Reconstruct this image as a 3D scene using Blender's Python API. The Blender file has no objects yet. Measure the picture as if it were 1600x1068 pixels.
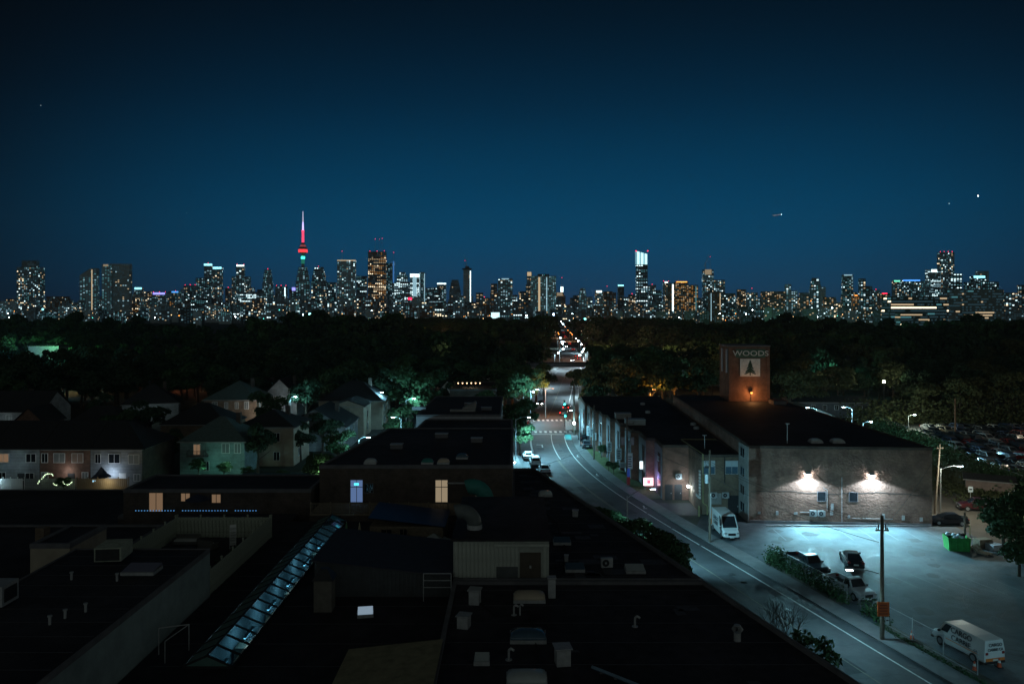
import bpy, math, random
import numpy as np
from mathutils import Vector, Matrix
R = math.radians
rnd = random.Random(7)
sc = bpy.context.scene
COL = sc.collection
F, HZ, CH = 1244.0, 485.0, 28.0        # focal length in photo pixels, horizon row, eye height in metres

# ------------------------------------------------------------------ camera
cam = bpy.data.cameras.new('camera'); cam.sensor_width = 36; cam.lens = 28
cam.shift_y = -(534 - HZ) / 1600.0
cam.clip_start = 0.5; cam.clip_end = 30000
camo = bpy.data.objects.new('camera', cam); COL.objects.link(camo)
camo.location = (0, 0, CH); camo.rotation_euler = (R(90), 0, 0)
sc.camera = camo
# ------------------------------------------------------------------ render settings
sc.view_settings.view_transform = 'Standard'; sc.view_settings.look = 'None'
sc.view_settings.exposure = 0; sc.view_settings.gamma = 1; sc.view_settings.use_curve_mapping = False
sc.render.engine = 'CYCLES'
sc.cycles.use_denoising = True
sc.cycles.max_bounces = 5; sc.cycles.diffuse_bounces = 2; sc.cycles.glossy_bounces = 3
sc.cycles.transparent_max_bounces = 12; sc.cycles.transmission_bounces = 4
sc.cycles.sample_clamp_indirect = 3
sc.cycles.use_light_tree = True
try:
    sc.cycles.denoising_prefilter = 'ACCURATE'
except Exception: pass

# ------------------------------------------------------------------ world: late dusk sky, afterglow straight ahead
world = bpy.data.worlds.new('World'); sc.world = world; world.use_nodes = True
nt = world.node_tree; nt.nodes.clear()
def N(nt, t, **k):
    n = nt.nodes.new(t)
    for a, b in k.items(): setattr(n, a, b)
    return n
out = N(nt, 'ShaderNodeOutputWorld'); bg = N(nt, 'ShaderNodeBackground')
tc = N(nt, 'ShaderNodeTexCoord'); sep = N(nt, 'ShaderNodeSeparateXYZ')
nt.links.new(tc.outputs['Generated'], sep.inputs[0])
ramp = N(nt, 'ShaderNodeValToRGB'); ramp.color_ramp.interpolation = 'B_SPLINE'
els = ramp.color_ramp.elements
def lin(r, g, b):
    f = lambda c: (c/255/12.92) if c/255 <= .04045 else ((c/255+.055)/1.055)**2.4
    return (f(r), f(g), f(b), 1)
stops = [(0.0, lin(27, 50, 78)), (0.03, lin(20, 58, 88)), (0.09, lin(2, 69, 104)), (0.16, lin(0, 56, 88)), (0.25, lin(0, 34, 58)), (0.36, lin(0, 14, 27)), (0.6, lin(2, 10, 22)), (1.0, lin(2, 8, 17))]
els[0].position, els[0].color = stops[0]
els[1].position, els[1].color = stops[-1]
for p_, c_ in stops[1:-1]:
    e = els.new(p_); e.color = c_
nt.links.new(sep.outputs['Z'], ramp.inputs[0])
# azimuth falloff of the afterglow: brightest towards +Y, wide and soft
az = N(nt, 'ShaderNodeMath', operation='MULTIPLY'); az.inputs[1].default_value = 1.0
nrm = N(nt, 'ShaderNodeVectorMath', operation='DOT_PRODUCT')
nt.links.new(tc.outputs['Generated'], nrm.inputs[0]); nrm.inputs[1].default_value = (0.08, 0.995, 0)
mr = N(nt, 'ShaderNodeMapRange'); mr.interpolation_type = 'SMOOTHSTEP'
mr.inputs['From Min'].default_value = 0.71; mr.inputs['From Max'].default_value = 1.0
mr.inputs['To Min'].default_value = 0.10; mr.inputs['To Max'].default_value = 1.0
nt.links.new(nrm.outputs['Value'], mr.inputs['Value'])
mul = N(nt, 'ShaderNodeVectorMath', operation='SCALE')
nt.links.new(ramp.outputs[0], mul.inputs[0]); nt.links.new(mr.outputs[0], mul.inputs['Scale'])
# glow added low in the unseen sky behind, filling camera-facing walls
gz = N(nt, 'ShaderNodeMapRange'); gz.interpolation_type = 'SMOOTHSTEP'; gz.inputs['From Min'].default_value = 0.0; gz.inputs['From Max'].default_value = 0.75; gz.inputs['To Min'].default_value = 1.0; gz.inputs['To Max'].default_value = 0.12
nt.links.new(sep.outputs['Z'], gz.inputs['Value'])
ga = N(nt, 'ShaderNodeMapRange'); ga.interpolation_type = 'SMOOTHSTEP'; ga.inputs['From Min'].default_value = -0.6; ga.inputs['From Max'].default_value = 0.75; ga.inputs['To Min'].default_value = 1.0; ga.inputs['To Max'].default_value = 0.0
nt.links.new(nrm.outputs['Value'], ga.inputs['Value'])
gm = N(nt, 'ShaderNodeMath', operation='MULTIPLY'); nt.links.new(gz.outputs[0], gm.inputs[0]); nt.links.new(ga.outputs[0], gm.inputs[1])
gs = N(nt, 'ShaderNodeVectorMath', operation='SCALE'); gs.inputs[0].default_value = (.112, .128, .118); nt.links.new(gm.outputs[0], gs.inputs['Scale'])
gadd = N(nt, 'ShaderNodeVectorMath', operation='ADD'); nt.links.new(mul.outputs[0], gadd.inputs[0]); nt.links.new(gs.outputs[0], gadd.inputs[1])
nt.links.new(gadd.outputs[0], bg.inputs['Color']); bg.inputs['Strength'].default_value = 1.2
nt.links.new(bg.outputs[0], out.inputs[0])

# ------------------------------------------------------------------ helpers
def P(px, py, z=0.0):
    "world point at height z seen at photo pixel (px, py)"
    D = (CH - z) * F / (py - HZ)
    return ((px - 800) * D / F, D)
def link(o): COL.objects.link(o); return o
KIDS = {}
def tag(o, label=None, cat=None, group=None, kind=None):
    if label: o['label'] = label
    if cat: o['category'] = cat
    if group: o['group'] = group
    if kind: o['kind'] = kind
    return o
def thing(name, label, cat, loc=(0, 0, 0), rz=0, group=None):
    o = bpy.data.objects.new(name, None); link(o)
    o.empty_display_size = 0.3
    o.location = loc; o.rotation_euler = (0, 0, rz)
    return tag(o, label, cat, group)
def setp(o, parent):
    o.parent = parent; KIDS.setdefault(parent.name, []).append(o); return o
class MB:
    def __init__(s): s.v = []; s.f = []; s.m = []
    def add(s, vs, fs, m=0):
        n = len(s.v); s.v += [tuple(v) for v in vs]
        s.f += [tuple(i + n for i in f) for f in fs]; s.m += [m] * len(fs); return s
    def box(s, x0, y0, z0, x1, y1, z1, m=0):
        return s.add([(x0,y0,z0),(x1,y0,z0),(x1,y1,z0),(x0,y1,z0),(x0,y0,z1),(x1,y0,z1),(x1,y1,z1),(x0,y1,z1)],
                     [(0,3,2,1),(4,5,6,7),(0,1,5,4),(1,2,6,5),(2,3,7,6),(3,0,4,7)], m)
    def obox(s, c, size, rz=0, m=0, tilt=None):
        M = Matrix.Rotation(rz, 4, 'Z')
        if tilt: M = M @ Matrix.Rotation(tilt, 4, 'X')
        hx, hy, hz = size[0]/2, size[1]/2, size[2]/2
        vs = [Vector(c) + M @ Vector(p) for p in [(-hx,-hy,-hz),(hx,-hy,-hz),(hx,hy,-hz),(-hx,hy,-hz),(-hx,-hy,hz),(hx,-hy,hz),(hx,hy,hz),(-hx,hy,hz)]]
        return s.add(vs, [(0,3,2,1),(4,5,6,7),(0,1,5,4),(1,2,6,5),(2,3,7,6),(3,0,4,7)], m)
    def cyl(s, p0, p1, r0, r1=None, n=8, m=0, cap=True):
        r1 = r0 if r1 is None else r1
        p0, p1 = Vector(p0), Vector(p1); d = p1 - p0
        q = d.to_track_quat('Z', 'Y') if d.length > 1e-6 else Vector((0,0,1)).to_track_quat('Z','Y')
        a = [q @ Vector((math.cos(t*2*math.pi/n), math.sin(t*2*math.pi/n), 0)) for t in range(n)]
        vs = [p0 + v*r0 for v in a] + [p1 + v*r1 for v in a]
        fs = [(i, (i+1) % n, n+(i+1) % n, n+i) for i in range(n)]
        if cap: fs += [tuple(range(n-1, -1, -1)), tuple(range(n, 2*n))]
        return s.add(vs, fs, m)
    def tube(s, pts, r, n=6, m=0):
        for a, b in zip(pts[:-1], pts[1:]): s.cyl(a, b, r, n=n, m=m)
        return s
    def lathe(s, prof, n=20, m=0, c=(0, 0)):
        vs = []; k = len(prof)
        for r, z in prof:
            for t in range(n): vs.append((c[0]+r*math.cos(t*2*math.pi/n), c[1]+r*math.sin(t*2*math.pi/n), z))
        fs = [(j*n+i, j*n+(i+1) % n, (j+1)*n+(i+1) % n, (j+1)*n+i) for j in range(k-1) for i in range(n)]
        fs += [tuple(range(n-1, -1, -1)), tuple((k-1)*n+i for i in range(n))]
        return s.add(vs, fs, m)
    def prism(s, poly, z0, z1, m=0):
        n = len(poly)
        A = sum(poly[i][0]*poly[(i+1) % n][1]-poly[(i+1) % n][0]*poly[i][1] for i in range(n))
        if A < 0: poly = poly[::-1]
        vs = [(x, y, z0) for x, y in poly] + [(x, y, z1) for x, y in poly]
        fs = [(i, (i+1) % n, n+(i+1) % n, n+i) for i in range(n)] + [tuple(range(n-1, -1, -1)), tuple(range(n, 2*n))]
        return s.add(vs, fs, m)
    def quad(s, a, b, c, d, m=0): return s.add([a, b, c, d], [(0, 1, 2, 3)], m)
    def ball(s, c, r, m=0, n=8, k=5, sz=1.0):
        prof = [(max(1e-3, r*math.sin(math.pi*i/k)), c[2]-r*sz*math.cos(math.pi*i/k)) for i in range(k+1)]
        return s.lathe(prof, n, m, (c[0], c[1]))
    def loft(s, rings, m=0):
        n = len(rings[0]); vs = [p for r in rings for p in r]
        fs = [(j*n+i, j*n+(i+1) % n, (j+1)*n+(i+1) % n, (j+1)*n+i) for j in range(len(rings)-1) for i in range(n)]
        fs += [tuple(range(n-1, -1, -1)), tuple((len(rings)-1)*n+i for i in range(n))]
        return s.add(vs, fs, m)
    def mesh(s, name, mats, smooth=False):
        me = bpy.data.meshes.new(name); me.from_pydata(s.v, [], s.f)
        for mt in (mats if isinstance(mats, (list, tuple)) else [mats]): me.materials.append(mt)
        if max(s.m, default=0) > 0: me.polygons.foreach_set('material_index', s.m)
        if smooth: me.polygons.foreach_set('use_smooth', [True]*len(me.polygons))
        me.update(); return me
    def build(s, name, mats, parent=None, loc=(0, 0, 0), rz=0, smooth=False, kind=None, label=None, cat=None, group=None):
        o = link(bpy.data.objects.new(name, s.mesh(name, mats, smooth)))
        o.location = loc; o.rotation_euler = (0, 0, rz)
        if parent: setp(o, parent)
        return tag(o, label, cat, group, kind)
def inst(name, src, parent=None, loc=(0, 0, 0), rz=0, mat=None):
    "a new object on the mesh of src"
    o = link(bpy.data.objects.new(name, src.data)); o.location = loc; o.rotation_euler = (0, 0, rz)
    if parent: setp(o, parent)
    if mat: o.material_slots[0].link = 'OBJECT'; o.material_slots[0].material = mat
    return o
def copy_tree(o, parent=None, recolor=None):
    c = o.copy(); COL.objects.link(c)
    if parent: setp(c, parent)
    if recolor and o.type == 'MESH' and len(c.material_slots):
        old = c.material_slots[0].material
        if old and old.name in recolor:
            c.material_slots[0].link = 'OBJECT'; c.material_slots[0].material = recolor[old.name]
    for ch in KIDS.get(o.name, []): copy_tree(ch, c, recolor)
    return c
def place(o, loc, rz, label=None, group=None, scale=None):
    o.location = loc; o.rotation_euler = (0, 0, rz)
    if scale: o.scale = scale if isinstance(scale, tuple) else (scale,)*3
    if label: o['label'] = label
    if group: o['group'] = group
    return o

# ------------------------------------------------------------------ materials
MATS = {}
def mat(name, col, rough=.8, var=.25, scale=1.5, bump=0.0, bscale=20, metal=0.0, spec=.3, dirt=0.0):
    if name in MATS: return MATS[name]
    m = bpy.data.materials.new(name); m.use_nodes = True; t = m.node_tree
    b = t.nodes['Principled BSDF']; b.inputs['Roughness'].default_value = rough
    b.inputs['Metallic'].default_value = metal; b.inputs['Specular IOR Level'].default_value = spec
    if var or bump or dirt: co = N(t, 'ShaderNodeTexCoord')
    if var:
        n1 = N(t, 'ShaderNodeTexNoise'); n1.inputs['Scale'].default_value = scale; n1.inputs['Detail'].default_value = 6
        n1.inputs['Roughness'].default_value = .65
        t.links.new(co.outputs['Object'], n1.inputs['Vector'])
        r = N(t, 'ShaderNodeValToRGB'); r.color_ramp.elements[0].position = .3; r.color_ramp.elements[1].position = .7
        r.color_ramp.elements[0].color = tuple(c*(1-var) for c in col)+(1,)
        r.color_ramp.elements[1].color = tuple(min(1, c*(1+var)) for c in col)+(1,)
        t.links.new(n1.outputs['Fac'], r.inputs[0]); last = r.outputs[0]
        if dirt:
            n3 = N(t, 'ShaderNodeTexNoise'); n3.inputs['Scale'].default_value = scale*.13; n3.inputs['Detail'].default_value = 5
            t.links.new(co.outputs['Object'], n3.inputs['Vector'])
            mp = N(t, 'ShaderNodeMapRange'); mp.inputs['From Min'].default_value = .35; mp.inputs['From Max'].default_value = .65
            mp.inputs['To Min'].default_value = 1-dirt; mp.inputs['To Max'].default_value = 1
            t.links.new(n3.outputs['Fac'], mp.inputs['Value'])
            sc_ = N(t, 'ShaderNodeVectorMath', operation='SCALE'); t.links.new(last, sc_.inputs[0]); t.links.new(mp.outputs[0], sc_.inputs['Scale'])
            last = sc_.outputs[0]
        t.links.new(last, b.inputs['Base Color'])
    else: b.inputs['Base Color'].default_value = tuple(col)+(1,)
    if bump:
        n2 = N(t, 'ShaderNodeTexNoise'); n2.inputs['Scale'].default_value = bscale; n2.inputs['Detail'].default_value = 4
        t.links.new(co.outputs['Object'], n2.inputs['Vector'])
        bp = N(t, 'ShaderNodeBump'); bp.inputs['Strength'].default_value = bump; bp.inputs['Distance'].default_value = .1
        t.links.new(n2.outputs['Fac'], bp.inputs['Height']); t.links.new(bp.outputs[0], b.inputs['Normal'])
    MATS[name] = m; return m
def brick_mat(name, c1, c2, mortar, bw=.4, bh=.2, bump=.5, rough=.9, relief=.6, rscale=2.2):
    m = bpy.data.materials.new(name); m.use_nodes = True; t = m.node_tree; b = t.nodes['Principled BSDF']
    b.inputs['Roughness'].default_value = rough; b.inputs['Specular IOR Level'].default_value = .2
    co = N(t, 'ShaderNodeTexCoord'); sp = N(t, 'ShaderNodeSeparateXYZ'); t.links.new(co.outputs['Object'], sp.inputs[0])
    ad = N(t, 'ShaderNodeMath', operation='ADD'); t.links.new(sp.outputs[0], ad.inputs[0]); t.links.new(sp.outputs[1], ad.inputs[1])
    cb = N(t, 'ShaderNodeCombineXYZ'); t.links.new(ad.outputs[0], cb.inputs[0]); t.links.new(sp.outputs[2], cb.inputs[1])
    br = N(t, 'ShaderNodeTexBrick'); br.inputs['Scale'].default_value = 1; br.inputs['Brick Width'].default_value = bw
    br.inputs['Row Height'].default_value = bh; br.inputs['Mortar Size'].default_value = bh*.09
    br.inputs['Color1'].default_value = c1+(1,); br.inputs['Color2'].default_value = c2+(1,); br.inputs['Mortar'].default_value = mortar+(1,)
    t.links.new(cb.outputs[0], br.inputs['Vector'])
    nz = N(t, 'ShaderNodeTexNoise'); nz.inputs['Scale'].default_value = .5; nz.inputs['Detail'].default_value = 8; nz.inputs['Roughness'].default_value = .7
    t.links.new(co.outputs['Object'], nz.inputs['Vector'])
    mp = N(t, 'ShaderNodeMapRange'); mp.inputs['From Min'].default_value = .3; mp.inputs['From Max'].default_value = .7
    mp.inputs['To Min'].default_value = .55; mp.inputs['To Max'].default_value = 1.35
    t.links.new(nz.outputs['Fac'], mp.inputs['Value'])
    s_ = N(t, 'ShaderNodeVectorMath', operation='SCALE'); t.links.new(br.outputs['Color'], s_.inputs[0]); t.links.new(mp.outputs[0], s_.inputs['Scale'])
    t.links.new(s_.outputs[0], b.inputs['Base Color'])
    n2 = N(t, 'ShaderNodeTexNoise'); n2.inputs['Scale'].default_value = rscale; n2.inputs['Detail'].default_value = 3
    t.links.new(cb.outputs[0], n2.inputs['Vector'])
    mx = N(t, 'ShaderNodeMath', operation='MULTIPLY_ADD'); t.links.new(n2.outputs['Fac'], mx.inputs[0]); mx.inputs[1].default_value = relief*2
    iv = N(t, 'ShaderNodeMath', operation='MULTIPLY'); t.links.new(br.outputs['Fac'], iv.inputs[0]); iv.inputs[1].default_value = -.5
    t.links.new(iv.outputs[0], mx.inputs[2])
    bp = N(t, 'ShaderNodeBump'); bp.inputs['Strength'].default_value = bump; bp.inputs['Distance'].default_value = .12
    t.links.new(mx.outputs[0], bp.inputs['Height']); t.links.new(bp.outputs[0], b.inputs['Normal'])
    MATS[name] = m; return m
def emis(name, col, s, sample=False):
    if name in MATS: return MATS[name]
    m = bpy.data.materials.new(name); m.use_nodes = True; b = m.node_tree.nodes['Principled BSDF']
    b.inputs['Base Color'].default_value = (.02, .02, .02, 1); b.inputs['Roughness'].default_value = .4
    b.inputs['Emission Color'].default_value = tuple(col)+(1,); b.inputs['Emission Strength'].default_value = s
    m.cycles.emission_sampling = 'AUTO' if sample else 'NONE'
    MATS[name] = m; return m
def glass(name, tint=(.8, .9, .95), fac=.25, rough=.08):
    m = bpy.data.materials.new(name); m.use_nodes = True; t = m.node_tree; t.nodes.clear()
    o = N(t, 'ShaderNodeOutputMaterial'); a = N(t, 'ShaderNodeBsdfTransparent'); a.inputs[0].default_value = tint+(1,)
    g = N(t, 'ShaderNodeBsdfGlossy'); g.inputs['Roughness'].default_value = rough; g.inputs[0].default_value = (.8, .85, .9, 1)
    x = N(t, 'ShaderNodeMixShader'); x.inputs[0].default_value = fac
    t.links.new(a.outputs[0], x.inputs[1]); t.links.new(g.outputs[0], x.inputs[2]); t.links.new(x.outputs[0], o.inputs[0])
    MATS[name] = m; return m

M_tar = mat('roof_tar', (.040, .039, .046), .8, .4, .6, .5, 6, dirt=.55)
M_tar2 = mat('roof_gravel', (.046, .043, .052), .85, .45, 1.1, .6, 14, dirt=.55)
M_shingle = mat('shingle', (.028, .029, .032), .9, .4, 5, .6, 12)
M_shingle_g = mat('shingle_green', (.09, .13, .125), .9, .3, 4, .6, 12)
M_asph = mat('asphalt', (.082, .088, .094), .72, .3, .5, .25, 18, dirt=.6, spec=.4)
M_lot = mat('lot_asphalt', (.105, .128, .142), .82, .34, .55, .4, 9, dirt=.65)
M_walk = mat('sidewalk_concrete', (.20, .20, .20), .9, .2, .8, .2, 10, dirt=.3)
M_white = mat('white_paint', (.72, .72, .70), .6, .2, 2)
M_line = mat('road_line_white', (.62, .62, .6), .7, .35, 3)
M_yline = mat('road_line_yellow', (.17, .155, .12), .7, .35, 3)
M_teal = mat('teal_paint', (.03, .42, .42), .7, .3, 2)
M_soil = mat('soil', (.035, .04, .028), .95, .4, .08, .5, 2)
M_grass = mat('grass', (.085, .12, .045), .95, .45, 1.2, .6, 9)
M_conc = mat('concrete', (.33, .33, .32), .85, .2, .8, .2, 6, dirt=.25)
M_concd = mat('dark_concrete', (.14, .14, .15), .85, .25, .8, .2, 6)
M_beige = mat('beige_stucco', (.42, .37, .29), .9, .15, 1, .2, 12, dirt=.2)
M_grey = mat('grey_siding', (.34, .36, .37), .8, .15, 1, .1, 8, dirt=.2)
M_tealside = mat('pale_green_siding', (.28, .38, .37), .85, .15, 1, .1, 8, dirt=.25)
M_metal = mat('galvanised', (.45, .47, .48), .5, .2, 3, metal=.4)
M_dmetal = mat('dark_metal', (.04, .042, .045), .5, .2, 3, metal=.3)
M_wood = mat('weathered_wood', (.20, .165, .12), .9, .3, 3, .3, 12)
M_fwood = mat('fence_wood', (.36, .40, .32), .9, .3, 3, .3, 12)
M_pole = mat('pole_wood', (.13, .105, .08), .9, .3, 4, .4, 16)
M_glassd = mat('dark_glass', (.015, .02, .025), .08, 0, spec=.8)
M_rubber = mat('rubber', (.02, .02, .02), .9, .1)
M_rim = mat('rim', (.4, .41, .42), .35, 0, metal=.7)
M_plastic = mat('black_plastic', (.025, .025, .027), .6, .1)
M_plate = mat('plate', (.6, .62, .6), .5, 0)
M_bark = mat('bark', (.075, .06, .045), .95, .3, 5, .4, 16)
M_orange = mat('orange_board', (.5, .095, .02), .6, .15, 2)
M_green = mat('green_paint', (.05, .34, .08), .5, .25, 2, dirt=.3)
M_red = mat('red_cone', (.65, .10, .04), .5, .1)
M_frost = mat('frosted_dome', (.45, .5, .5), .35, .1, spec=.5)
M_blueg = mat('tinted_skylight', (.07, .13, .18), .15, .1, spec=.8)
M_tealduct = mat('teal_duct', (.04, .22, .19), .5, .2)
M_brick = brick_mat('brick_brown', (.24, .13, .095), (.18, .10, .075), (.19, .15, .12))
M_brickw = brick_mat('brick_woods', (.27, .165, .125), (.21, .125, .095), (.22, .16, .13), .42, .2, .6, .9, .9, 3.6)
M_brickd = brick_mat('brick_dark', (.11, .085, .07), (.085, .068, .058), (.10, .09, .08))
M_brickt = brick_mat('brick_tan', (.22, .16, .11), (.17, .125, .09), (.19, .16, .13))
def leaf_mat(name, c):
    m = mat(name, c, .7, .45, .9, spec=.2); return m
M_grey = brick_mat('grey_lap_siding', (.33, .35, .36), (.28, .30, .31), (.12, .13, .13), 60, .24, .5, .8, .1, 3); M_tealside = brick_mat('green_lap_siding', (.26, .36, .35), (.23, .32, .31), (.1, .14, .14), 60, .24, .5, .8, .1, 3)
M_leaf = [leaf_mat('leaf_dark', (.032, .062, .032)), leaf_mat('leaf_mid', (.045, .095, .04)), leaf_mat('leaf_olive', (.07, .082, .036))]
E_lamp = emis('lamp_cool', (.62, .9, 1), 60)
E_lampw = emis('lamp_white', (.9, .97, 1), 90)
E_warm = emis('lamp_warm', (1, .62, .3), 5)
E_orange = emis('lamp_orange', (1, .33, .05), 4)
E_red = emis('lamp_red', (1, .01, .01), 8)
E_sigteal = emis('signal_green', (.02, 1, .75), 26)
E_blue = emis('string_blue', (.12, .42, .9), .8)
E_head = emis('headlight_glow', (.92, .97, 1), 45)
E_tail = emis('taillight_glow', (1, .015, .01), 7)
E_room = emis('lit_blind_warm', (1, .62, .36), .17)
E_roomy = emis('lit_blind_yellow', (1, .78, .5), .28)
E_roomb = emis('lit_door_blue', (.3, .5, 1), .3)
E_tube = emis('tube_lamp', (.3, .75, 1), 5)

def lamp_light(name, loc, power, col=(.5, .85, 1), spot=None, size=.15, aim=None, blend=.3, parent=None):
    L = bpy.data.lights.new(name, 'SPOT' if spot else 'POINT'); L.energy = power; L.color = col; L.shadow_soft_size = size
    if spot: L.spot_size = R(spot); L.spot_blend = blend
    o = link(bpy.data.objects.new(name, L)); o.location = loc
    if aim: o.rotation_euler = Vector(aim).to_track_quat('-Z', 'Y').to_euler()
    if parent: setp(o, parent)
    return o
# ================================================================== THE SETTING
def interp(pts, D):
    for (x0, d0), (x1, d1) in zip(pts[:-1], pts[1:]):
        if D <= d1: return x0 + (x1-x0)*(D-d0)/(d1-d0)
    return pts[-1][0]
WL = [(36.6, 40), (31.4, 59.75), (29.4, 67.8), (25.5, 83.7), (20.7, 101.5), (17.4, 115.3), (15.8, 122.6), (14.2, 131.4), (12.5, 143.9), (11.5, 156.9), (11.4, 174), (13, 200), (15.7, 225), (25, 320), (38.5, 430), (48, 633), (59, 870), (86, 1393), (116, 2050), (148, 2700)]
# smooth the line of the street
Ds = [40+i*2.5 for i in range(80)] + [240+i*20 for i in range(124)]
def wl(D):
    if D < 240:
        return sum(interp(WL, D+k)*w for k, w in ((-9, .12), (-4.5, .22), (0, .32), (4.5, .22), (9, .12)))
    return interp(WL, D)
wl_pts = [(wl(D), D) for D in Ds]
def off(i, s):
    a = wl_pts[max(0, i-1)]; b = wl_pts[min(len(wl_pts)-1, i+1)]
    dx, dy = b[0]-a[0], b[1]-a[1]; L = math.hypot(dx, dy)
    return (wl_pts[i][0] + dy/L*s, wl_pts[i][1] - dx/L*s)
def strip(mb, s0, s1, z0, z1, i0=0, i1=None, step=1):
    i1 = len(wl_pts)-1 if i1 is None else i1
    for i in range(i0, i1, step):
        a, b, c, d = off(i, s0), off(i, s1), off(i+1, s1), off(i+1, s0)
        if z1 - z0 < .001: mb.quad((*a, z1), (*b, z1), (*c, z1), (*d, z1))
        else: mb.prism([a, b, c, d], z0, z1)
def strip_solid(mb, s0, s1, z0, z1, i0, i1):
    A = [off(i, s0) for i in range(i0, i1+1)]; B = [off(i, s1) for i in range(i0, i1+1)]
    n = len(A)
    vs = [(*p, z0) for p in A]+[(*p, z0) for p in B]+[(*p, z1) for p in A]+[(*p, z1) for p in B]
    fs = []
    for k in range(n-1):
        fs += [(2*n+k, 3*n+k, 3*n+k+1, 2*n+k+1), (n+k, n+k+1, 3*n+k+1, 3*n+k), (k+1, k, 2*n+k, 2*n+k+1)]
    fs += [(0, n, 3*n, 2*n), (n-1, 2*n-1, 4*n-1, 3*n-1)]
    mb.add(vs, fs)
def idx(D): return min(range(len(Ds)), key=lambda i: abs(Ds[i]-D))
MB().quad((-9000, -200, 0), (9000, -200, 0), (9000, 12000, 0), (-9000, 12000, 0)).build('ground', M_soil, kind='structure')
m = MB(); strip(m, -10.8, 1.5, .02, .02); m.build('road', M_asph, kind='structure')
MB().quad((-34, 186, .012), (2.5, 186, .012), (4.5, 202, .012), (-34, 202, .012)).quad((12, 188, .012), (60, 188, .012), (60, 199, .012), (13, 199, .012)).build('side_road', M_asph, kind='structure')
MB().quad((-33, 118, .016), (-24, 118, .016), (-24, 300, .016), (-33, 300, .016)).build('lane', M_asph, kind='structure')
MB().quad((57.5, 60, .008), (68, 70, .008), (68, 260, .008), (57.5, 260, .008)).build('back_street', mat('gravelly_asphalt', (.13, .11, .09), .9, .25, .4, .3, 8, dirt=.4), kind='structure')
m = MB(); strip_solid(m, 1.5, 3.5, 0, .13, 0, idx(182)); strip_solid(m, 1.5, 3.2, 0, .13, idx(205), idx(420))
m.build('sidewalk', M_walk, kind='structure')
m = MB(); strip_solid(m, -13.2, -10.8, 0, .13, 0, idx(182)); strip_solid(m, -13.0, -10.8, 0, .13, idx(206), idx(420))
m.build('sidewalk', M_walk, kind='structure')
m = MB(); strip(m, -.08, .08, .03, .03, 0, idx(178)); strip(m, -7.65, -7.5, .03, .03, idx(88), idx(172)); strip(m, -.1, .1, .03, .03, idx(206), idx(420))
i0, i1 = idx(158), idx(176)
strip(m, -7.5, -7.3, .03, .03, i0, i1)
strip(m, -3.0, -2.86, .034, .034, idx(150), idx(179))
a, b = off(idx(179), -7.3), off(idx(179), -.1)
m.quad((a[0], a[1]-.25, .034), (b[0], b[1]-.25, .034), (b[0], b[1]+.25, .034), (a[0], a[1]+.25, .034))
m.build('road_marking', M_line, kind='structure')
m = MB(); strip(m, -3.72, -3.58, .03, .03, 0, idx(150)); strip(m, -3.5, -3.36, .03, .03, idx(112), idx(150))
for i in range(idx(208), idx(400)): strip(m, -4.6, -4.45, .03, .03, i, i+1)
m.build('road_marking', M_yline, kind='structure')
m = MB()   # zebra bars of the three crossings
for (D0, L) in ((182.5, 2.6), (202, 2.6)):
    x0 = wl(D0) - 10.2
    k = 0
    while x0 + k*1.15 < wl(D0)+1.4:
        x = x0 + k*1.15; m.quad((x, D0, .034), (x+.55, D0, .034), (x+.55, D0+L, .034), (x, D0+L, .034)); k += 1
for k in range(13):
    y = 187+k*1.15; m.quad((wl(y)+.2, y, .034), (wl(y)+2.9, y, .034), (wl(y)+2.9, y+.55, .034), (wl(y)+.2, y+.55, .034))
m.build('road_marking', M_line, kind='structure')
a, b, c, d = off(idx(172), .1), off(idx(172), 1.45), off(idx(181), 1.45), off(idx(181), .1)
m = MB().quad((*a, .036), (*b, .036), (*c, .036), (*d, .036)); m.build('road_marking', M_teal, kind='structure')
m = MB()    # turn arrow and bicycle marks
i = idx(166); c = off(i, -5.2)
m.quad((c[0]-.12, c[1]-2, .036), (c[0]+.12, c[1]-2, .036), (c[0]+.12, c[1]+1.2, .036), (c[0]-.12, c[1]+1.2, .036))
m.quad((c[0]-1.2, c[1]+1.0, .037), (c[0]+.1, c[1]+1.0, .037), (c[0]+.1, c[1]+1.4, .037), (c[0]-1.2, c[1]+1.4, .037))
for D0 in (112, 134, 152):
    i = idx(D0); c = off(i, .75)
    m.quad((c[0]-.35, c[1]-.15, .036), (c[0]+.35, c[1]-.15, .036), (c[0]+.2, c[1]+.15, .036), (c[0]-.2, c[1]+.15, .036))
    m.quad((c[0]-.1, c[1]+.5, .036), (c[0]+.1, c[1]+.5, .036), (c[0]+.1, c[1]+1.6, .036), (c[0]-.1, c[1]+1.6, .036))
m.build('road_marking', M_line, kind='structure')

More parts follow.
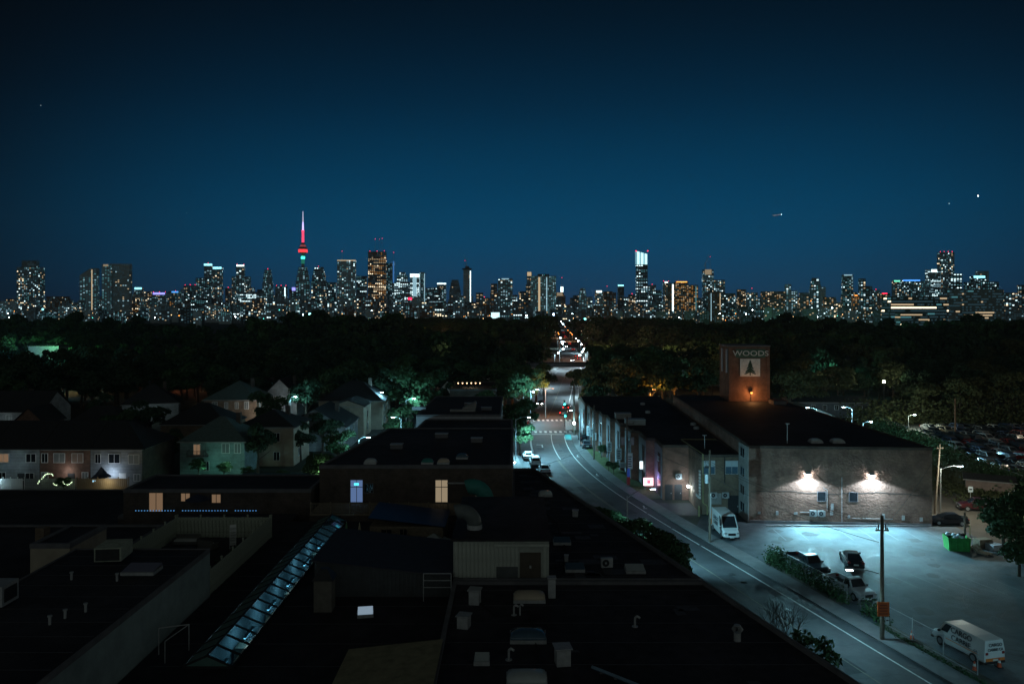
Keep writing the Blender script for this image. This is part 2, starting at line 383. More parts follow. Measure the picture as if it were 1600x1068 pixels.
# worn patches, tyre marks and covers in the road and the car park
M_patch = mat('asphalt_patch', (.045, .048, .052), .8, .3, 1.5); M_crack = mat('crack_seal', (.018, .019, .02), .5, .2)
m = MB()
for k in range(46):
    D0 = rnd.uniform(52, 175); i = idx(D0); s0 = rnd.uniform(-9.5, .6); L = rnd.uniform(1, 6); w = rnd.uniform(.5, 1.8); j = min(i+max(1, int(L/2.5)), len(Ds)-2)
    a, b, c, d = off(i, s0), off(i, s0+w), off(j, s0+w), off(j, s0); m.quad((*a, .024), (*b, .024), (*c, .024), (*d, .024))
m.build('road_patch', M_patch, kind='structure')
m = MB()
def crack(x, y, n, ang, z=.027, w=.05, st=.8, wob=.35):
    for q in range(n):
        a2 = ang+rnd.uniform(-wob, wob); x2, y2 = x+math.cos(a2)*st, y+math.sin(a2)*st; px_, py_ = -math.sin(a2)*w/2, math.cos(a2)*w/2
        m.quad((x-px_, y-py_, z), (x2-px_, y2-py_, z), (x2+px_, y2+py_, z), (x+px_, y+py_, z)); x, y = x2, y2
for k in range(40):
    D0 = rnd.uniform(52, 170); c = off(idx(D0), rnd.uniform(-9, 1)); crack(c[0], c[1], rnd.randint(4, 12), rnd.choice([0.1, 1.75, 1.9]))
for k in range(60):
    crack(rnd.uniform(32, 56), rnd.uniform(66, 102), rnd.randint(4, 14), rnd.uniform(0, 6.28), z=.012, w=.06)
m.build('road_crack', M_crack, kind='structure')
m = MB()
for k in range(26):
    D0 = rnd.uniform(52, 175); c = off(idx(D0), rnd.choice([-2, -5.5, .6])+rnd.uniform(-.4, .4)); m.cyl((c[0], c[1], .02), (c[0], c[1], .032), .33, n=14)
m.build('manhole_cover', M_dmetal, kind='structure')
m = MB()
for k in range(26):   # oil spots and damp patches in the bays
    x, y, r = rnd.uniform(32, 56), rnd.uniform(68, 102), rnd.uniform(.25, 1.3); vs = [(x+r*math.cos(a*.785)*rnd.uniform(.6, 1.2), y+r*math.sin(a*.785)*rnd.uniform(.6, 1.2), .0105) for a in range(8)]; m.add(vs, [tuple(range(8))])
m.build('oil_stain', M_patch, kind='structure')
# car park in front of the brick building
lotp = [off(i, 3.5) for i in range(idx(52), idx(104))] + [(26.0, 109), (31.2, 109.4), (31.4, 105.0), (54.5, 103.3), (57.5, 103.2), (57.5, 60), (44, 48)]
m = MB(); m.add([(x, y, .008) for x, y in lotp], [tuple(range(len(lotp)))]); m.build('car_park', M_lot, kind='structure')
m = MB().quad((15.5, 116, .01), (26.0, 116, .01), (26.0, 109, .01), (18.5, 109, .01)); m.build('driveway', M_asph, kind='structure')
m = MB()
for k in range(8):
    x = 33.4+k*2.75; m.quad((x, 97.2, .014), (x+.11, 97.2, .014), (x+.11, 102.3, .014), (x, 102.3, .014))
for k in range(9):
    x = 35.8+k*2.6; yy = 82-k*.7; m.quad((x, yy, .014), (x+.1, yy, .014), (x-1.3+.1, yy+4.8, .014), (x-1.3, yy+4.8, .014))
m.build('parking_marking', mat('worn_line', (.14, .162, .175), .8, .4, 4), kind='structure')
# weedy strip between pavement and car park
m = MB(); strip_solid(m, 3.5, 4.9, 0, .07, idx(52), idx(70)); strip_solid(m, 3.5, 4.8, 0, .07, idx(74), idx(88))
m.build('verge', mat('dirt_verge', (.09, .085, .07), .95, .4, 1, .5, 8), kind='structure')
MB().box(33, 103.5, 0, 54.4, 103.2, .14).build('kerb', M_walk, kind='structure')
m = MB(); m.add([(68, 70, .012), (92, 70, .012), (81.5, 124, .012), (81.5, 140, .012), (88, 165, .012), (90, 192, .012), (68, 192, .012)], [tuple(range(7))])
m.build('grass_verge', M_grass, kind='structure')
m = MB(); m.add([(81.5, 122, .02), (140, 122, .02), (140, 194, .02), (90, 194, .02), (88, 165, .02), (81.5, 140, .02)], [tuple(range(6))])
m.build('car_lot_ground', M_asph, kind='structure')
m = MB(); strip_solid(m, 3.5, 6.0, 0, .05, idx(118), idx(178)); m.build('grass_verge', M_grass, kind='structure')

# ================================================================== windows and doors of near buildings
def window(parent, c, w, h, face='-y', pane=None, frame=None, name='window', mullion=True, blind=None):
    "frame box with a recessed pane; c is the centre on the wall, face its outward side"
    pane = pane or M_glassd; frame = frame or M_white
    rz = {'-y': 0, '+x': R(90), '-x': R(-90), '+y': R(180)}[face]
    f = MB(); t = .07
    f.box(-w/2-t, -.09, -h/2-t, w/2+t, 0.0, -h/2).box(-w/2-t, -.09, h/2, w/2+t, 0, h/2+t)
    f.box(-w/2-t, -.09, -h/2, -w/2, 0, h/2).box(w/2, -.09, -h/2, w/2+t, 0, h/2)
    if mullion: f.box(-.03, -.075, -h/2, .03, -.02, h/2)
    o = f.build(name, frame, parent, c, rz)
    MB().box(-w/2, -.05, -h/2, w/2, -.012, h/2).build('pane', pane, o)
    if blind: MB().box(-w/2, -.066, h/2-h*.45, w/2, -.053, h/2-.01).build('blind', blind, o)
    return o
def door(parent, c, w, h, face='-y', m=None, lit=None, frame=None):
    rz = {'-y': 0, '+x': R(90), '-x': R(-90), '+y': R(180)}[face]
    o = MB().box(-w/2, -.06, 0, w/2, 0, h).box(-w/2-.08, -.03, 0, w/2+.08, 0, h+.08).build('door', m or M_dmetal, parent, c, rz)
    MB().box(w/2-.18, -.12, .95, w/2-.1, -.06, 1.1).build('handle', M_metal, o)
    return o

# ================================================================== flat roofed blocks on the near side
def block(name, label, poly, z0, z1, wall, roof=M_tar, cat='building', parapet=.35, pw=.3, pmat=None):
    "wall prism, roof sheet and a parapet round it"
    t = thing(name, label, cat, (poly[0][0], poly[0][1], 0))
    ox, oy = poly[0]
    pl = [(x-ox, y-oy) for x, y in poly]
    n = len(pl); A = sum(pl[i][0]*pl[(i+1) % n][1]-pl[(i+1) % n][0]*pl[i][1] for i in range(n))
    if A < 0: pl = pl[::-1]
    vs = [(x, y, z0) for x, y in pl]+[(x, y, z1) for x, y in pl]
    MB().add(vs, [(i, (i+1) % n, n+(i+1) % n, n+i) for i in range(n)]).build('wall', wall, t)
    MB().add([(x, y, z1-.01) for x, y in pl], [tuple(range(n))]).build('roof', roof, t)
    if parapet:
        # inner offset ring
        inn = []
        for i in range(n):
            p, q, r = Vector(pl[i-1]), Vector(pl[i]), Vector(pl[(i+1) % n])
            d1 = (q-p).normalized(); d2 = (r-q).normalized()
            n1 = Vector((-d1.y, d1.x)); n2 = Vector((-d2.y, d2.x)); b = n1+n2
            b = b/max(.3, b.dot(n1)) if b.length > .01 else n1
            inn.append(q+b*pw)
        ou = []
        for i in range(n):
            ou.append(Vector(pl[i]) - (inn[i]-Vector(pl[i]))*.12)
        vs = []
        for ring, z in ((ou, z1-.25), (ou, z1+parapet), (inn, z1+parapet), (inn, z1-.02)):
            vs += [(p[0], p[1], z) for p in ring]
        fs = []
        for k in range(3):
            for i in range(n): fs.append((k*n+i, k*n+(i+1) % n, (k+1)*n+(i+1) % n, (k+1)*n+i))
        for i in range(n): fs.append((0+i, 3*n+i, 3*n+(i+1) % n, (i+1) % n))
        MB().add(vs, fs).build('parapet', pmat or M_concd, t)
    t['_o'] = 0; del t['_o']
    return t, (ox, oy)

# right edge of the big roof: straight line parallel to the street
def redge(D): return 2.8 + (100-D)*.272
F1, _ = block('factory_roof', 'big black flat roof in the foreground running along the street', [(-4.3, 30), (redge(30), 30), (redge(58.4), 58.4), (-4.3, 58.4)], 0, 8, M_brickd, M_tar2, parapet=.22, pw=.25)
F2, _ = block('factory_wing', 'black flat roof behind the first, with skylights and a plant room', [(-4.3, 58.7), (redge(58.7), 58.7), (redge(100), 100), (0.05, 100), (0.05, 83.9), (-4.3, 83.9)], 0, 8, M_brickd, M_tar2, parapet=.25, pw=.25)
# lower roof on the left with a slot under the glazed ridge
L1 = thing('lower_hall', 'low dark roof round the long glazed ridge skylight', 'building', (-13, 60, 0))
def lb(x0, y0, x1, y1): return (x0+13, y0-60, x1+13, y1-60)
m = MB()
for (x0, y0, x1, y1) in ((-22.2, 30, -19.3, 79.4), (-16.5, 30, -4.32, 79.4), (-19.3, 30, -16.5, 46.8), (-19.3, 79.0, -16.5, 79.4)):
    a = lb(x0, y0, x1, y1); m.box(a[0], a[1], 6.7, a[2], a[3], 7.0)
m.build('roof', M_tar, L1)
m = MB()
m.box(-6.5+0, -13.1, 2.9, -3.3, 18.9, 3.0)                                # hall floor seen through the glass
m.box(-6.5, -13.4, 2.9, -3.3, -13.2, 6.7); m.box(-6.6, -13.2, 2.9, -6.4, 19, 6.7); m.box(-3.4, -13.2, 2.9, -3.2, 19, 6.7); m.box(-6.5, 19.1, 2.9, -3.3, 19.2, 6.7)
m.build('inner_wall', mat('hall_plaster', (.34, .36, .36), .9, .3, .8), L1)
for k in range(9): MB().box(-6.2+(k % 2)*.5, -12+k*3.5, 3.01, -5.0+(k % 2)*1.2, -10.4+k*3.5, 4.0+(k % 3)*.35).build('shelf', M_wood, L1)
MB().box(-9.2, -30, 0, 8.7, -29.8, 6.7).build('wall', M_brickd, L1); MB().box(-9.2, 19.22, 0, 8.7, 19.4, 6.69).build('wall', M_brickd, L1)
# the ridge itself
SK = thing('ridge_skylight', 'long glazed ridge skylight lit blue from inside on the low roof', 'skylight', (-17.9, 46.8, 7.0))
Lk = 32.4; nk = 21; hw = 1.42; rh = .62
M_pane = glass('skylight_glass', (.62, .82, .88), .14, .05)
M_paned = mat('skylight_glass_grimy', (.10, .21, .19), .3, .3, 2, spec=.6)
MB().box(-hw-.08, 0, -.02, -hw, Lk, .14).box(hw, 0, -.02, hw+.08, Lk, .14).box(-hw, -.08, -.02, hw, 0, .14).box(-hw, Lk, -.02, hw, Lk+.08, .14).build('kerb_frame', M_dmetal, SK)
MB().cyl((0, 0, rh+.16), (0, Lk, rh+.16), .07, n=6).build('ridge_bar', M_dmetal, SK)
MB().add([(-hw, -.02, .14), (hw, -.02, .14), (0, -.02, rh+.14)], [(0, 1, 2)]).build('gable_panel', mat('gable_sheet', (.1, .2, .18), .6, .2), SK); MB().add([(-hw, Lk+.02, .14), (hw, Lk+.02, .14), (0, Lk+.02, rh+.14)], [(0, 2, 1)]).build('gable_panel', MATS['gable_sheet'], SK)
pr = MB().box(0.06, .05, -.012, 1.46, Lk/nk-.05, .012)
p0 = None; rf = None
ang = math.atan2(rh, hw)
for k in range(nk):
    for sgn in (1, -1):
        if p0 is None: o = p0 = pr.build('pane', M_pane, SK)
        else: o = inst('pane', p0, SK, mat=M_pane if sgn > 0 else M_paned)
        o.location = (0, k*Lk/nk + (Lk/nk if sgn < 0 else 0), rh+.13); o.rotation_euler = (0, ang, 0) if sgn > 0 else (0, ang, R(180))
for k in range(nk+1):
    for sgn in (1, -1):
        if rf is None: o = rf = MB().box(0, -.055, -.05, hw/math.cos(ang), .055, .055).build('rafter', M_dmetal, SK)
        else: o = inst('rafter', rf, SK)
        o.location = (0, k*Lk/nk, rh+.13); o.rotation_euler = (0, ang, 0 if sgn > 0 else R(180))
tb = None
for k in range(6):
    o = thing('tube_lamp', 'blue fluorescent tube under the glazed ridge, seen through the panes', 'lamp', (-18.3, 50.2+k*5.2, 5.6), 0, 'tube lamps under the ridge skylight')
    MB().box(-.06, -.9, -.04, .06, .9, .04).build('tube', E_tube, o)
    MB().box(-.12, -1, .04, .12, 1, .1).build('housing', M_metal, o)
    lamp_light('tube_light', (-18.3, 50.2+k*5.2, 5.4), 32, (.42, .75, .95), size=.3)

# raised roof to the left of it, its pale side wall and the fenced roof terrace
L2, _ = block('raised_roof', 'higher black roof at left with a faintly teal side wall', [(-32.2, 30), (-22.3, 30), (-22.3, 58.8), (-32.2, 58.8)], 0, 10.4, mat('teal_render', (.30, .38, .38), .9, .2, .6, .2, 8, dirt=.3), M_tar, parapet=.06, pw=.12)
L3, _ = block('terrace_block', 'low block carrying the fenced roof terrace', [(-34.5, 58.9), (-22.2, 58.9), (-22.2, 82.5), (-34.5, 82.5)], 0, 7, M_brickd, M_tar, parapet=0)
def board_fence(name, label, a, b, z, h, mat_, cat='fence', gap=.03, bw=.3, group=None, posts=3, rail=True, topz=None):
    a, b = Vector(a), Vector(b); L = (b-a).length; rz = math.atan2(b.y-a.y, b.x-a.x)
    t = thing(name, label, cat, (a.x, a.y, z), rz, group)
    n = int(L/(bw+gap)); src = None
    for k in range(n):
        if k == 0: o = src = MB().box(0, -.012, .05, bw, .012, h).build('board', mat_, t)
        else: o = inst('board', src, t)
        o.location = (k*(bw+gap), 0, rnd.uniform(-.02, .02))
    for k in range(posts+1):
        MB().box(-.06, .013, 0, .06, .13, h+.15).box(-.085, 0, h+.15, .085, .15, h+.22).build('post', mat_, t, (L*k/posts, 0, 0))
    MB().box(0, .014, h-.25, L, .06, h-.16).box(0, .014, .3, L, .06, .4).build('rail', mat_, t)
    return t
board_fence('terrace_fence', 'weathered board fence along the near right side of the roof terrace', (-22.3, 58.95), (-22.3, 73.6), 7, 1.9, M_fwood, posts=6)
board_fence('terrace_fence', 'weathered board fence at the back of the roof terrace', (-31, 73.7), (-22.3, 73.7), 7, 1.9, M_fwood, posts=4)
board_fence('terrace_fence', 'weathered board fence along the left side of the roof terrace', (-31, 64.5), (-31, 73.6), 7, 1.9, M_fwood, posts=4)
board_fence('terrace_fence', 'dark boards of the lower fence beyond the terrace', (-45, 74.5), (-34.6, 74.5), 7, .8, M_wood, posts=4)
# terrace furniture
M_cush = mat('outdoor_cushion', (.5, .52, .5), .9, .15); M_wick = mat('dark_wicker', (.12, .12, .11), .9, .3, 20)
for j, (x, y, rz, w, lab) in enumerate([(-29.2, 71.5, 0, 2.2, 'dark outdoor sofa by the back fence of the roof terrace'), (-26.8, 70.2, R(160), 1.5, 'dark outdoor armchair facing the sofa on the roof terrace')]):
    t = thing('outdoor_sofa', lab, 'sofa', (x, y, 7), rz)
    MB().box(-w/2, -.4, .12, w/2, .4, .38).build('base', M_wick, t); MB().box(-w/2+.1, -.4, .38, w/2-.1, .28, .5).build('cushion', M_cush, t)
    MB().box(-w/2, .28, .38, w/2, .42, .85).build('backrest', M_wick, t)
    for s in (-1, 1): MB().box(s*w/2-.06, -.4, .12, s*w/2+.06, .4, .62).build('armrest', M_wick, t)
    for s in (-1, 1):
        for q in (-.32, .32): MB().box(s*(w/2-.1)-.03, q-.03, 0, s*(w/2-.1)+.03, q+.03, .12).build('leg', M_dmetal, t)
t = thing('coffee_table', 'low dark table between the sofas on the roof terrace', 'table', (-28.2, 69.6, 7))
MB().box(-.5, -.35, .36, .5, .35, .4).build('tabletop', M_dmetal, t)
for sx in (-1, 1):
    for sy in (-1, 1): MB().box(sx*.42-.03, sy*.28-.03, 0, sx*.42+.03, sy*.28+.03, .36).build('leg', M_dmetal, t)
M_wchair = mat('white_plastic', (.7, .72, .7), .5, .1)
src = None
for k in range(6):
    t = thing('plastic_chair', f'white plastic chair in the stack on the roof terrace, {["lowest", "second from the bottom", "third from the bottom", "fourth from the bottom", "second from the top", "topmost"][k]}', 'chair', (-24.6, 70.2, 7+k*.24), R(20), 'stacked white terrace chairs')
    MB().box(-.28, -.28, .42, .28, .26, .47).build('seat', M_wchair, t)
    MB().box(-.27, .22, .47, .27, .27, .9).build('backrest', M_wchair, t)
    for sx in (-1, 1):
        for sy in (-1, 1): MB().box(sx*.25-.025, sy*.23-.025, .0, sx*.25+.025, sy*.23+.025, .42).build('leg', M_wchair, t)
for (x, y, lab) in ((-23.2, 63.0, 'leafy potted plant by the right fence of the terrace'), (-23.1, 66.5, 'small potted plant halfway along the terrace fence')):
    t = thing('potted_plant', lab, 'plant', (x, y, 7))
    MB().lathe([(.18, 0), (.26, .4), (.24, .4)], 12).build('pot', M_concd, t)
    mm = MB()
    for k in range(80):
        a = rnd.uniform(0, 6.28); r_ = rnd.uniform(.05, .5); z = .45+rnd.uniform(0, .8); s = .12
        c = Vector((r_*math.cos(a), r_*math.sin(a), z)); u = Vector((rnd.gauss(0, 1), rnd.gauss(0, 1), rnd.gauss(0, 1))).normalized()*s; v = u.orthogonal()
        mm.quad(c-u-v*.5, c+u-v*.5, c+u+v*.5, c-u+v*.5)
    mm.build('foliage', M_leaf[1], t)
# rooftop box with beige wall at far left, small units on the raised roof
L4, _ = block('neighbour_roof', 'dark lower roof at the left edge of the picture', [(-75, 30), (-32.3, 30), (-32.3, 74), (-75, 74)], 0, 8, M_brickd, M_tar, parapet=.15)
L5, _ = block('rooftop_hut', 'small rooftop box with a beige rendered wall at far left', [(-36.6, 60.5), (-33.6, 60.5), (-33.6, 66), (-36.6, 66)], 8, 10.2, M_beige, M_tar, parapet=.1)
def skylight_dome(name, label, x, y, z, w, d, m=None, flat=False, rz=0):
    t = thing(name, label, 'skylight', (x, y, z), rz)
    MB().box(-w/2, -d/2, 0, w/2, d/2, .22).build('kerb_frame', M_metal, t)
    if flat: MB().add([(-w/2+.04, -d/2+.04, .24), (w/2-.04, -d/2+.04, .24), (w/2-.04, d/2-.04, .42), (-w/2+.04, d/2-.04, .42), (-w/2+.04, d/2-.04, .22), (w/2-.04, d/2-.04, .22)], [(0, 1, 2, 3), (3, 2, 5, 4)]).build('pane', m or M_blueg, t)
    else:
        rings = []
        for k in range(5):
            a = k/4*math.pi/2*.95; s_ = math.cos(a)
            rings.append([(sx*(w/2-.05)*s_, sy*(d/2-.05)*s_, .22+.38*math.sin(a)) for sx, sy in ((-1, -1), (0, -1.06), (1, -1), (1.06, 0), (1, 1), (0, 1.06), (-1, 1), (-1.06, 0))])
        MB().loft(rings).build('dome', m or M_frost, t, smooth=True)
    return t
def rp(px, py, z): X, D = P(px, py, z); return X, D
for (px, py, w, d, mm, fl, lab) in [
    (878, 848, 1.5, 1.2, M_blueg, True, 'blue tinted roof skylight nearest the plant room corner'),
    (898, 890, 1.5, 1.2, M_blueg, True, 'blue tinted roof skylight in front of the other, right of the plant room'),
    (992, 892, 1.5, 1.2, M_frost, True, 'pale tilted roof skylight right of the condenser'),
    (852, 774, 1.5, 1.1, M_frost, False, 'pale domed skylight near the far end of the roof'),
    (827, 936, 2.2, 1.5, mat('beige_dome', (.5, .43, .33), .4, .1), False, 'beige domed skylight in front of the plant room door'),
    (825, 997, 2.2, 1.6, M_blueg, False, 'blue grey domed skylight in the middle of the near roof'),
    (753, 1034, .9, .9, M_frost, True, 'small square skylight at the left of the near roof'),
    (823, 1064, 2.2, 1.5, M_frost, False, 'pale domed skylight at the bottom edge of the picture')]:
    x, y = rp(px, py, 8.0); skylight_dome('roof_skylight', lab, x, y, 8.0, w, d, mm, fl)
for (px, py, z, w, d, lab) in [(110, 893, 8.05, 2.6, 1.6, 'flat roof skylight on the roof at far left'), (222, 893, 10.45, 2.2, 1.5, 'flat pale skylight on the raised roof right of the box'), (571, 960, 7.0, 1.1, 1.1, 'small lit roof window on the low roof')]:
    x, y = rp(px, py, z); skylight_dome('roof_skylight', lab, x, y, z, w, d, emis('roof_window_glow', (.6, .8, 1), .35) if px == 571 else mat('dull_glass', (.2, .2, .27), .3, .1), True, R(10) if px == 571 else 0)
for (px, lab) in ((579, 'white roof dome second from the left on the brick block'), (668, 'teal roof dome on the brick block'), (693, 'beige roof dome on the brick block')):
    x, y = rp(px, 724, 11.62); skylight_dome('roof_skylight', lab, x, y, 11.62, 1.3, 1.0, {579: M_frost, 668: M_tealduct, 693: MATS['beige_dome']}[px])
x, y = rp(722, 716, 11.62); skylight_dome('roof_skylight', 'blue roof dome furthest back on the brick block', x, y, 11.62, 1.3, 1.0, M_blueg)
def condenser(label, x, y, z, rz=0, w=.9, parent=None):
    t = thing('condenser', label, 'air conditioner', (x, y, z), rz)
    MB().box(-w/2, -.17, .1, w/2, .17, .82).build('casing', M_metal, t)
    MB().cyl((-.12, -.175, .46), (-.12, -.2, .46), .28, n=16).build('fan_grille', M_dmetal, t)
    MB().cyl((-.12, -.2, .46), (-.12, -.215, .46), .08, n=10).build('hub', M_metal, t)
    for s in (-1, 1): MB().box(s*w*.38-.04, -.16, 0, s*w*.38+.04, .16, .1).build('foot', M_dmetal, t)
    return t
def vent_box(label, x, y, z, w=.6, h=.7, m=None, cap=True):
    t = thing('roof_vent', label, 'vent', (x, y, z), rnd.uniform(-.3, .3))
    MB().box(-w/2, -w/2, 0, w/2, w/2, h).build('duct', m or M_metal, t)
    if cap: MB().box(-w*.62, -w*.62, h+.06, w*.62, w*.62, h+.12).box(-.03, -.03, h, .03, .03, h+.06).build('cap', m or M_metal, t)
    return t
x, y = rp(948, 887, 8); condenser('beige fan condenser on the black roof between two skylights', x, y, 8, .15)
for (px, py, z, w, h, lab) in [(899, 806, 8, .5, .5, 'small box vent by the far edge of the roof'), (862, 932, 8, .5, 1.3, 'tall narrow vent in front of the plant room corner'), (725, 979, 8, .7, .7, 'squat tilted vent at the left of the near roof'), (742, 942, 8, .7, .9, 'double box vent in front of the plant room wall'), (879, 1036, 8, .8, .9, 'open frame vent low on the near roof'), (67, 852, 8, .8, 1.6, 'brick flue stub above the roofs at far left'), (885, 876, 8, .3, .4, 'tiny pipe vent near the skylights')]:
    x, y = rp(px, py, z); vent_box(lab, x, y, z, w, h, M_brickt if px == 67 else None, px != 67)
x, y = rp(1152, 1000, 8); t = thing('turbine_vent', 'round turbine vent standing alone on the near roof', 'vent', (x, y, 8))
MB().cyl((0, 0, 0), (0, 0, .5), .22, n=12).build('duct', M_metal, t)
mm = MB()
for k in range(14):
    a = k/14*6.283; mm.add([(.2*math.cos(a), .2*math.sin(a), .5), (.36*math.cos(a+.3), .36*math.sin(a+.3), .7), (.2*math.cos(a+.5), .2*math.sin(a+.5), .92), (.12*math.cos(a+.2), .12*math.sin(a+.2), .7)], [(0, 1, 2, 3)])
mm.cyl((0, 0, .9), (0, 0, .95), .2, n=12).build('turbine', M_metal, t)
for (px, py, lab) in ((803, 960, 'bent pipe pair standing on the near roof'), (992, 978, 'thin pipe stub on the open roof'), (795, 1030, 'curved gooseneck pipe beside the pale dome')):
    x, y = rp(px, py, 8); t = thing('roof_pipe', lab, 'pipe', (x, y, 8))
    MB().tube([(0, 0, 0), (0, 0, .55), (.12, -.1, .7), (.3, -.2, .62)], .07).build('pipe', M_metal, t)
    if px == 803: MB().tube([(.4, 0, 0), (.4, 0, .6), (.5, -.1, .75), (.62, -.2, .68)], .06).build('pipe', M_metal, t)
    MB().cyl((0, 0, 0), (0, 0, .04), .2, n=10).build('flange', M_metal, t)
x, y = rp(925, 1045, 8); x2, y2 = rp(1000, 1075, 8)
t = thing('cable_tray', 'long pale blue duct lying across the near roof', 'duct', (x, y, 8)); MB().cyl((0, 0, .14), (x2-x, y2-y, .14), .11, n=4).build('duct', mat('pale_blue_sheet', (.14, .22, .30), .5, .2), t)
for q in (.2, .5, .8): MB().box((x2-x)*q-.08, (y2-y)*q-.08, 0, (x2-x)*q+.08, (y2-y)*q+.08, .08).build('foot', M_concd, t)

# seams, patches and a few cables on the big roofs
m = MB()
for y in [36+k*3.0 for k in range(21)]:
    if 58 < y < 59.4: continue
    x0, x1 = (-4.0, redge(y)-.3) if y < 84 else (.4, redge(y)-.3)
    if 59 < y < 72.6: x0 = 2.9
    if y > 99: break
    m.box(x0, y, 8.0, x1, y+.09, 8.012)
m.build('roof_seam', mat('seam_felt', (.075, .075, .085), .6, .3, 2), F1 if False else None, kind='structure')
m = MB()
for k in range(30):
    y = rnd.uniform(38, 97); x = rnd.uniform(0.6 if y > 58 else -3.8, redge(y)-2)
    if 58 < y < 73.5: x = rnd.uniform(3.2, redge(y)-2.6)
    if 57 < y < 59.5: continue
    w, h = rnd.uniform(.5, 2.2), rnd.uniform(.4, 1.6); m.quad((x, y, 8.006), (x+w, y+.1, 8.006), (x+w-.1, y+h, 8.006), (x-.1, y+h, 8.006))
m.build('roof_patch', mat('felt_patch', (.075, .075, .085), .7, .4, 2), kind='structure')
m = MB()
for k in range(14):
    y = rnd.uniform(60, 96); m.box(-21.8+rnd.uniform(0, .5), 31+k*3.2, 7.0, -19.6, 31.08+k*3.2, 7.012); m.box(-16.2, 31+k*3.2, 7.0, -4.6, 31.08+k*3.2, 7.012) if 31+k*3.2 < 57 else None; m.box(-32+.3, 31+k*2.0, 10.4, -22.6, 31.08+k*2.0, 10.412)
m.build('roof_seam', MATS['seam_felt'], kind='structure')
for k, (pts_, lab) in enumerate([([(3.6, 59.5, 8.05), (4.5, 66, 8.05), (4.2, 75, 8.05), (2.0, 84, 8.05)], 'dark cable snaking along the roof beside the plant room'), ([(-3.5, 57, 8.05), (-1, 52, 8.05), (1.2, 53, 8.05), (1.5, 46, 8.05)], 'dark cable running between the near roof vents')]):
    t = thing('roof_cable', lab, 'cable', (0, 0, 0)); MB().tube(pts_, .04).build('cable', M_rubber, t)
# plant room
PRX0, PRX1, PRY0, PRY1 = -4.36, 2.75, 59.2, 72.4
M_corr = mat('pale_sheet', (.48, .52, .46), .6, .2, 1, dirt=.2)
t = thing('plant_room', 'corrugated metal plant room with a brown door on the black roof', 'building', (PRX0, PRY0, 8))
w_, d_ = PRX1-PRX0, PRY1-PRY0
MB().box(0, 0, 0, w_, d_, 2.9).build('wall', mat('sheet_backing', (.36, .39, .35), .7, .2), t)
MB().box(-.15, -.15, 2.9, w_+.15, d_+.1, 3.08).build('roof', M_tar, t)
rib = None
for k in range(int(w_/.3)):
    x = .08+k*.3
    if 4.85 < x < 6.6 and True:
        continue
    if rib is None: o = rib = MB().add([(0, 0, 0), (.06, -.05, 0), (.2, -.05, 0), (.26, 0, 0), (0, 0, 2.8), (.06, -.05, 2.8), (.2, -.05, 2.8), (.26, 0, 2.8)], [(0, 1, 5, 4), (1, 2, 6, 5), (2, 3, 7, 6)]).build('sheet', M_corr, t)
    else: o = inst('sheet', rib, t)
    o.location = (x, -.004, .03)
o = MB().box(0, -.07, 0, 1.55, 0, 2.05).build('door', mat('brown_door', (.085, .07, .055), .7, .2), t, (4.95, 0, 0)); MB().box(.7, -.1, .9, .85, -.07, 1.1).build('handle', M_metal, o); MB().box(.77, -.078, 0, .78, -.07, 2.05).build('seam', M_dmetal, o)
MB().box(3.2, -.09, .0, 4.8, -.055, 1.0).build('hatch', mat('hatch_sheet', (.09, .1, .1), .7, .2), t)
MB().box(3.0, -.3, 2.55, w_, -.16, 2.75).build('gutter', M_corr, t)
# quarter-round ducts on its roof
def elbow(label, x, y, z, r, m, rz=0):
    t = thing('duct_elbow', label, 'duct', (x, y, z), rz); mm = MB(); ang_ = [k/8*math.pi*.62 for k in range(9)]
    rings = []
    for a in ang_:
        c = Vector((-r*1.1+r*1.1*math.cos(a), 0, .3+r*1.1*math.sin(a))); u = Vector((math.cos(a), 0, math.sin(a)))
        rings.append([c+u*(r*.6*math.cos(q*math.pi/6))+Vector((0, r*.6*math.sin(q*math.pi/6), 0)) for q in range(12)])
    mm.loft(rings).build('duct', m, t, smooth=True); MB().cyl((0, 0, 0), (0, 0, .35), r*.62, n=12).build('collar', M_metal, t); return t
elbow('grey round duct elbow on the plant room roof', -2.9, 61.8, 11.1, .95, mat('dull_duct', (.12, .14, .14), .5, .2))
elbow('teal round duct elbow behind the plant room', -2.5, 77.6, 9.2, 1.25, M_tealduct)
t = thing('duct_support', 'dark steel box carrying the teal duct', 'duct', (-2.5, 77.6, 8)); MB().box(-.9, -.9, 0, .9, .9, 1.2).build('casing', M_dmetal, t); MB().box(-1, -1, 1.14, 1, 1, 1.2).build('cap', M_dmetal, t)

# brick upper block with two lit glass doors, its deck and railing
B3, o3 = block('brick_block', 'brown brick upper floor with two lit glazed doors behind a deck', [(-20.3, 84), (0.0, 84), (.2, 110.7), (-17, 110.7)], 0, 11.6, M_brickd, M_tar, parapet=.12, pw=.25)
def loc3(px, py, D=84): return ((px-800)*D/F, 0, CH-(py-HZ)*D/F)
a = loc3(557.5, 767)
for (px, py, w, h, em, lab) in ((557.5, 767, 1.25, 2.3, E_roomb, 'glazed door lit blue'), (690, 768, 1.25, 2.3, E_roomy, 'glazed door lit yellow')):
    c = loc3(px, py); o = window(B3, (c[0]+20.3, -.02, 9.0), w, h, '-y', em, M_conc, 'door'); o['label'] = lab
    MB().box(-w/2, -.1, h/2-.75, w/2, -.06, h/2-.68).build('transom', M_conc, o)
c = loc3(557.5, 758); MB().box(-.25, -.1, -.12, .25, -.07, .12).build('exit_sign', emis('sign_cyan', (.1, .8, 1), 1.6), B3, (c[0]+20.3, -.1, 9.75))
window(B3, (5.2, -.02, 9.3), .9, .9, '-y', M_glassd, M_concd)
MB().box(13.5, -.5, 9.85, 17.2, -.06, 9.95).build('canopy', M_metal, B3)
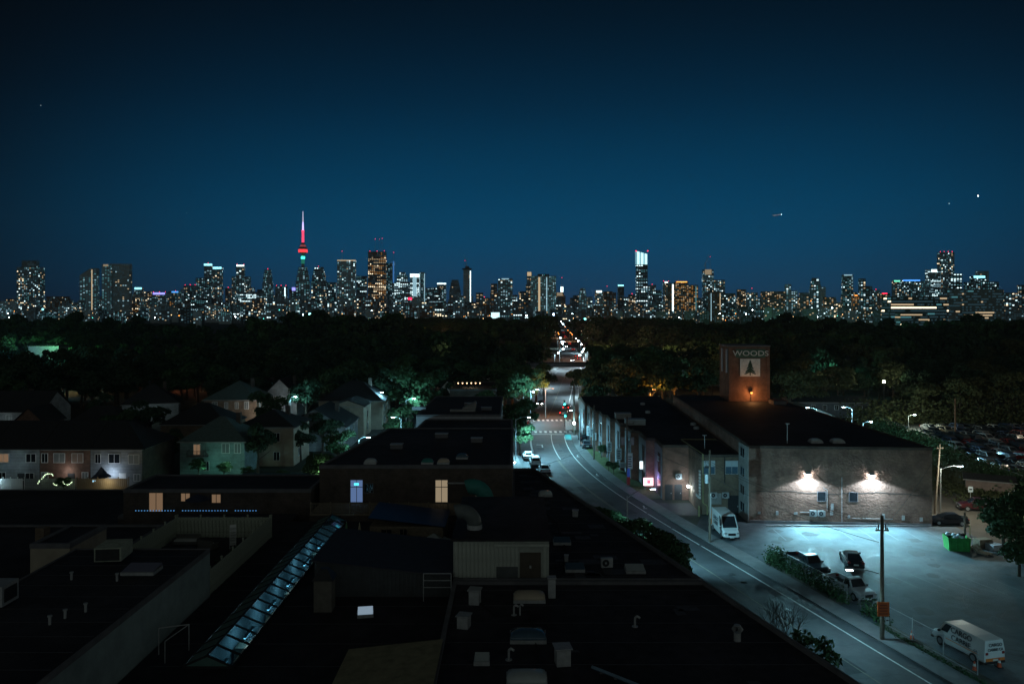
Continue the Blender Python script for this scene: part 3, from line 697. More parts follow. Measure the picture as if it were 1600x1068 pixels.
MB().box(16.4, -.12, 7.9, 17.6, -.06, 9.7).build('door', M_beige, B3)
t = thing('roof_deck', 'timber deck with a baluster railing in front of the lit doors', 'deck', (-12.2, 79.5, 0))
MB().box(-8, 0, 7.55, 7.9, 4.45, 7.75).build('floor', M_wood, t)
MB().box(-8, .1, 0, 7.9, .2, 7.54).build('wall', M_brickd, t)
MB().box(-8, .02, 8.72, 7.9, .1, 8.78).box(-8, .03, 7.86, 7.9, .09, 7.91).build('handrail', M_wood, t)
bl = None
for k in range(99):
    if bl is None: bl = o = MB().box(-.022, .035, 7.9, .022, .08, 8.72).build('baluster', M_wood, t)
    else: o = inst('baluster', bl, t)
    o.location = (-7.9+k*.16, 0, 0)
for k in range(9): MB().box(-.06, 0, 7.75, .06, .12, 8.9).build('post', M_wood, t, (-7.9+k*1.96, 0, 0))
t = thing('wall_lamp', 'small lamp on the corner of the brick block facing the street', 'lamp', (.35, 110.2, 7.2))
MB().box(-.15, -.12, -.1, .15, .12, .1).build('housing', M_metal, t); MB().ball((0, 0, -.16), .14).build('bulb', E_lamp, t); lamp_light('wall_lamp_light', (.8, 110.2, 6.9), 250)

# low sheds between the ridge skylight and the plant room
t = thing('sloping_shed', 'dark corrugated lean-to roof between skylight and plant room', 'shed', (-14.5, 58.5, 7.0))
MB().add([(0, 0, 0), (10, 0, 0), (10, 8.5, 0), (0, 8.5, 0), (0, 0, 2.6), (10, 0, 1.5), (10, 8.5, 1.5), (0, 8.5, 2.6)], [(0, 1, 5, 4), (1, 2, 6, 5), (2, 3, 7, 6), (3, 0, 4, 7)]).build('wall', mat('dark_sheet', (.075, .085, .09), .7, .2), t)
MB().add([(-.2, -.25, 2.66), (10.1, -.25, 1.54), (10.1, 8.6, 1.54), (-.2, 8.6, 2.66), (-.2, -.25, 2.74), (10.1, -.25, 1.62), (10.1, 8.6, 1.62), (-.2, 8.6, 2.74)], [(4, 5, 6, 7), (0, 1, 5, 4), (1, 2, 6, 5), (3, 0, 4, 7), (3, 2, 1, 0)]).build('roof', mat('dark_roof_sheet', (.05, .05, .06), .6, .2), t)
rb = None
for k in range(33):
    x = .1+k*.3
    o = MB().box(x, -.05, .03, x+.14, -.004, 2.5-x*.11).build('sheet', mat('dark_sheet', 0), t)
t = thing('chimney_box', 'square rendered chimney with a dark hood beside the lean-to', 'chimney', (-13.2, 53.6+2.5, 7.0)); MB().box(-.62, -.62, 0, .62, .62, 2.2).build('stack', mat('chimney_render', (.15, .14, .12), .9, .2, 2), t)
MB().add([(-.75, -.75, 2.2), (.75, -.75, 2.2), (.75, .75, 2.2), (-.75, .75, 2.2), (-.25, -.25, 2.9), (.25, -.25, 2.9), (.25, .25, 2.9), (-.25, .25, 2.9)], [(0, 1, 5, 4), (1, 2, 6, 5), (2, 3, 7, 6), (3, 0, 4, 7), (4, 5, 6, 7)]).build('hood', M_dmetal, t)
# glass garden room and its pyramid rooflight
t = thing('garden_room', 'rooftop garden room with a sloping glass roof and timber wall', 'building', (-12.6, 70.5, 7.0))
MB().box(0, 0, 0, 6.5, 5.5, 1.9).build('wall', M_wood, t)
m = MB(); m.add([(-.1, -.3, 2.75), (6.7, -.3, 1.95), (6.7, 5.6, 1.95), (-.1, 5.6, 2.75)], [(0, 1, 2, 3)]).add([(-.1, -.3, 2.69), (6.7, -.3, 1.89), (6.7, 5.6, 1.89), (-.1, 5.6, 2.69)], [(3, 2, 1, 0)]); m.build('roof', mat('dark_film', (.03, .03, .06), .3, .3), t)
window(t, (1.5, -.02, 1.1), .9, 1.1, '-y', M_glassd, M_wood); window(t, (3.0, -.02, 1.0), .6, 1.4, '-y', M_glassd, M_wood)
t = thing('pyramid_rooflight', 'frosted glass pyramid beside the garden room', 'skylight', (-6.9, 70.4, 7.0))
MB().box(-1.9, -1.6, 0, 1.9, 1.6, .25).build('kerb_frame', M_metal, t)
for k in range(4):
    c_ = [(-1.85, -1.55), (1.85, -1.55), (1.85, 1.55), (-1.85, 1.55)]; a, b = c_[k], c_[(k+1) % 4]
    MB().add([(*a, .25), (*b, .25), (0, 0, 1.35)], [(0, 1, 2)]).build('pane', M_frost, t)
for (x, y, lab, mt) in ((-14.6, 70.3, 'closed green garden umbrella by the garden room', mat('green_cloth', (.1, .22, .12), .9, .2)), (-13.4, 70.0, 'closed cream garden umbrella by the garden room', mat('cream_cloth', (.36, .33, .22), .9, .2))):
    t = thing('closed_umbrella', lab, 'umbrella', (x, y, 7)); MB().cyl((0, 0, 0), (0, 0, 2.4), .03).build('pole', M_metal, t); MB().lathe([(.3, .7), (.22, 1.2), (.1, 2.0), (.03, 2.35)], 10).build('canopy', mt, t)
# railing left of the plant room
t = thing('roof_ladder_rail', 'pale tube guard rail beside the plant room', 'railing', (-6.4, 57.6, 7.0))
MB().tube([(0, 0, 0), (0, 0, 2.0), (2.0, 0, 2.0), (2.0, 0, 0)], .035).tube([(0, 0, 1.0), (2.0, 0, 1.0)], .03).tube([(0, 0, 1.5), (2, 0, 1.5)], .03).build('rail', M_metal, t)
t = thing('roof_ladder_rail', 'pale tube guard rail below the raised roof wall', 'railing', (-21.6, 48.7, 7.0))
MB().tube([(0, 0, 0), (0, 0, 1.6), (1.6, .6, 1.6), (1.6, .6, 0)], .035).tube([(.9, -1.2, 0), (.9, -1.2, 1.3), (1.6, .6, 1.6)], .03).build('rail', M_metal, t)
# low shed bottom centre
t = thing('low_shed', 'low shed with a pale wall at the bottom of the picture', 'shed', (-9.6, 40.6, 7.0))
MB().add([(0, 0, 0), (5.4, 0, 0), (5.4, 6.6, 0), (0, 6.6, 0), (0, 0, .9), (5.4, 0, 1.5), (5.4, 6.6, 1.5), (0, 6.6, .9)], [(0, 1, 5, 4), (1, 2, 6, 5), (2, 3, 7, 6), (3, 0, 4, 7)]).build('wall', M_beige, t)
MB().add([(-.1, -.1, .92), (5.5, -.1, 1.52), (5.5, 6.7, 1.52), (-.1, 6.7, .92)], [(0, 1, 2, 3)]).build('roof', mat('mossy_felt', (.26, .24, .15), .9, .3), t)
t = thing('rooftop_unit', 'boxy rooftop air unit with an open frame on the raised roof', 'air conditioner', (-28.2, 56.0, 10.4), .1)
MB().box(-.9, -.6, .15, .9, 1.6, 1.1).build('casing', M_fwood, t); MB().box(-.8, -.62, .22, .8, -.6, 1.02).build('grille', M_dmetal, t)
t = thing('rooftop_unit', 'pale rooftop unit at the left edge of the picture', 'air conditioner', (-30.6, 47.6, 10.4), 0)
MB().box(-1.2, -.6, .1, .5, 1.0, 1.3).build('casing', M_metal, t); MB().box(.5, -.4, .3, .53, .8, 1.1).build('grille', M_dmetal, t)
for (px, py, z) in ((134, 955, 10.4), (78, 975, 10.4), (102, 965, 10.4), (112, 905, 10.4), (183, 907, 10.4)):
    x, y = rp(px, py, z); t = thing('roof_pipe', 'stubby vent pipe on the raised roof at left', 'pipe', (x, y, z), 0, 'vent pipes on the raised roof')
    MB().cyl((0, 0, 0), (0, 0, .45), .08).build('pipe', M_metal, t); MB().cyl((0, 0, .45), (0, 0, .52), .13).build('cap', M_metal, t)

# row with the three lit windows and the blue string lights
B4, _ = block('low_flat', 'low dark building with three warm lit windows behind the terrace', [(-40.5, 83), (-21.0, 83), (-21.0, 90.5), (-40.5, 90.5)], 0, 9.3, M_brickd, M_tar, parapet=.1)
for (px, py, w, h) in ((244.5, 783.5, 1.4, 1.9), (290.5, 776, .9, .8), (338.5, 778, .9, .85)):
    c = loc3(px, py, 83); window(B4, (c[0]+40.5, -.02, c[2]), w, h, '-y', E_room, M_wood, blind=None)
t = thing('string_lights', 'blue string of lights along the low terrace rail', 'lights', (-38.5, 81.5, 7.1))
m = MB(); m2 = MB()
for k in range(42):
    x = k*.3
    if 13 < k < 16 or 31 < k < 34: continue
    m.box(x-.04, -.04, .42, x+.04, .04, .5)
m2.tube([(0, 0, .5), (12.6, 0, .5)], .015); m2.tube([(0, 0, 0), (0, 0, .5)], .03); m2.tube([(12.6, 0, 0), (12.6, 0, .5)], .03); m2.tube([(6, 0, 0), (6, 0, .5)], .03)
m.build('bulb', E_blue, t, kind='stuff'); m2.build('cord', M_dmetal, t)
t = thing('garden_umbrella', 'dark open garden umbrella in front of the second lit window', 'umbrella', (-32.2, 81.6, 7.0))
MB().cyl((0, 0, 0), (0, 0, 2.1), .03).build('pole', M_dmetal, t); MB().lathe([(1.3, 1.65), (.7, 1.95), (.05, 2.2)], 8).build('canopy', mat('navy_cloth', (.03, .04, .07), .9, .2), t)
L6, _ = block('long_roof', 'long black roof between the terrace and the townhouses', [(-90, 84), (-41, 84), (-46, 112), (-90, 112)], 0, 2.8, M_brickd, M_tar, parapet=.1)
L7, _ = block('long_roof', 'low black roof left of the brick block', [(-45.5, 92), (-21, 92), (-21, 114), (-45.5, 114)], 0, 4.2, M_brickd, M_tar, parapet=.1)
t = thing('blue_shed', 'blue grey sloping metal roof beside the brick block', 'shed', (-34.2, 95, 4.2))
MB().box(0, 0, 0, 8.0, 7, 1.6).build('wall', M_concd, t)
MB().add([(-.2, -.2, 1.6), (8.2, -.2, 1.6), (8.2, 7, 3.0), (-.2, 7, 3.0), (-.2, 7, 1.6), (8.2, 7, 1.6)], [(0, 1, 2, 3), (3, 2, 5, 4), (0, 3, 4), (1, 5, 2)]).build('roof', mat('blue_sheet', (.10, .22, .26), .5, .3, .6, dirt=.5), t)
# middle flat roofs behind the brick block
M1, _ = block('shop_roof', 'dark flat shop roof behind the brick block', [(-17.0, 110.9), (.2, 110.9), (.1, 146), (-15.8, 146)], 0, 8, M_brickd, M_tar, parapet=.15)
M2, _ = block('shop_roof', 'flat roof with a pale front edge further up the street', [(-17.6, 146.4), (-2, 146.4), (-2, 178), (-17, 178)], 0, 8.8, mat('pale_fascia', (.36, .37, .4), .8, .15), M_tar, parapet=.12)
M3, _ = block('shop_roof', 'farthest flat roof of the shops with a row of lamps behind', [(-16, 205), (-4, 205), (-4, 228), (-16, 228)], 0, 7.6, M_brickd, M_tar, parapet=.2)
t = thing('roof_stair', 'small white stair hatch on the pale edged roof', 'hatch', (-9.2, 152, 8.8)); MB().box(-2.6, -.6, 0, 2.2, .6, .35).build('base', M_conc, t); MB().add([(-.4, .6, .35), (2.2, .6, .35), (2.2, 4, .35), (-.4, 4, .35), (2.2, .7, 1.6), (2.2, 4, 1.6)], [(0, 1, 4), (1, 2, 5, 4), (0, 4, 5, 3), (2, 3, 5)]).build('hood', M_conc, t)
for k in range(6):
    x = (716+k*6.8-800)*212/F; t = thing('roof_lamp', 'small warm lamp in the row above the farthest shop roof', 'lamp', (x, 212, 7.6), 0, 'row of warm roof lamps')
    MB().cyl((0, 0, 0), (0, 0, 1.0), .04).build('post', M_dmetal, t); MB().ball((0, 0, 1.1), .16).build('bulb', E_warm, t)
lamp_light('roof_lamp_light', (-11, 211.6, 9.2), 120, (1, .75, .45))
for k, (px, py, w) in enumerate([(655, 640, 2.6), (735, 633, 2.4), (760, 640, 2.0), (770, 672, 2.2), (665, 670, 2.6), (690, 683, 1.6), (745, 690, 1.4), (620, 700, 1.4)]):
    z = 8.8 if py < 650 else 11.6
    if py < 650: x, y = rp(px, py, 8.8)
    else: x, y = rp(px, py, 11.6)
    if py > 650 and y > 109: continue
    t = thing('roof_unit', ['long low unit at the left of the pale edged roof', 'low unit in the middle of the pale edged roof', 'right hand low unit on the pale edged roof', 'long unit near the street edge of the brick block roof', 'long low unit at the back of the brick block roof', 'small box left of centre on the brick block roof', 'small box right of centre on the brick block roof', 'small box at the left of the brick block roof'][k], 'roof unit', (x, y, z))
    MB().box(-w/2, -.5, 0, w/2, .5, .5).build('casing', M_concd, t); MB().box(-w/2-.05, -.55, .5, w/2+.05, .55, .56).build('lid', M_metal, t)
# ================================================================== brick factory with the sign tower
A_, B_ = (31.3, 105.2), (54.6, 103.5)
W1, (wx, wy) = block('brick_factory', 'tall brown brick factory block with two floodlights on its blank wall', [A_, B_, (53.5, 168), (34.0, 168), (31.6, 109.7)], 0, 10.1, M_brickw, M_tar, parapet=.1, pw=.3, pmat=M_brickd)
rzw = math.atan2(B_[1]-A_[1], B_[0]-A_[0])
fr = bpy.data.objects.new('wall_fittings', None)
def wpt(px, z, o=0.0):
    "point on the floodlit wall under photo column px, o metres in front of it"
    k = (px-800)/F; s = (k*A_[1]-A_[0])/((B_[0]-A_[0])-k*(B_[1]-A_[1]))
    x = A_[0]+(B_[0]-A_[0])*s; y = A_[1]+(B_[1]-A_[1])*s
    return (x+math.sin(rzw)*o, y-math.cos(rzw)*o, z)
def wz(py, D=104.5): return CH-(py-HZ)*D/F
def onw(mb, name, m, px, z, parent=W1, o=.01):
    p = wpt(px, z, o); return mb.build(name, m, parent, (p[0]-wx, p[1]-wy, p[2]), rzw)
for px in (1283.5, 1333):
    p = wpt(px, wz(775), .0); o = window(W1, (p[0]-wx, p[1]-wy, p[2]), 1.0, 1.15, '-y', M_glassd, M_concd, mullion=False); o.rotation_euler = (0, 0, rzw)
# ragged projecting brick course across the wall, like the dark line in the photo
m = MB(); x = 0
while x < 22.5:
    L = rnd.uniform(.5, 1.1); z = wz(792) - wz(795)+.0
    zz = (.35*math.sin(x*.5)+.15*math.sin(x*1.7)) * .35
    m.box(x, -.05, zz-.06, x+L, .0, zz+.05); x += L
m.build('brick_course', M_brickd, W1, (0.05+0.2, -.005, wz(768)-.1), rzw)
m = MB(); m.box(0, -.12, 0, 23.1, -.004, .35); m.build('plinth', M_concd, W1, (0.1, 0, 0), rzw)
for px, py, w, h in ((1186, 802, .35, .3), (1214, 802, .3, .5), (1243, 802, .45, .3), (1300, 791, .3, .9), (1299, 801, .35, .45), (1326, 806, .3, .35), (1380, 804, .35, .6), (1411, 806, .35, .6), (1439, 808, .35, .5)):
    onw(MB().box(-w/2, -.1, -h/2, w/2, 0, h/2), 'junction_box', M_metal, px, wz(py))
m = MB().tube([(0, -.05, 0), (0, -.05, 5.9)], .04); onw(m, 'downpipe', M_metal, 1315, .3)
m = MB().tube([(0, -.05, 0), (0, -.05, 2.6), (-.5, -.05, 2.9)], .035); onw(m, 'conduit', M_metal, 1292, 1.9)
m = MB().tube([(0, -.05, 0), (5.4, -.05, 0)], .03); onw(m, 'conduit', M_metal, 1328, wz(808))
m = MB().tube([(0, -.05, 0), (3.0, -.05, 0)], .03); onw(m, 'conduit', M_metal, 1250, wz(800))
for px, lab in ((1269.5, 'left of the two wall condensers under the floodlights'), (1282.5, 'right of the two wall condensers under the floodlights')):
    p = wpt(px, wz(806), .3); t = condenser(lab, p[0], p[1], p[2], rzw)
    MB().box(-.4, -.15, .02, .4, .28, .08).build('bracket', M_metal, t)
for px, lab, gr in ((1262, 'left floodlight high on the brick wall of the car park', 0), (1361, 'right floodlight high on the brick wall of the car park', 0)):
    p = wpt(px, wz(741), 0); t = thing('floodlight', lab, 'floodlight', p, rzw, 'floodlights on the brick wall')
    MB().add([(-.35, 0, .2), (.35, 0, .2), (.35, -.45, .05), (-.35, -.45, .05), (-.35, 0, .35), (.35, 0, .35), (.35, -.4, .14), (-.35, -.4, .14)], [(0, 3, 2, 1), (4, 5, 6, 7), (0, 1, 5, 4), (1, 2, 6, 5), (2, 3, 7, 6), (3, 0, 4, 7)]).build('housing', M_metal, t)
    MB().box(-.32, -.42, -.12, .32, -.03, .05).build('lens', E_lampw, t)
    q = wpt(px, wz(741)-.25, .85)
    lamp_light('floodlight_light', q, 3000, (.58, .83, 1), 146, .22, (0, -.05, -1), .16)
    lamp_light('floodlight_throw', (q[0], q[1]-.2, q[2]), 16500, (.34, .84, 1), 112, .16, (-.02, -1, -1.15), .9)
# windows of the short left return of the tall block
for z in (8.9, 6.3, 3.9, 1.6):
    o = window(W1, (0.1, 2.3, z), 1.7, 1.15 if z < 8 else 1.5, '-x', M_glassd, M_grey)
MB().box(-.14, .0, 0, -.02, 4.3, 10.0).build('return_panel', mat('pale_render', (.26, .27, .26), .9, .2, 1), W1, (0, 0, 0))
for z in (8.9, 6.3, 3.9, 1.6):
    window(W1, (-.15, 2.3, z), 1.9, 1.2, '-x', M_glassd, M_grey)
# roof pieces
for px, lab in ((1274, 'left pale roof dome near the front edge of the factory roof'), (1308, 'right pale roof dome near the front edge of the factory roof')):
    x, y = P(px, 691, 10.1); skylight_dome('roof_skylight', lab, x, y, 10.1, 1.6, 1.4, M_frost)
x, y = P(1230, 692, 10.1); t = thing('roof_mast', 'thin mast with a small dish on the factory roof', 'mast', (x, y, 10.1)); MB().cyl((0, 0, 0), (0, 0, 2.6), .06).build('pole', M_metal, t); MB().lathe([(.02, 2.5), (.3, 2.62), (.32, 2.68)], 12).build('dish', M_white, t)
# the sign tower
TX, TY = 46.9, 157.5
T = thing('sign_tower', 'square brick tower with a WOODS sign and white tree panel', 'tower', (TX, TY, 10.1), R(-2))
MB().box(-4, 0, 0, 4, 8, 10.8).build('wall', M_brick, T); MB().box(-4.15, -.15, 10.8, 4.15, 8.15, 11.0).build('cornice', M_concd, T)
for x in (-4.0, 3.4): MB().box(x, -.18, 0, x+.6, 0, 10.6).build('pilaster', M_brick, T)
MB().box(-2.6, -.2, 8.6, 3.1, -.02, 10.3).build('sign_board', mat('green_board', (.08, .15, .11), .7, .2), T)
sb = MB().box(-1.8, -.2, 4.9, 2.1, -.02, 8.4).build('tree_panel', M_white, T)
m = MB()
for z0, z1, w in ((7.0, 8.1, .45), (6.4, 7.3, .75), (5.8, 6.7, 1.0), (5.4, 6.1, 1.2)):
    for s in (-1, 1): m.add([(.15+s*.06, -.22, z1), (.15+s*w, -.22, z0), (.15+s*w*.8, -.22, z0-.08), (.15+s*.06, -.22, z0+.3)], [(0, 1, 2, 3) if s < 0 else (3, 2, 1, 0)])
m.box(.05, -.23, 5.1, .25, -.215, 8.1); m.build('tree_emblem', mat('emblem_green', (.03, .07, .05), .7, .1), sb)
def text(body, size, m, parent, loc, rot, extrude=.02, name='lettering', sx=1.0, shear=0):
    cu = bpy.data.curves.new(name, 'FONT'); cu.body = body; cu.size = size; cu.extrude = extrude; cu.align_x = 'CENTER'; cu.align_y = 'CENTER'; cu.offset = size*.006
    cu.resolution_u = 3
    tmp = bpy.data.objects.new('tmp', cu); COL.objects.link(tmp)
    me = bpy.data.meshes.new_from_object(tmp); bpy.data.objects.remove(tmp); me.materials.clear(); me.materials.append(m)
    o = link(bpy.data.objects.new(name, me)); o.location = loc; o.rotation_euler = rot; o.scale = (sx, 1, 1)
    if parent: setp(o, parent)
    return o
text('WOODS', 1.45, M_white, T, (.25, -.24, 9.42), (R(90), 0, 0), .03, sx=1.25)
MB().box(-.12, -4.5+4.2, 0, 0, 0, 0).v
for y0 in (1.0, 5.0): MB().box(-4.1, y0, 5.5, -4.0, y0+1.2, 10.2).build('side_panel', mat('pale_blue_panel', (.3, .38, .45), .6, .1), T)
t = thing('sodium_lamp', 'orange lamp at the foot of the sign tower', 'lamp', (TX+.2, TY-.9, 10.1)); MB().cyl((0, .5, 0), (0, .5, 1.9), .05).tube([(0, .5, 1.9), (0, 0, 2.0)], .04).build('post', M_dmetal, t); MB().ball((0, 0, 1.75), .22).build('bulb', E_orange, t); MB().lathe([(.3, 1.9), (.1, 2.02)], 10).build('hood', M_dmetal, t)
lamp_light('sodium_light', (TX+.2, TY-1.6, 11.6), 300, (1, .42, .14), size=.2)
m = MB()
t = thing('stair_bulkhead', 'small dark bulkhead right of the sign tower', 'bulkhead', (51.0, 153, 10.1)); MB().box(-1.2, -1.5, 0, 1.2, 1.5, .7).build('wall', M_concd, t); MB().box(-1.3, -1.6, .7, 1.3, 1.6, .8).build('roof', M_tar, t)

# second block (two floors) with two windows, doors, condensers
W2, (w2x, w2y) = block('brick_annex', 'lower brick annex with two pale windows above the white van', [(26.0, 109.6), (31.5, 109.6), (31.9, 122.4), (26.2, 122.4)], 0, 8.1, M_brickt, M_tar, parapet=.1, pmat=M_brickd)
for px in (1107, 1143):
    c = ((px-800)*109.6/F, 0, CH-(729.5-HZ)*109.6/F); o = window(W2, (c[0]-26.0, -.02, c[2]), 1.65, 1.75, '-y', M_blueg, M_metal, blind=mat('pale_blind', (.45, .52, .55), .8, .1))
o = MB().box(3.7, -.06, 0, 5.2, -.0, 2.6).build('door', M_dmetal, W2); MB().box(5.0, -.1, 1, 5.1, -.06, 1.2).build('handle', M_metal, o)
MB().box(1.4, -.1, 1.4, 2.8, 0, 2.9).build('meter_panel', M_conc, W2)
MB().box(3.2, -.08, 4.3, 3.3, 0, 8.0).build('pipe', M_dmetal, W2)
m = MB().tube([(.25, -.15, 8.3), (.25, -.15, 1.6), (.8, -.3, 1.2), (.8, -.3, 0)], .08); m.build('gas_pipe', mat('yellow_pipe', (.32, .29, .14), .6, .2), W2)
m = MB().tube([(.25, -.15, 8.3), (-.1, 12.6, 8.3), (5.3, 12.6, 8.3)], .05); m.build('gas_pipe', MATS['yellow_pipe'], W2)
m = MB(); [m.box(-.18, .9+k*.55, 2.0, -.02, 1.2+k*.55, 2.3) for k in range(3)]
for k in range(9): m.box(-.2, -.02, 2.1+k*.45, -.04, .5, 2.4+k*.45)
m.build('sign_letter_strip', M_white, W2, kind='stuff')
for px, lab in ((1115.5, 'fan condenser on the annex wall left of the other'), (1134, 'fan condenser on the annex wall above the van')):
    x = (px-800)*109.2/F; t = condenser(lab, x, 109.3, CH-(778-HZ)*109.3/F, 0); MB().box(-.4, -.15, .02, .4, .28, .08).build('bracket', M_metal, t)
t = thing('wall_lamp', 'bright lamp on the side wall of the brick annex', 'lamp', (25.9, 116, 2.5), 0); MB().box(-.25, -.15, 0, 0.05, .15, .18).build('housing', M_metal, t); MB().ball((-.25, 0, -.05), .18).build('bulb', E_lampw, t)
lamp_light('annex_light', (25.2, 116, 2.3), 170, (.6, .85, 1))
t = thing('bollard', 'yellow bollard at the corner of the brick annex', 'bollard', (25.5, 108.6, 0)); MB().cyl((0, 0, 0), (0, 0, 1.3), .12, n=10).build('post', MATS['yellow_pipe'], t); MB().ball((0, 0, 1.3), .12).build('cap', MATS['yellow_pipe'], t)

# sawtooth front: front faces of red brick, street-side returns of pale render
saw = [(22.3, 117.9), (22.35, 124.2), (21.0, 124.5), (21.1, 131.6), (19.8, 132.0), (19.9, 139.2), (19.0, 139.5), (19.05, 146.0), (18.1, 146.4), (18.2, 152.0), (17.3, 152.3), (17.4, 158.2), (16.6, 158.5), (16.7, 164), (16.2, 164.2), (16.3, 170.6), (15.7, 170.8), (15.8, 186)]
poly = [(26.2, 117.9)] + saw + [(34.0, 186), (34.0, 168.2), (31.9, 122.6), (26.1, 122.5)]
SW, (sx_, sy_) = block('sawtooth_shops', 'long two floor brick row with stepped shop fronts along the street', poly, 0, 8.0, M_brick, M_tar, parapet=.12, pw=.25, pmat=M_brickd)
M_ret = mat('pale_return', (.25, .26, .28), .85, .2, 1)
for i in range(0, len(saw)-1, 2):
    (x0, y0), (x1, y1) = saw[i], saw[i+1]
    o = MB().box(-.1, .3, .1, -.02, y1-y0-.1, 7.6).build('return_panel', M_ret, SW, (x0-sx_, y0-sy_, 0))
    w = MB().box(-.14, 1.2, 3.6, -.11, min(3.2, y1-y0-.8), 6.6).build('window', M_glassd, SW, (x0-sx_, y0-sy_, 0))
    MB().box(-.16, 1.1, 3.5, -.10, min(3.3, y1-y0-.7), 3.6).build('sill', M_conc, w)
    w = MB().box(-.14, 1.0, .2, -.11, min(3.6, y1-y0-.6), 2.6).build('window', mat('shop_glass_dim', (.06, .07, .08), .1, 0), SW, (x0-sx_, y0-sy_, 0))
    MB().box(-.17, .9, 2.6, -.1, min(3.7, y1-y0-.5), 2.7).build('lintel', M_conc, w)
for k, x in enumerate((22.9, 24.3)):
    door(SW, (x+.3-sx_, 117.88-sy_, 0), .95, 2.2)
t = condenser('fan condenser above the doors at the end of the brick row', 24.6, 117.6, 3.1)
MB().box(-.4, -.1, .02, .4, .28, .08).build('bracket', M_metal, t)
def sign(label, X, D, z, w, h, m, rz=0, cat='sign', name='shop_sign', bracket=True, marks=True, mk=None):
    t = thing(name, label, cat, (X, D, z), rz)
    MB().box(-w/2, -.06, 0, w/2, .06, h).build('board', m, t)
    if bracket: MB().box(-.03, -.05, -.3, .03, .05, 0).box(w/2, -.03, h*.7, w/2+.5, .03, h*.7+.06).build('bracket', M_dmetal, t)
    if marks:
        mm = MB()
        for k in range(5): mm.box(-w*.32, -.075, h*(.14+k*.15), w*(.32-.1*(k % 2)), -.062, h*(.14+k*.15)+h*.07)
        mm.build('print', mk or mat('sign_print', (.05, .08, .1), .7, .1), t)
    return t
M_signw = mat('white_sign', (.6, .66, .68), .5, .1)
for (px, py, D, w, h, lab) in [(920, 680, 166, .9, 2.0, 'tall white projecting sign nearest the crossing'), (925, 682, 160, .9, 1.8, 'white projecting sign second from the crossing'), (928.5, 687, 158, .8, 1.4, 'small white sign hung below the second one'), (952, 705, 145, .8, 1.7, 'narrow white sign in the middle of the brick row'), (967, 718, 139, .9, 2.0, 'pale white sign left of the utility pole boxes'), (973, 730, 136, 1.2, .9, 'short wide white sign under the transformers'), (984, 732, 131.5, .9, 2.6, 'tall bright white sign beside the blue post')]:
    X = (px-800)*D/F; z = CH-(py-HZ)*D/F; sign(lab, X, D, z, w, h, M_signw)
X = (1013-800)*124/F
t = sign('glowing pink and white shop sign on the ground floor', X, 124.0, CH-(758-HZ)*124/F, 1.5, 1.2, emis('sign_pink', (1, .62, .72), 2.4), marks=False)
MB().box(-.2, -.08, .35, .3, -.065, .8).box(-.6, -.08, .85, .6, -.065, .95).build('print', emis('sign_pink_mark', (1, .2, .3), 1.2), t)
lamp_light('pink_sign_light', (X-.3, 122.9, 2.2), 40, (.75, .45, 1)); lamp_light('violet_light', (21.8, 121.0, 2.6), 80, (.45, .35, 1), size=.3)
t = sign('small bright white sign high on the pink sign unit', (1002-800)*126/F, 126, CH-(732-HZ)*126/F, .5, 1.2, emis('sign_white', (.8, .95, 1), 1.8), marks=False)
t = sign('dark blue panel at the far corner of the brick row', 15.75, 184.6, 4.0, .3, 3.6, mat('blue_panel', (.05, .2, .35), .5, .1), R(-60), marks=False, bracket=False)
text('LZ', 1.0, M_signw, SW, (22.25-.14-sx_, 120.6-sy_, 5.6), (R(90), 0, R(-90)))
for (x, y, w, lab) in ((21.6, 140, 3.4, 'larger white roof unit on the brick row'), (20.6, 148, 2.8, 'smaller white roof unit on the brick row')):
    t = thing('roof_unit', lab, 'roof unit', (x, y, 8)); MB().box(-w/2, -1, 0, w/2, 1, .9).build('casing', M_conc, t); MB().box(-w/2-.05, -1.05, .9, w/2+.05, 1.05, 1.0).build('lid', M_metal, t)
for px, py in ((1083, 664), (1088, 670), (1004, 632), (1012, 645)):
    x, y = P(px, py, 8); t = thing('roof_vent', 'low dome vent on the roof of the brick row', 'vent', (x, y, 8), 0, 'dome vents on the row roof'); MB().cyl((0, 0, 0), (0, 0, .25), .5, n=12).build('duct', M_metal, t); MB().lathe([(.55, .25), (.4, .45), (.05, .52)], 12).build('cap', M_metal, t)
x, y = P(1087, 692, 8.1); t = thing('roof_mast', 'thin mast on the annex roof', 'mast', (27.8, 115, 8.1)); MB().cyl((0, 0, 0), (0, 0, 1.9), .05).build('pole', M_metal, t); MB().box(-.3, -.03, 1.85, .3, .03, 1.95).build('crossbar', M_metal, t)
# bicycle rack / clutter by the annex
for k, lab in enumerate(('bicycle leaning at the annex wall, left of the pair', 'bicycle leaning at the annex wall, right of the pair')):
    t = thing('bicycle', lab, 'bicycle', (27.2+k*.9, 108.9, 0), R(70+k*15))
    for s in (-1, 1):
        mm = MB(); n = 16
        for q in range(n):
            a, b = q/n*6.283, (q+1)/n*6.283
            mm.cyl((s*.52+.33*math.cos(a), 0, .34+.33*math.sin(a)), (s*.52+.33*math.cos(b), 0, .34+.33*math.sin(b)), .025, n=5)
        mm.build('wheel', M_rubber, t)
    MB().tube([(-.52, 0, .34), (-.15, 0, .8), (.4, 0, .82), (.0, 0, .3), (-.15, 0, .8)], .022).tube([(-.52, 0, .34), (0, 0, .3)], .02).tube([(.52, 0, .34), (.38, 0, .95)], .022).build('frame', M_metal, t)
    MB().box(-.28, -.07, .9, -.02, .07, .96).tube([(-.15, 0, .8), (-.15, 0, .92)], .018).build('saddle', M_plastic, t); MB().tube([(.38, -.25, .98), (.38, .25, .98)], .018).build('handlebar', M_metal, t)

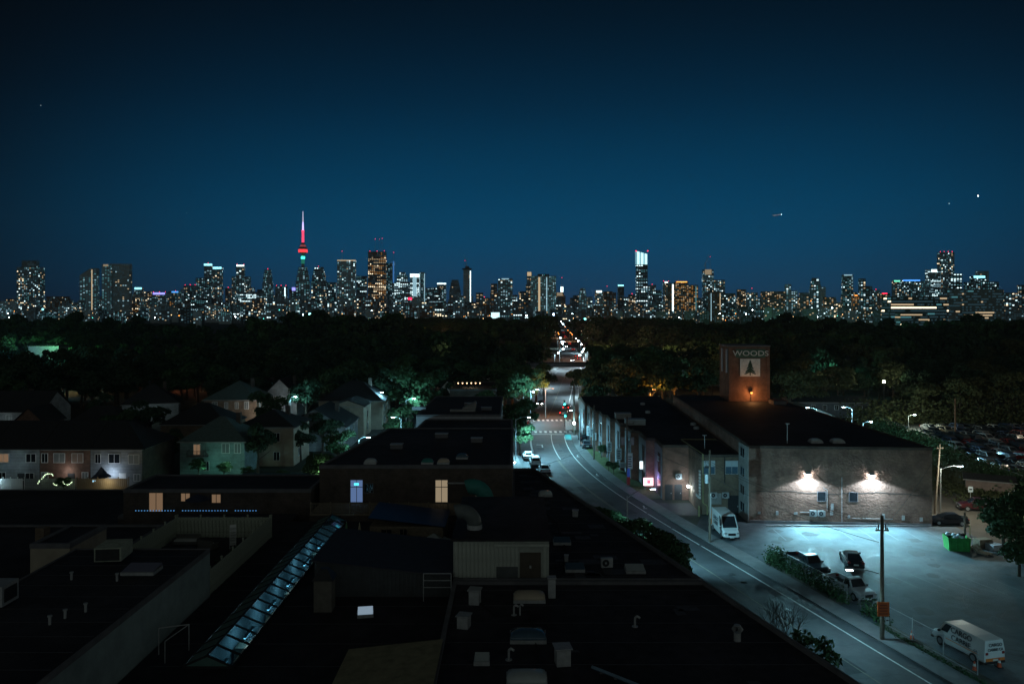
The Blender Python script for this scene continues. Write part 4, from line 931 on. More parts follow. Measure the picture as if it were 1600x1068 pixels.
# ================================================================== vehicles
def hring(x, w, zb, zm, zt, wt):
    h = [(0, zb), (w*.86, zb), (w, zb+.14), (w*1.0, zm), (wt, zt), (0, zt+.015)]
    return [(x, y, z) for y, z in h] + [(x, -y, z) for y, z in h[-2:0:-1]]
def vehicle(spec, label, cat, paint, name):
    t = thing(name, label, cat)
    st = spec['body']; m = MB(); m.loft([hring(*s) for s in st])
    cb = spec['cabin']; wb, zb, wt, zt, xrb, xrt, xft, xfb = cb
    C = lambda x, w, z: [(x, w, z), (x, -w, z)]
    vs = C(xrb, wb, zb)+C(xrt, wt, zt)+C(xft, wt, zt)+C(xfb, wb, zb)
    mid = [((xrt*.75+xft*.25), wt*.98, zt+.035), ((xrt*.75+xft*.25), -wt*.98, zt+.035), ((xrt*.25+xft*.75), wt*.98, zt+.035), ((xrt*.25+xft*.75), -wt*.98, zt+.035)]
    m.add(vs+mid, [(0, 1, 3, 2), (6, 4, 5, 7), (0, 2, 4, 6), (1, 7, 5, 3), (2, 3, 9, 8), (8, 9, 11, 10), (10, 11, 5, 4), (2, 8, 10, 4), (3, 5, 11, 9)])
    m.build('body', paint, t)
    def lerp(a, b, k): return tuple(a[i]+(b[i]-a[i])*k for i in range(3))
    def patch(A, B, C_, D_, u0, u1, v0, v1, o):
        # A B bottom edge, D C top edge
        q = []
        for u, v in ((u0, v0), (u1, v0), (u1, v1), (u0, v1)):
            q.append(Vector(lerp(lerp(A, B, u), lerp(D_, C_, u), v)))
        n = (q[1]-q[0]).cross(q[3]-q[0]).normalized()*o
        return [p+n for p in q]
    g = spec.get('glass', M_glassd)
    fl, fr_, tl, tr = (xfb, wb, zb), (xfb, -wb, zb), (xft, wt, zt), (xft, -wt, zt)
    rl, rr, ul, ur = (xrb, wb, zb), (xrb, -wb, zb), (xrt, wt, zt), (xrt, -wt, zt)
    MB().quad(*patch(fl, fr_, tr, tl, .06, .94, .06, .92, -.012)).build('windscreen', g, t)
    if spec.get('rearglass', True): MB().quad(*patch(rr, rl, ul, ur, .08, .92, .12+spec.get('rg0', 0), .9, -.012)).build('rear_window', g, t)
    for (a, b) in spec['side']:
        MB().quad(*patch(rr, fr_, tr, ur, a, b, .1, .88, .012)).build('side_window', g, t)
        MB().quad(*patch(rl, fl, tl, ul, a, b, .1, .88, -.012)).build('side_window', g, t)
    r = spec['wr']
    for x in spec['wx']:
        for s in (-1, 1):
            o = MB().cyl((0, -.11, 0), (0, .11, 0), r, n=16).build('wheel', M_rubber, t, (x, s*(spec['w']-.09), r))
            MB().cyl((0, s*.112, 0), (0, s*.125, 0), r*.62, n=12).build('rim', M_rim, o)
            MB().box(x-r-.1, s*(spec['w']+.006)-.006, r-.05, x+r+.1, s*(spec['w']+.006)+.006, r*2+.08).build('wheel_arch', M_plastic, t) if spec.get('arch') else None
    xf, xr, w = st[-1][0], st[0][0], spec['w']
    hz, tz = spec['hz'], spec['tz']
    for s in (-1, 1):
        MB().box(xf-.16, s*w*.72-.17, hz, xf+.02, s*w*.72+.17, hz+.14).build('headlight', spec.get('hl', M_rim), t)
        MB().box(xr-.02, s*w*.78-.12, tz, xr+.12, s*w*.78+.12, tz+.2).build('taillight', spec.get('tl', mat('tail_red', (.25, .02, .02), .3, 0)), t)
        MB().box(xfb-.35, s*(w+.11)-.09, zb-.02, xfb-.2, s*(w+.11)+.09, zb+.15).build('mirror', M_plastic, t)
    MB().box(xf-.1, -w*.45, hz-.2, xf+.025, w*.45, hz+.08).build('grille', M_plastic, t)
    MB().box(xf-.12, -w*.9, .28, xf+.06, w*.9, .46).build('bumper', spec.get('bm', M_plastic), t)
    MB().box(xr-.06, -w*.9, .3, xr+.1, w*.9, .5).build('bumper', spec.get('bm', M_plastic), t)
    MB().box(xr-.075, -.25, .52, xr-.03, .25, .66).build('number_plate', M_plate, t)
    MB().box(xf+.06, -.25, .38, xf+.075, .25, .5).build('number_plate', M_plate, t)
    return t
SED = dict(body=[(-2.35, .78, .38, .7, .9, .62), (-2.25, .87, .26, .8, 1.0, .7), (-1.5, .91, .22, .86, 1.0, .74), (0, .92, .2, .88, .96, .8), (1.0, .91, .2, .86, .95, .76), (1.7, .9, .22, .78, .86, .7), (2.2, .84, .26, .66, .76, .6), (2.38, .7, .34, .58, .64, .5)],
           cabin=(.80, .95, .6, 1.42, -1.85, -1.1, .25, 1.1), side=[(.2, .5), (.53, .84)], wr=.33, wx=(-1.42, 1.42), w=.91, hz=.58, tz=.72)
SUV = dict(body=[(-2.3, .82, .4, .8, 1.08, .74), (-2.2, .9, .3, .92, 1.1, .78), (0, .94, .28, .98, 1.08, .84), (1.1, .93, .28, .96, 1.06, .8), (1.8, .92, .3, .88, .98, .74), (2.2, .86, .34, .76, .9, .66), (2.35, .74, .4, .68, .76, .56)],
           cabin=(.84, 1.07, .66, 1.7, -2.2, -1.95, .35, 1.15), side=[(.05, .3), (.33, .6), (.62, .88)], wr=.37, wx=(-1.4, 1.42), w=.94, hz=.7, tz=.9)
VAN = dict(body=[(-2.85, .9, .38, 1.0, 1.2, .94), (-2.8, .98, .32, 1.0, 1.22, .96), (0, 1.0, .3, 1.1, 1.22, .96), (1.7, 1.0, .3, 1.1, 1.22, .94), (2.1, .98, .32, 1.0, 1.14, .86), (2.6, .92, .34, .88, 1.0, .76), (2.82, .8, .38, .76, .84, .66)],
           cabin=(.96, 1.21, .84, 2.08, -2.84, -2.74, 1.35, 1.98), side=[(.80, .95)], wr=.37, wx=(-1.72, 1.72), w=1.0, hz=.72, tz=1.0, rearglass=False)
TRN = dict(body=[(-2.95, .95, .38, 1.1, 1.3, .98), (-2.9, 1.0, .32, 1.1, 1.3, 1.0), (0, 1.02, .3, 1.15, 1.32, 1.0), (1.9, 1.02, .3, 1.15, 1.32, .98), (2.3, 1.0, .32, 1.05, 1.24, .88), (2.75, .95, .36, .92, 1.04, .76), (2.95, .84, .4, .8, .88, .66)],
           cabin=(1.0, 1.31, .88, 2.72, -2.94, -2.88, 1.2, 2.2), side=[(.80, .95)], wr=.37, wx=(-1.8, 1.85), w=1.02, hz=.85, tz=1.2, rearglass=False)
PKP = dict(body=[(.1-.0, .95, .4, 1.0, 1.1, .88), (1.2, .96, .38, 1.02, 1.14, .88), (1.9, .96, .38, 1.0, 1.12, .84), (2.6, .94, .4, .92, 1.04, .78), (2.85, .86, .44, .84, .92, .68)],
           cabin=(.88, 1.12, .7, 1.82, .12, .35, .95, 1.5), side=[(.1, .85)], wr=.4, wx=(-1.65, 1.85), w=.97, hz=.78, tz=.8)
def mk_paint(n, c, r=.28): return mat(n, c, r, .04, 1, spec=.6)
P_white = mk_paint('paint_white', (.72, .74, .74)); P_black = mk_paint('paint_black', (.012, .014, .018), .2); P_silver = mk_paint('paint_silver', (.4, .43, .45))
P_dark = mk_paint('paint_charcoal', (.03, .04, .05)); P_red = mk_paint('paint_red', (.22, .02, .02)); P_blue = mk_paint('paint_blue', (.03, .06, .14)); P_tan = mk_paint('paint_tan', (.3, .24, .16))
P_burg = mk_paint('paint_burgundy', (.06, .012, .014)); P_grey = mk_paint('paint_grey', (.14, .15, .16))
def pickup(label, paint, X, Y, rz):
    t = vehicle(PKP, label, 'pickup truck', paint, 'pickup_truck')
    # open bed behind the cab
    m = MB(); m.box(-2.85, -.95, .55, .1, .95, .68); m.box(-2.85, .87, .5, .1, .96, 1.1); m.box(-2.85, -.96, .5, .1, -.87, 1.1); m.box(-.0, -.9, .6, .1, .9, 1.15)
    m.build('bed', paint, t); MB().box(-2.93, -.9, .58, -2.86, .9, 1.1).build('tailgate', paint, t); MB().box(-2.8, -.86, .685, -.05, .86, .7).build('bed_liner', M_plastic, t)
    for ch in KIDS[t.name]:
        if ch.name.startswith('taillight') or (ch.name.startswith('bumper') and ch.data.vertices[0].co.x < .5): ch.location.x -= 2.95
        if ch.name.startswith('number_plate') and ch.data.vertices[0].co.x < .5: ch.location.x -= 2.95
    return place(t, (X, Y, 0), rz)
def head(dx, dy): return math.atan2(dy, dx)
dirS = head(.26, -.97)
pickup('dark pickup truck parked behind the fence, nearer the van', P_dark, 31.9, 86.2, dirS)
pickup('silver pickup truck parked nose out at the end of the weedy fence', P_silver, 33.4, 78.9, dirS)
s = vehicle(SED, 'black hatchback parked alone in the middle of the car park', 'car', P_black, 'parked_car'); place(s, (37.6, 88.2, 0), head(.2, .97))
s2 = vehicle(SED, 'black sedan parked at the right end of the brick wall', 'car', P_black, 'parked_car'); place(s2, (57.2, 104.6, 0), head(-1, .12))
s3 = vehicle(SUV, 'burgundy car on the back street beyond the green skip', 'car', P_burg, 'parked_car'); place(s3, (65.2, 111.8, 0), head(-.97, .2))
tv = vehicle(TRN, 'white high roof van with orange tail by the brick annex', 'van', P_white, 'delivery_van'); place(tv, (26.7, 99.8, 0), head(.02, -1))
M_print = mat('van_print', (.05, .06, .07), .5, 0); M_oprint = mat('van_orange', (.75, .22, .05), .5, 0)
MB().box(-2.96, -1.03, .6, -2.4, -1.015, 2.4).box(-2.97, -.95, .6, -2.945, .95, 2.5).build('orange_stripe', M_oprint, tv)
for (b, sz, x, z) in (('CARGO', .62, -.5, 1.95), ('CABBIE', .62, -.5, 1.35)):
    text(b, sz, M_print, tv, (x, -1.06, z), (R(84), 0, 0), .01)
cv = vehicle(VAN, 'white cargo van lettered CARGO CABBIE parked behind the street fence', 'van', P_white, 'cargo_van'); place(cv, (37.3, 65.4, 0), head(-.24, .97))
# left side of this van faces the street
for (b, sz, x, z) in (('CARGO', .62, -.45, 1.7), ('CABBIE', .62, -.5, 1.13)):
    text(b, sz, M_print, cv, (x, (.93 if z > 1.4 else 1.02), z), (R(84 if z > 1.4 else 90), 0, R(180)), .01)
text('.CA', .26, M_print, cv, (-1.95, 1.02, 1.0), (R(90), 0, R(180)), .01)
MB().box(-2.3, 1.003, .8, 1.1, 1.012, .86).build('orange_stripe', M_oprint, cv)
MB().box(-2.9, -.88, .42, -2.862, .88, .72).build('orange_stripe', M_oprint, cv)
for (b, sz, z) in (('CARGO', .36, 1.75), ('CABBIE.CA', .3, 1.38)): text(b, sz, M_print, cv, (-2.9, 0, z), (R(90), 0, R(-90)), .01)
# cones
def cone(label, X, Y):
    t = thing('traffic_cone', label, 'traffic cone', (X, Y, 0)); MB().box(-.22, -.22, 0, .22, .22, .05).build('base', M_plastic, t); MB().lathe([(.17, .05), (.05, .75), (.02, .76)], 12).build('cone', M_red, t); MB().lathe([(.118, .38), (.085, .56)], 12).build('reflective_band', M_white, t)
cone('traffic cone in front of the cargo van by the fence', 33.9+.2, 67.9); cone('traffic cone behind the cargo van, left one', 36.0, 62.0); cone('traffic cone behind the cargo van, right one', 38.3, 62.6)
# cars of the car lot, the crossing and the far street
LOTC = [vehicle(SED, 'x', 'car', P_grey, 'parked_car'), vehicle(SUV, 'x', 'car', P_grey, 'parked_car')]
cols = [('black', P_black), ('charcoal', P_dark), ('grey', P_grey), ('silver', P_silver), ('white', P_white), ('dark blue', P_blue), ('red', P_red), ('tan', P_tan)]
wts = [5, 5, 5, 2, 1, 3, 1, 1]
ords = ['first', 'second', 'third', 'fourth', 'fifth', 'sixth', 'seventh', 'eighth', 'ninth', 'tenth', 'eleventh', 'twelfth']
def lotleft(D): return 83.5 if D < 142 else (83.5+(D-142)*.3)
used = set(); row = 0; D = 127.0
while D < 190:
    X = lotleft(D)+rnd.uniform(.3, 1.2)
    while X < .652*D:
        k = rnd.random() < .45; src = LOTC[int(k)]
        cn, pm = rnd.choices(cols, wts)[0]
        o = src if int(k) not in used else copy_tree(src, recolor={'paint_grey': pm})
        if int(k) not in used: used.add(int(k)); cn = 'grey'
        place(o, (X, D+rnd.uniform(-.3, .3), 0), R(90+rnd.uniform(-4, 4)) + (math.pi if rnd.random() < .4 else 0) + R(8), f'{cn} {"tall car" if k else "low car"} in the {ords[row]} row of the crowded car lot', f'cars in the {ords[row]} row of the car lot')
        X += 2.75 + rnd.uniform(0, .25)
    D += 5.4; row += 1
for k, (X, D, pm, lab) in enumerate([(3.0, 150.5, P_white, 'white car parked beside the shops, nearest the crossing'), (4.2, 144.5, P_white, 'white car parked beside the shops, middle of three'), (5.6, 138, P_silver, 'silver car parked beside the shops, mostly hidden by the roof'), (19.2, 171, P_black, 'black car parked on the forecourt near the crossing'), (19.0, 163, P_dark, 'dark car parked in front of the first shop fronts')]):
    if X > 10: X -= 3.9
    o = copy_tree(LOTC[k % 2], recolor={'paint_grey': pm}); place(o, (X, D, 0.01 if X < 10 else .06), R(93), lab); 
    if 'group' in o: del o['group']
def lit_car(X, D, away, lab, pm=P_dark, rz=None):
    o = copy_tree(LOTC[0], recolor={'paint_grey': pm, 'rim': E_head, 'tail_red': E_tail})
    for ch in KIDS[o.name]:
        for g in KIDS.get(ch.name, []):
            if g.material_slots[0].link == 'OBJECT': g.material_slots[0].material = M_rim
    place(o, (X, D, .03), rz if rz is not None else (R(86) if away else R(-94)), lab, 'cars moving on the street'); return o
lit_car(1.5, 192.5, True, 'car turning out of the side road with red tail lights', rz=R(180))
lit_car(13.9, 214, True, 'car driving away just past the crossing, red tail lights', rz=R(80))
lit_car(15.5, 226, True, 'second car driving away past the crossing, red tail lights', rz=R(80))
lit_car(8.5, 236, False, 'oncoming car before the underpass, headlights on', rz=R(-100))
fars = [(424, -5), (440, -5.5), (455, -1.5), (560, -1.6), (610, -5.2), (660, -1.5), (820, -1.6), (980, -1.5), (1150, -5.4), (1350, -5), (1620, -5.2), (1800, -1.5), (480, -2), (700, -5.4), (860, -1.4)]
for j, (D, s_) in enumerate(fars):
    away = s_ > -3; lit_car(interp(WL, D)+s_, D, away, 'distant car on the far street ' + ('showing red tail lights' if away else 'with headlights on'))
# ================================================================== houses on the left
def house(name, label, cx, cy, w, d, h, rh, kind, wall, roof, rz=0, wins=(), side=(), ov=.4, chimney=None, doors=(), z0=0):
    "wins: (x, z, w, h, pane) on the front; side: (face, y, z, w, h, pane)"
    t = thing(name, label, 'house', (cx, cy, z0), rz)
    W, D_ = w/2, d/2
    m = MB().box(-W, -D_, 0, W, D_, h)
    if kind == 'gx': m.add([(-W, -D_, h), (-W, D_, h), (-W, 0, h+rh)], [(0, 1, 2)]).add([(W, -D_, h), (W, D_, h), (W, 0, h+rh)], [(0, 2, 1)])
    if kind == 'gy': m.add([(-W, -D_, h), (W, -D_, h), (0, -D_, h+rh)], [(0, 1, 2)]).add([(-W, D_, h), (W, D_, h), (0, D_, h+rh)], [(0, 2, 1)])
    if kind == 'gxr': m.add([(-W, -D_, h), (-W, D_, h), (-W, 0, h+rh)], [(0, 1, 2)]); MB().box(W, -D_, 0, W+.05, D_, h-.1).build('side_wall', M_brickd, t)
    m.build('wall', wall, t)
    r = MB(); a, b, e = W+ov, D_+ov, h-.05
    k = rh/(D_ if kind in ('gx', 'gxr') else W if kind == 'gy' else min(W, D_)); dz = ov*k
    if kind == 'hip':
        L = max(0, W-D_); L2 = max(0, D_-W)
        vs = [(-a, -b, h-dz), (a, -b, h-dz), (a, b, h-dz), (-a, b, h-dz), (-L-.01, -L2-.01, h+rh), (L+.01, -L2-.01, h+rh), (L+.01, L2+.01, h+rh), (-L-.01, L2+.01, h+rh)]
        vs += [(x, y, z-.14) for x, y, z in vs[:4]]
        r.add(vs, [(0, 1, 5, 4), (1, 2, 6, 5), (2, 3, 7, 6), (3, 0, 4, 7), (4, 5, 6, 7), (0, 8, 9, 1), (1, 9, 10, 2), (2, 10, 11, 3), (3, 11, 8, 0), (8, 11, 10, 9)])
    elif kind in ('gx', 'gxr'):
        e_ = a-5.2 if kind == 'gxr' else a; a_ = a+.5 if kind == 'gxr' else a
        vs = [(-a, -b, h-dz+.02), (a_, -b, h-dz+.02), (e_, 0, h+rh+.02), (-a, 0, h+rh+.02), (a_, b, h-dz+.02), (-a, b, h-dz+.02)]
        vs += [(x, y, z+.14) for x, y, z in vs]
        if kind == 'gxr': r.add([vs[7], vs[10], vs[8]], [(0, 1, 2)])
        r.add(vs, [(6, 7, 8, 9), (9, 8, 10, 11), (3, 2, 1, 0), (5, 4, 2, 3), (0, 1, 7, 6), (4, 5, 11, 10), (1, 2, 8, 7), (2, 4, 10, 8), (3, 0, 6, 9), (5, 3, 9, 11)])
    else:
        vs = [(-a, -b, h-dz+.02), (-a, b, h-dz+.02), (0, b, h+rh+.02), (0, -b, h+rh+.02), (a, b, h-dz+.02), (a, -b, h-dz+.02)]
        vs += [(x, y, z+.14) for x, y, z in vs]
        r.add(vs, [(9, 8, 7, 6), (11, 10, 8, 9), (0, 1, 2, 3), (3, 2, 4, 5), (0, 6, 7, 1), (4, 10, 11, 5), (1, 7, 8, 2), (2, 8, 10, 4), (3, 9, 6, 0), (5, 11, 9, 3)])
    ro = r.build('roof', roof, t)
    MB().box(-a, -b-.06, h-dz-.12, a, -b, h-dz+.04).build('gutter', M_conc, t)
    if not chimney and w > 8.9 and name != 'townhouse' and h > 4: chimney = (w*.22, d*.12)
    if chimney: MB().box(chimney[0]-.4, chimney[1]-.35, h, chimney[0]+.4, chimney[1]+.35, h+rh+.5).build('chimney', M_brickd, ro)
    for (x, z, ww, hh, pane) in wins: window(t, (x, -D_-.005, z), ww, hh, '-y', pane, M_white)
    for (f, y, z, ww, hh, pane) in side: window(t, ((W+.005) if f == '+x' else -W-.005, y, z), ww, hh, f, pane, M_white)
    for (x, ww, hh, mm) in doors: door(t, (x, -D_-.005, 0), ww, hh, '-y', mm)
    return t
dimp = mat('curtained_pane', (.2, .22, .22), .4, .1)
# the long townhouse row
for k, (x0, x1, wl_, lab, wins) in enumerate([
    (-92, -83.1, M_grey, 'grey sided townhouse at the left end of the row', []),
    (-83, -75.1, M_grey, 'grey sided townhouse left of the brick pair, with a lit upper window', [(-1.8, 4.6, 1.7, 1.3, E_room), (2.6, 4.6, 1.5, 1.3, M_glassd), (2.4, 1.6, 1.3, 1.2, M_glassd), (-2, 1.7, 1.1, 1.2, M_glassd)]),
    (-75, -67.1, M_brick, 'brick townhouse in the middle of the row behind the fairy lights', [(-3.2, 4.6, .9, 1.4, M_glassd), (-.9, 4.6, 1.7, 1.4, dimp), (2.0, 4.6, 1.7, 1.4, mat('dim_warm_blind', (.3, .22, .18), .5, .1)), (-3.2, 1.7, 1.0, 1.2, dimp), (3.2, 1.6, .9, 1.4, dimp)]),
    (-67, -58.8, M_grey, 'grey sided townhouse at the right end of the row lit from its yard', [(-2.9, 4.5, .8, 1.4, M_glassd), (-.3, 4.5, 1.7, 1.4, M_glassd), (2.8, 4.4, 1.6, 1.4, dimp), (-2.2, 1.6, .9, 1.2, E_room), (3.3, 1.5, .9, 1.0, dimp)])]):
    t = house('townhouse', lab, (x0+x1)/2, 132.6, x1-x0, 12, 5.9, 3.7, 'gxr' if k == 3 else 'gx', wl_, M_shingle, wins=wins, ov=.02 if k < 3 else .02, doors=[(1.0, .95, 2.1, M_white if k == 3 else M_dmetal)])
for k, (x0, x1, lab, mm) in enumerate([(-80.5, -75, 'white yard fence at the left of the townhouses', M_white), (-74.9, -67, 'pale yard fence in front of the brick townhouse', M_grey), (-66.9, -59, 'timber yard fence lit along its foot at the right end', M_wood)]):
    board_fence('yard_fence', lab, (x0, 122.5), (x1, 122.5), 0, 2.2, mm, posts=5, bw=.28)
t = thing('string_lights', 'warm string of lights looped in a shrub by the yard fence', 'lights', (-72.5, 121.8, 0)); m = MB()
for k in range(34):
    a = k/34; m.ball((a*5.2, rnd.uniform(-.3, .3), 1.6+ (1.5*abs(math.sin(a*5)) if a < .45 else .25*math.sin(a*20))), .055, n=5, k=3)
m.build('bulb', emis('string_warm', (.75, 1, .6), 4), t, kind='stuff')
lamp_light('yard_light', (-79.5, 121.6, 2.4), 70, (.5, .85, 1)); lamp_light('yard_light', (-63.5, 125.6, 2.2), 150, (.65, .8, 1)); lamp_light('yard_light', (-62, 121.4, 1.8), 90, (1, .85, .5)); lamp_light('yard_light', (-70.5, 125.5, 2.5), 60, (.8, .8, .8))
t = thing('yard_lamp', 'bright white lamp strip on the left yard fence', 'lamp', (-79.6, 122.2, 2.2)); MB().box(-.5, -.06, 0, .5, .06, .1).build('tube', E_lamp, t); MB().box(-.05, -.04, -.4, .05, .04, 0).build('bracket', M_metal, t)
t = thing('yard_canopy', 'dark pointed garden canopy by the lit yard', 'canopy', (-64.2, 124.5, 0)); MB().lathe([(1.5, 2.0), (.9, 2.5), (.03, 3.6)], 8).build('canopy', mat('navy_cloth', 0), t); MB().cyl((0, 0, 0), (0, 0, 3.4), .04).build('pole', M_metal, t)
t = thing('yard_lamp', 'blue white yard lamp beside the dark canopy', 'lamp', (-64.9, 123.6, 0)); MB().cyl((0, 0, 0), (0, 0, 1.5), .03).build('post', M_metal, t); MB().ball((0, 0, 1.6), .2).build('bulb', emis('yard_bulb', (.35, .7, 1), 12), t)
house('brick_house', 'pale green hip roofed house with a small balcony', -51.0, 140.5, 11, 10, 6.0, 3.4, 'hip', M_tealside, M_shingle_g, wins=[(-2.6, 4.4, 1.1, 1.7, E_room), (2.3, 4.6, 1.2, 1.6, dimp), (4.3, 4.6, 1.0, 1.6, dimp), (-1.0, 1.6, .9, 1.5, M_glassd), (2.5, 1.5, 1.1, 1.5, M_glassd)], side=[('+x', 0, 4.4, 1, 1.4, M_glassd)])
t = thing('balcony', 'small railed balcony on the pale green house', 'balcony', (-53.2, 134.9, 3.3)); MB().box(-1.6, -.7, 0, 1.6, .55, .12).build('floor', M_concd, t); MB().tube([(-1.6, -.7, 1), (1.6, -.7, 1)], .04).tube([(-1.6, .5, 1), (-1.6, -.7, 1), (-1.6, -.7, 0)], .04).tube([(1.6, .5, 1), (1.6, -.7, 1), (1.6, -.7, 0)], .04).build('rail', M_dmetal, t)
for k in range(13): MB().box(-1.5+k*.25-.02, -.72, .1, -1.5+k*.25+.02, -.68, 1).build('baluster', M_dmetal, t)
lamp_light('garden_light', (-50.5, 131.6, 1.5), 90, (.3, 1, .8)); lamp_light('garden_light', (-46, 130.6, 3.5), 130, (.45, 1, .85))
house('gabled_house', 'dark hip roofed house with a pale right side wall', -44.6, 149, 10.5, 11, 7.2, 2.4, 'hip', M_beige, M_shingle, wins=[(2.2, 5.2, 1.1, 1.5, M_glassd), (2.2, 1.8, 1.0, 1.5, M_glassd)], side=[('+x', -2, 5.2, .8, 1.6, M_glassd), ('+x', -2, 2.0, .8, 1.4, M_glassd)])
house('gabled_house', 'white gabled house with its blank gable to the camera', -39.2, 165, 12, 13, 5.0, 3.4, 'gy', M_grey, M_shingle, side=[('+x', -3, 3.4, 1.0, 1.6, M_glassd), ('+x', 2, 3.4, 1.0, 1.6, M_glassd)])
house('row_house', 'narrow pale house between the white gable and the beige flats', -36.2, 180, 7, 9, 7.0, 1.2, 'gy', M_beige, M_shingle, wins=[(0, 5.0, 1.1, 1.4, M_glassd)], side=[('+x', 0, 4.8, 1.0, 1.4, M_glassd), ('+x', 0, 2, 1.0, 1.4, M_glassd)])
house('apartment_house', 'beige apartment house with a big dark hip roof', -38.0, 193.5, 15, 12, 7.0, 4.0, 'hip', M_beige, M_shingle, side=[('+x', -3, 5, 1.6, 1.6, M_glassd), ('+x', 2, 5, 1.4, 1.6, M_glassd), ('+x', -3, 2.2, 1.6, 1.6, M_glassd)], wins=[(-5.5, 5, 1.1, 1.4, M_glassd)])
house('brick_house', 'brick hip roofed house with rows of white windows', -69.5, 203, 13, 13, 6.2, 4.0, 'hip', M_brickt, M_shingle_g, wins=[(-3.8, 4.6, 1.2, 1.7, dimp), (-1, 4.6, .8, 1.5, dimp), (1.6, 4.6, .8, 1.5, dimp), (4.0, 4.6, 1.0, 1.7, dimp), (-2.5, 1.6, 1.4, 1.5, dimp), (.8, 1.6, 1.9, 1.6, E_room)], side=[('+x', y, z, .9, 1.5, dimp) for y in (-4, -1, 2, 4.6) for z in (1.7, 4.6)])
house('brick_house', 'dark roofed house in front of the brick one', -68.0, 176, 14, 12, 3.9, 3.8, 'hip', M_brickt, M_shingle, wins=[(4, 2.4, 1.2, 1.2, dimp)], side=[('+x', -2, 2.2, 1.0, 1.3, dimp), ('+x', 2, 2.2, 1.0, 1.3, dimp)])
house('gabled_house', 'low dark roofed house behind the townhouse row, left of centre', -86, 168, 15, 11, 3.8, 4.2, 'hip', M_brickt, M_shingle)
house('gabled_house', 'white gabled house beyond the low dark roofs', -93, 206, 13, 12, 4.8, 4.2, 'hip', M_grey, M_shingle, rz=R(20))
house('gabled_house', 'long white house at far left with three paired windows', -119.5, 188, 24, 12, 5.0, 4.0, 'gx', M_grey, M_shingle, wins=[(-4.5, 3.4, 1.3, 1.6, dimp), (0, 3.4, 1.3, 1.6, dimp), (4.6, 3.4, 1.3, 1.6, dimp), (8.5, 3.4, 1.0, 1.6, dimp)])
house('brick_house', 'small brick gable standing forward of the long white house', -105, 177, 6.5, 8, 3.8, 3.0, 'gy', M_brick, M_shingle, wins=[(0, 2.2, 1.4, 1.6, dimp)])
house('gabled_house', 'small house with a tall front gable in front of the far trees', -60.8, 214, 9, 11, 5.5, 4.5, 'gy', M_grey, M_shingle, wins=[(-1, 4.6, .9, 1.8, dimp), (1, 4.6, .9, 1.8, dimp)])
house('brick_house', 'dark house with one lit window left of the front gable', -71.0, 228, 10, 9, 5.5, 4, 'hip', M_brickd, M_shingle, wins=[(0, 2.8, 1.3, 1.6, E_room)])
house('garden_shed', 'low grey roofed garage in front of the beige flats', -27.4+2, 138, 6, 6, 2.4, 1.0, 'gy', M_tealside, M_shingle_g)
house('gabled_house', 'tiny white gabled house among the trees by the lane', -18.5, 232, 6, 8, 4.6, 3.2, 'gy', M_white, M_shingle, wins=[(0, 3.2, .8, 1.2, M_glassd)])
house('gabled_house', 'narrow white gable deep in the trees beyond the shops', -8, 262, 5.5, 8, 6.2, 3.4, 'gy', M_white, M_shingle)
house('green_lit_building', 'small pale building in the green lit trees at far left', -250, 430, 16, 10, 9, 1, 'hip', M_concd, M_shingle)
lamp_light('green_light', (-243, 417, 9), 9000, (.25, 1, .45)); lamp_light('green_light', (-254, 414, 7), 3000, (.35, .7, 1), size=.4)
lamp_light('porch_and_fill_light', (-26, 136+16, 2.4), 110, (1, .6, .3)); lamp_light('porch_and_fill_light', (-61.5, 193, 3.0), 480, (.95, .85, .75)); lamp_light('porch_and_fill_light', (-116, 179, 3.0), 50, (.7, .9, .95)); lamp_light('porch_and_fill_light', (-88, 196, 4.0), 90, (.6, .85, .9)); lamp_light('porch_and_fill_light', (-57, 204, 4.0), 220, (.7, .9, .95)); t = thing('porch_lamp', 'warm porch lamp in front of the beige flats', 'lamp', ((540-800)*163/F, 163, 0)); MB().cyl((0, 0, 0), (0, 0, 3.6), .05).build('post', M_dmetal, t); MB().ball((0, 0, 3.8), .22).build('bulb', E_warm, t); lamp_light('porch_and_fill_light', ((540-800)*163/F, 162.4, 3.7), 180, (1, .6, .3))  # brick house light is fill added to make it visible, without a lamp
# behind the factory on the right
house('storage_building', 'long low grey building beyond the back street', 84, 214, 20, 10, 4.0, 1.0, 'gx', M_concd, M_shingle, wins=[(-7.5+k*3, 2.6, .9, 1.1, M_glassd) for k in range(6)], rz=R(-4))
house('storage_building', 'small white gabled shed left of the long grey building', 72.5, 196, 7, 14, 3.2, 1.4, 'gy', M_white, M_shingle_g)
house('roadside_shed', 'open fronted shed with a flat roof by the car lot fence', 0, 0, 6.4, 4.2, 1.9, .4, 'gx', mat('shed_board', (.3, .22, .19), .8, .2), M_shingle)
o = [q for q in bpy.data.objects if q.name == 'roadside_shed'][0]; x, y = P(1545, 765, 0); o.location = (x, y, 0); o.rotation_euler = (0, 0, R(-28))
for k in range(7): MB().box(-3.2+k*1.0, -2.16, 0, -3.05+k*1.0, -2.1, 1.85).build('batten', MATS['shed_board'], o)
house('low_shop', 'low lit shop with a row of bright windows among the trees', 72, 300, 14, 8, 5, 1.4, 'gx', M_grey, M_shingle, wins=[(-5+k*1.6, 3.4, 1.2, 1.5, E_roomy) for k in range(6)])
MB().box(0, 0, 0, 1, 1, 1)
t = thing('rail_underpass', 'dark railway bridge crossing the street beyond the crossing', 'bridge', (0, 316, 0)); x0 = interp(WL, 316)
MB().box(x0-38, 0, 5.6, x0+34, 7, 7.2).build('deck', M_concd, t); MB().box(x0-38, -.1, 7.2, x0+34, .1, 7.6).build('parapet', M_dmetal, t)
for s in (-15, 6): MB().box(x0+s-1, 0, 0, x0+s, 7, 5.6).build('pier', M_concd, t)

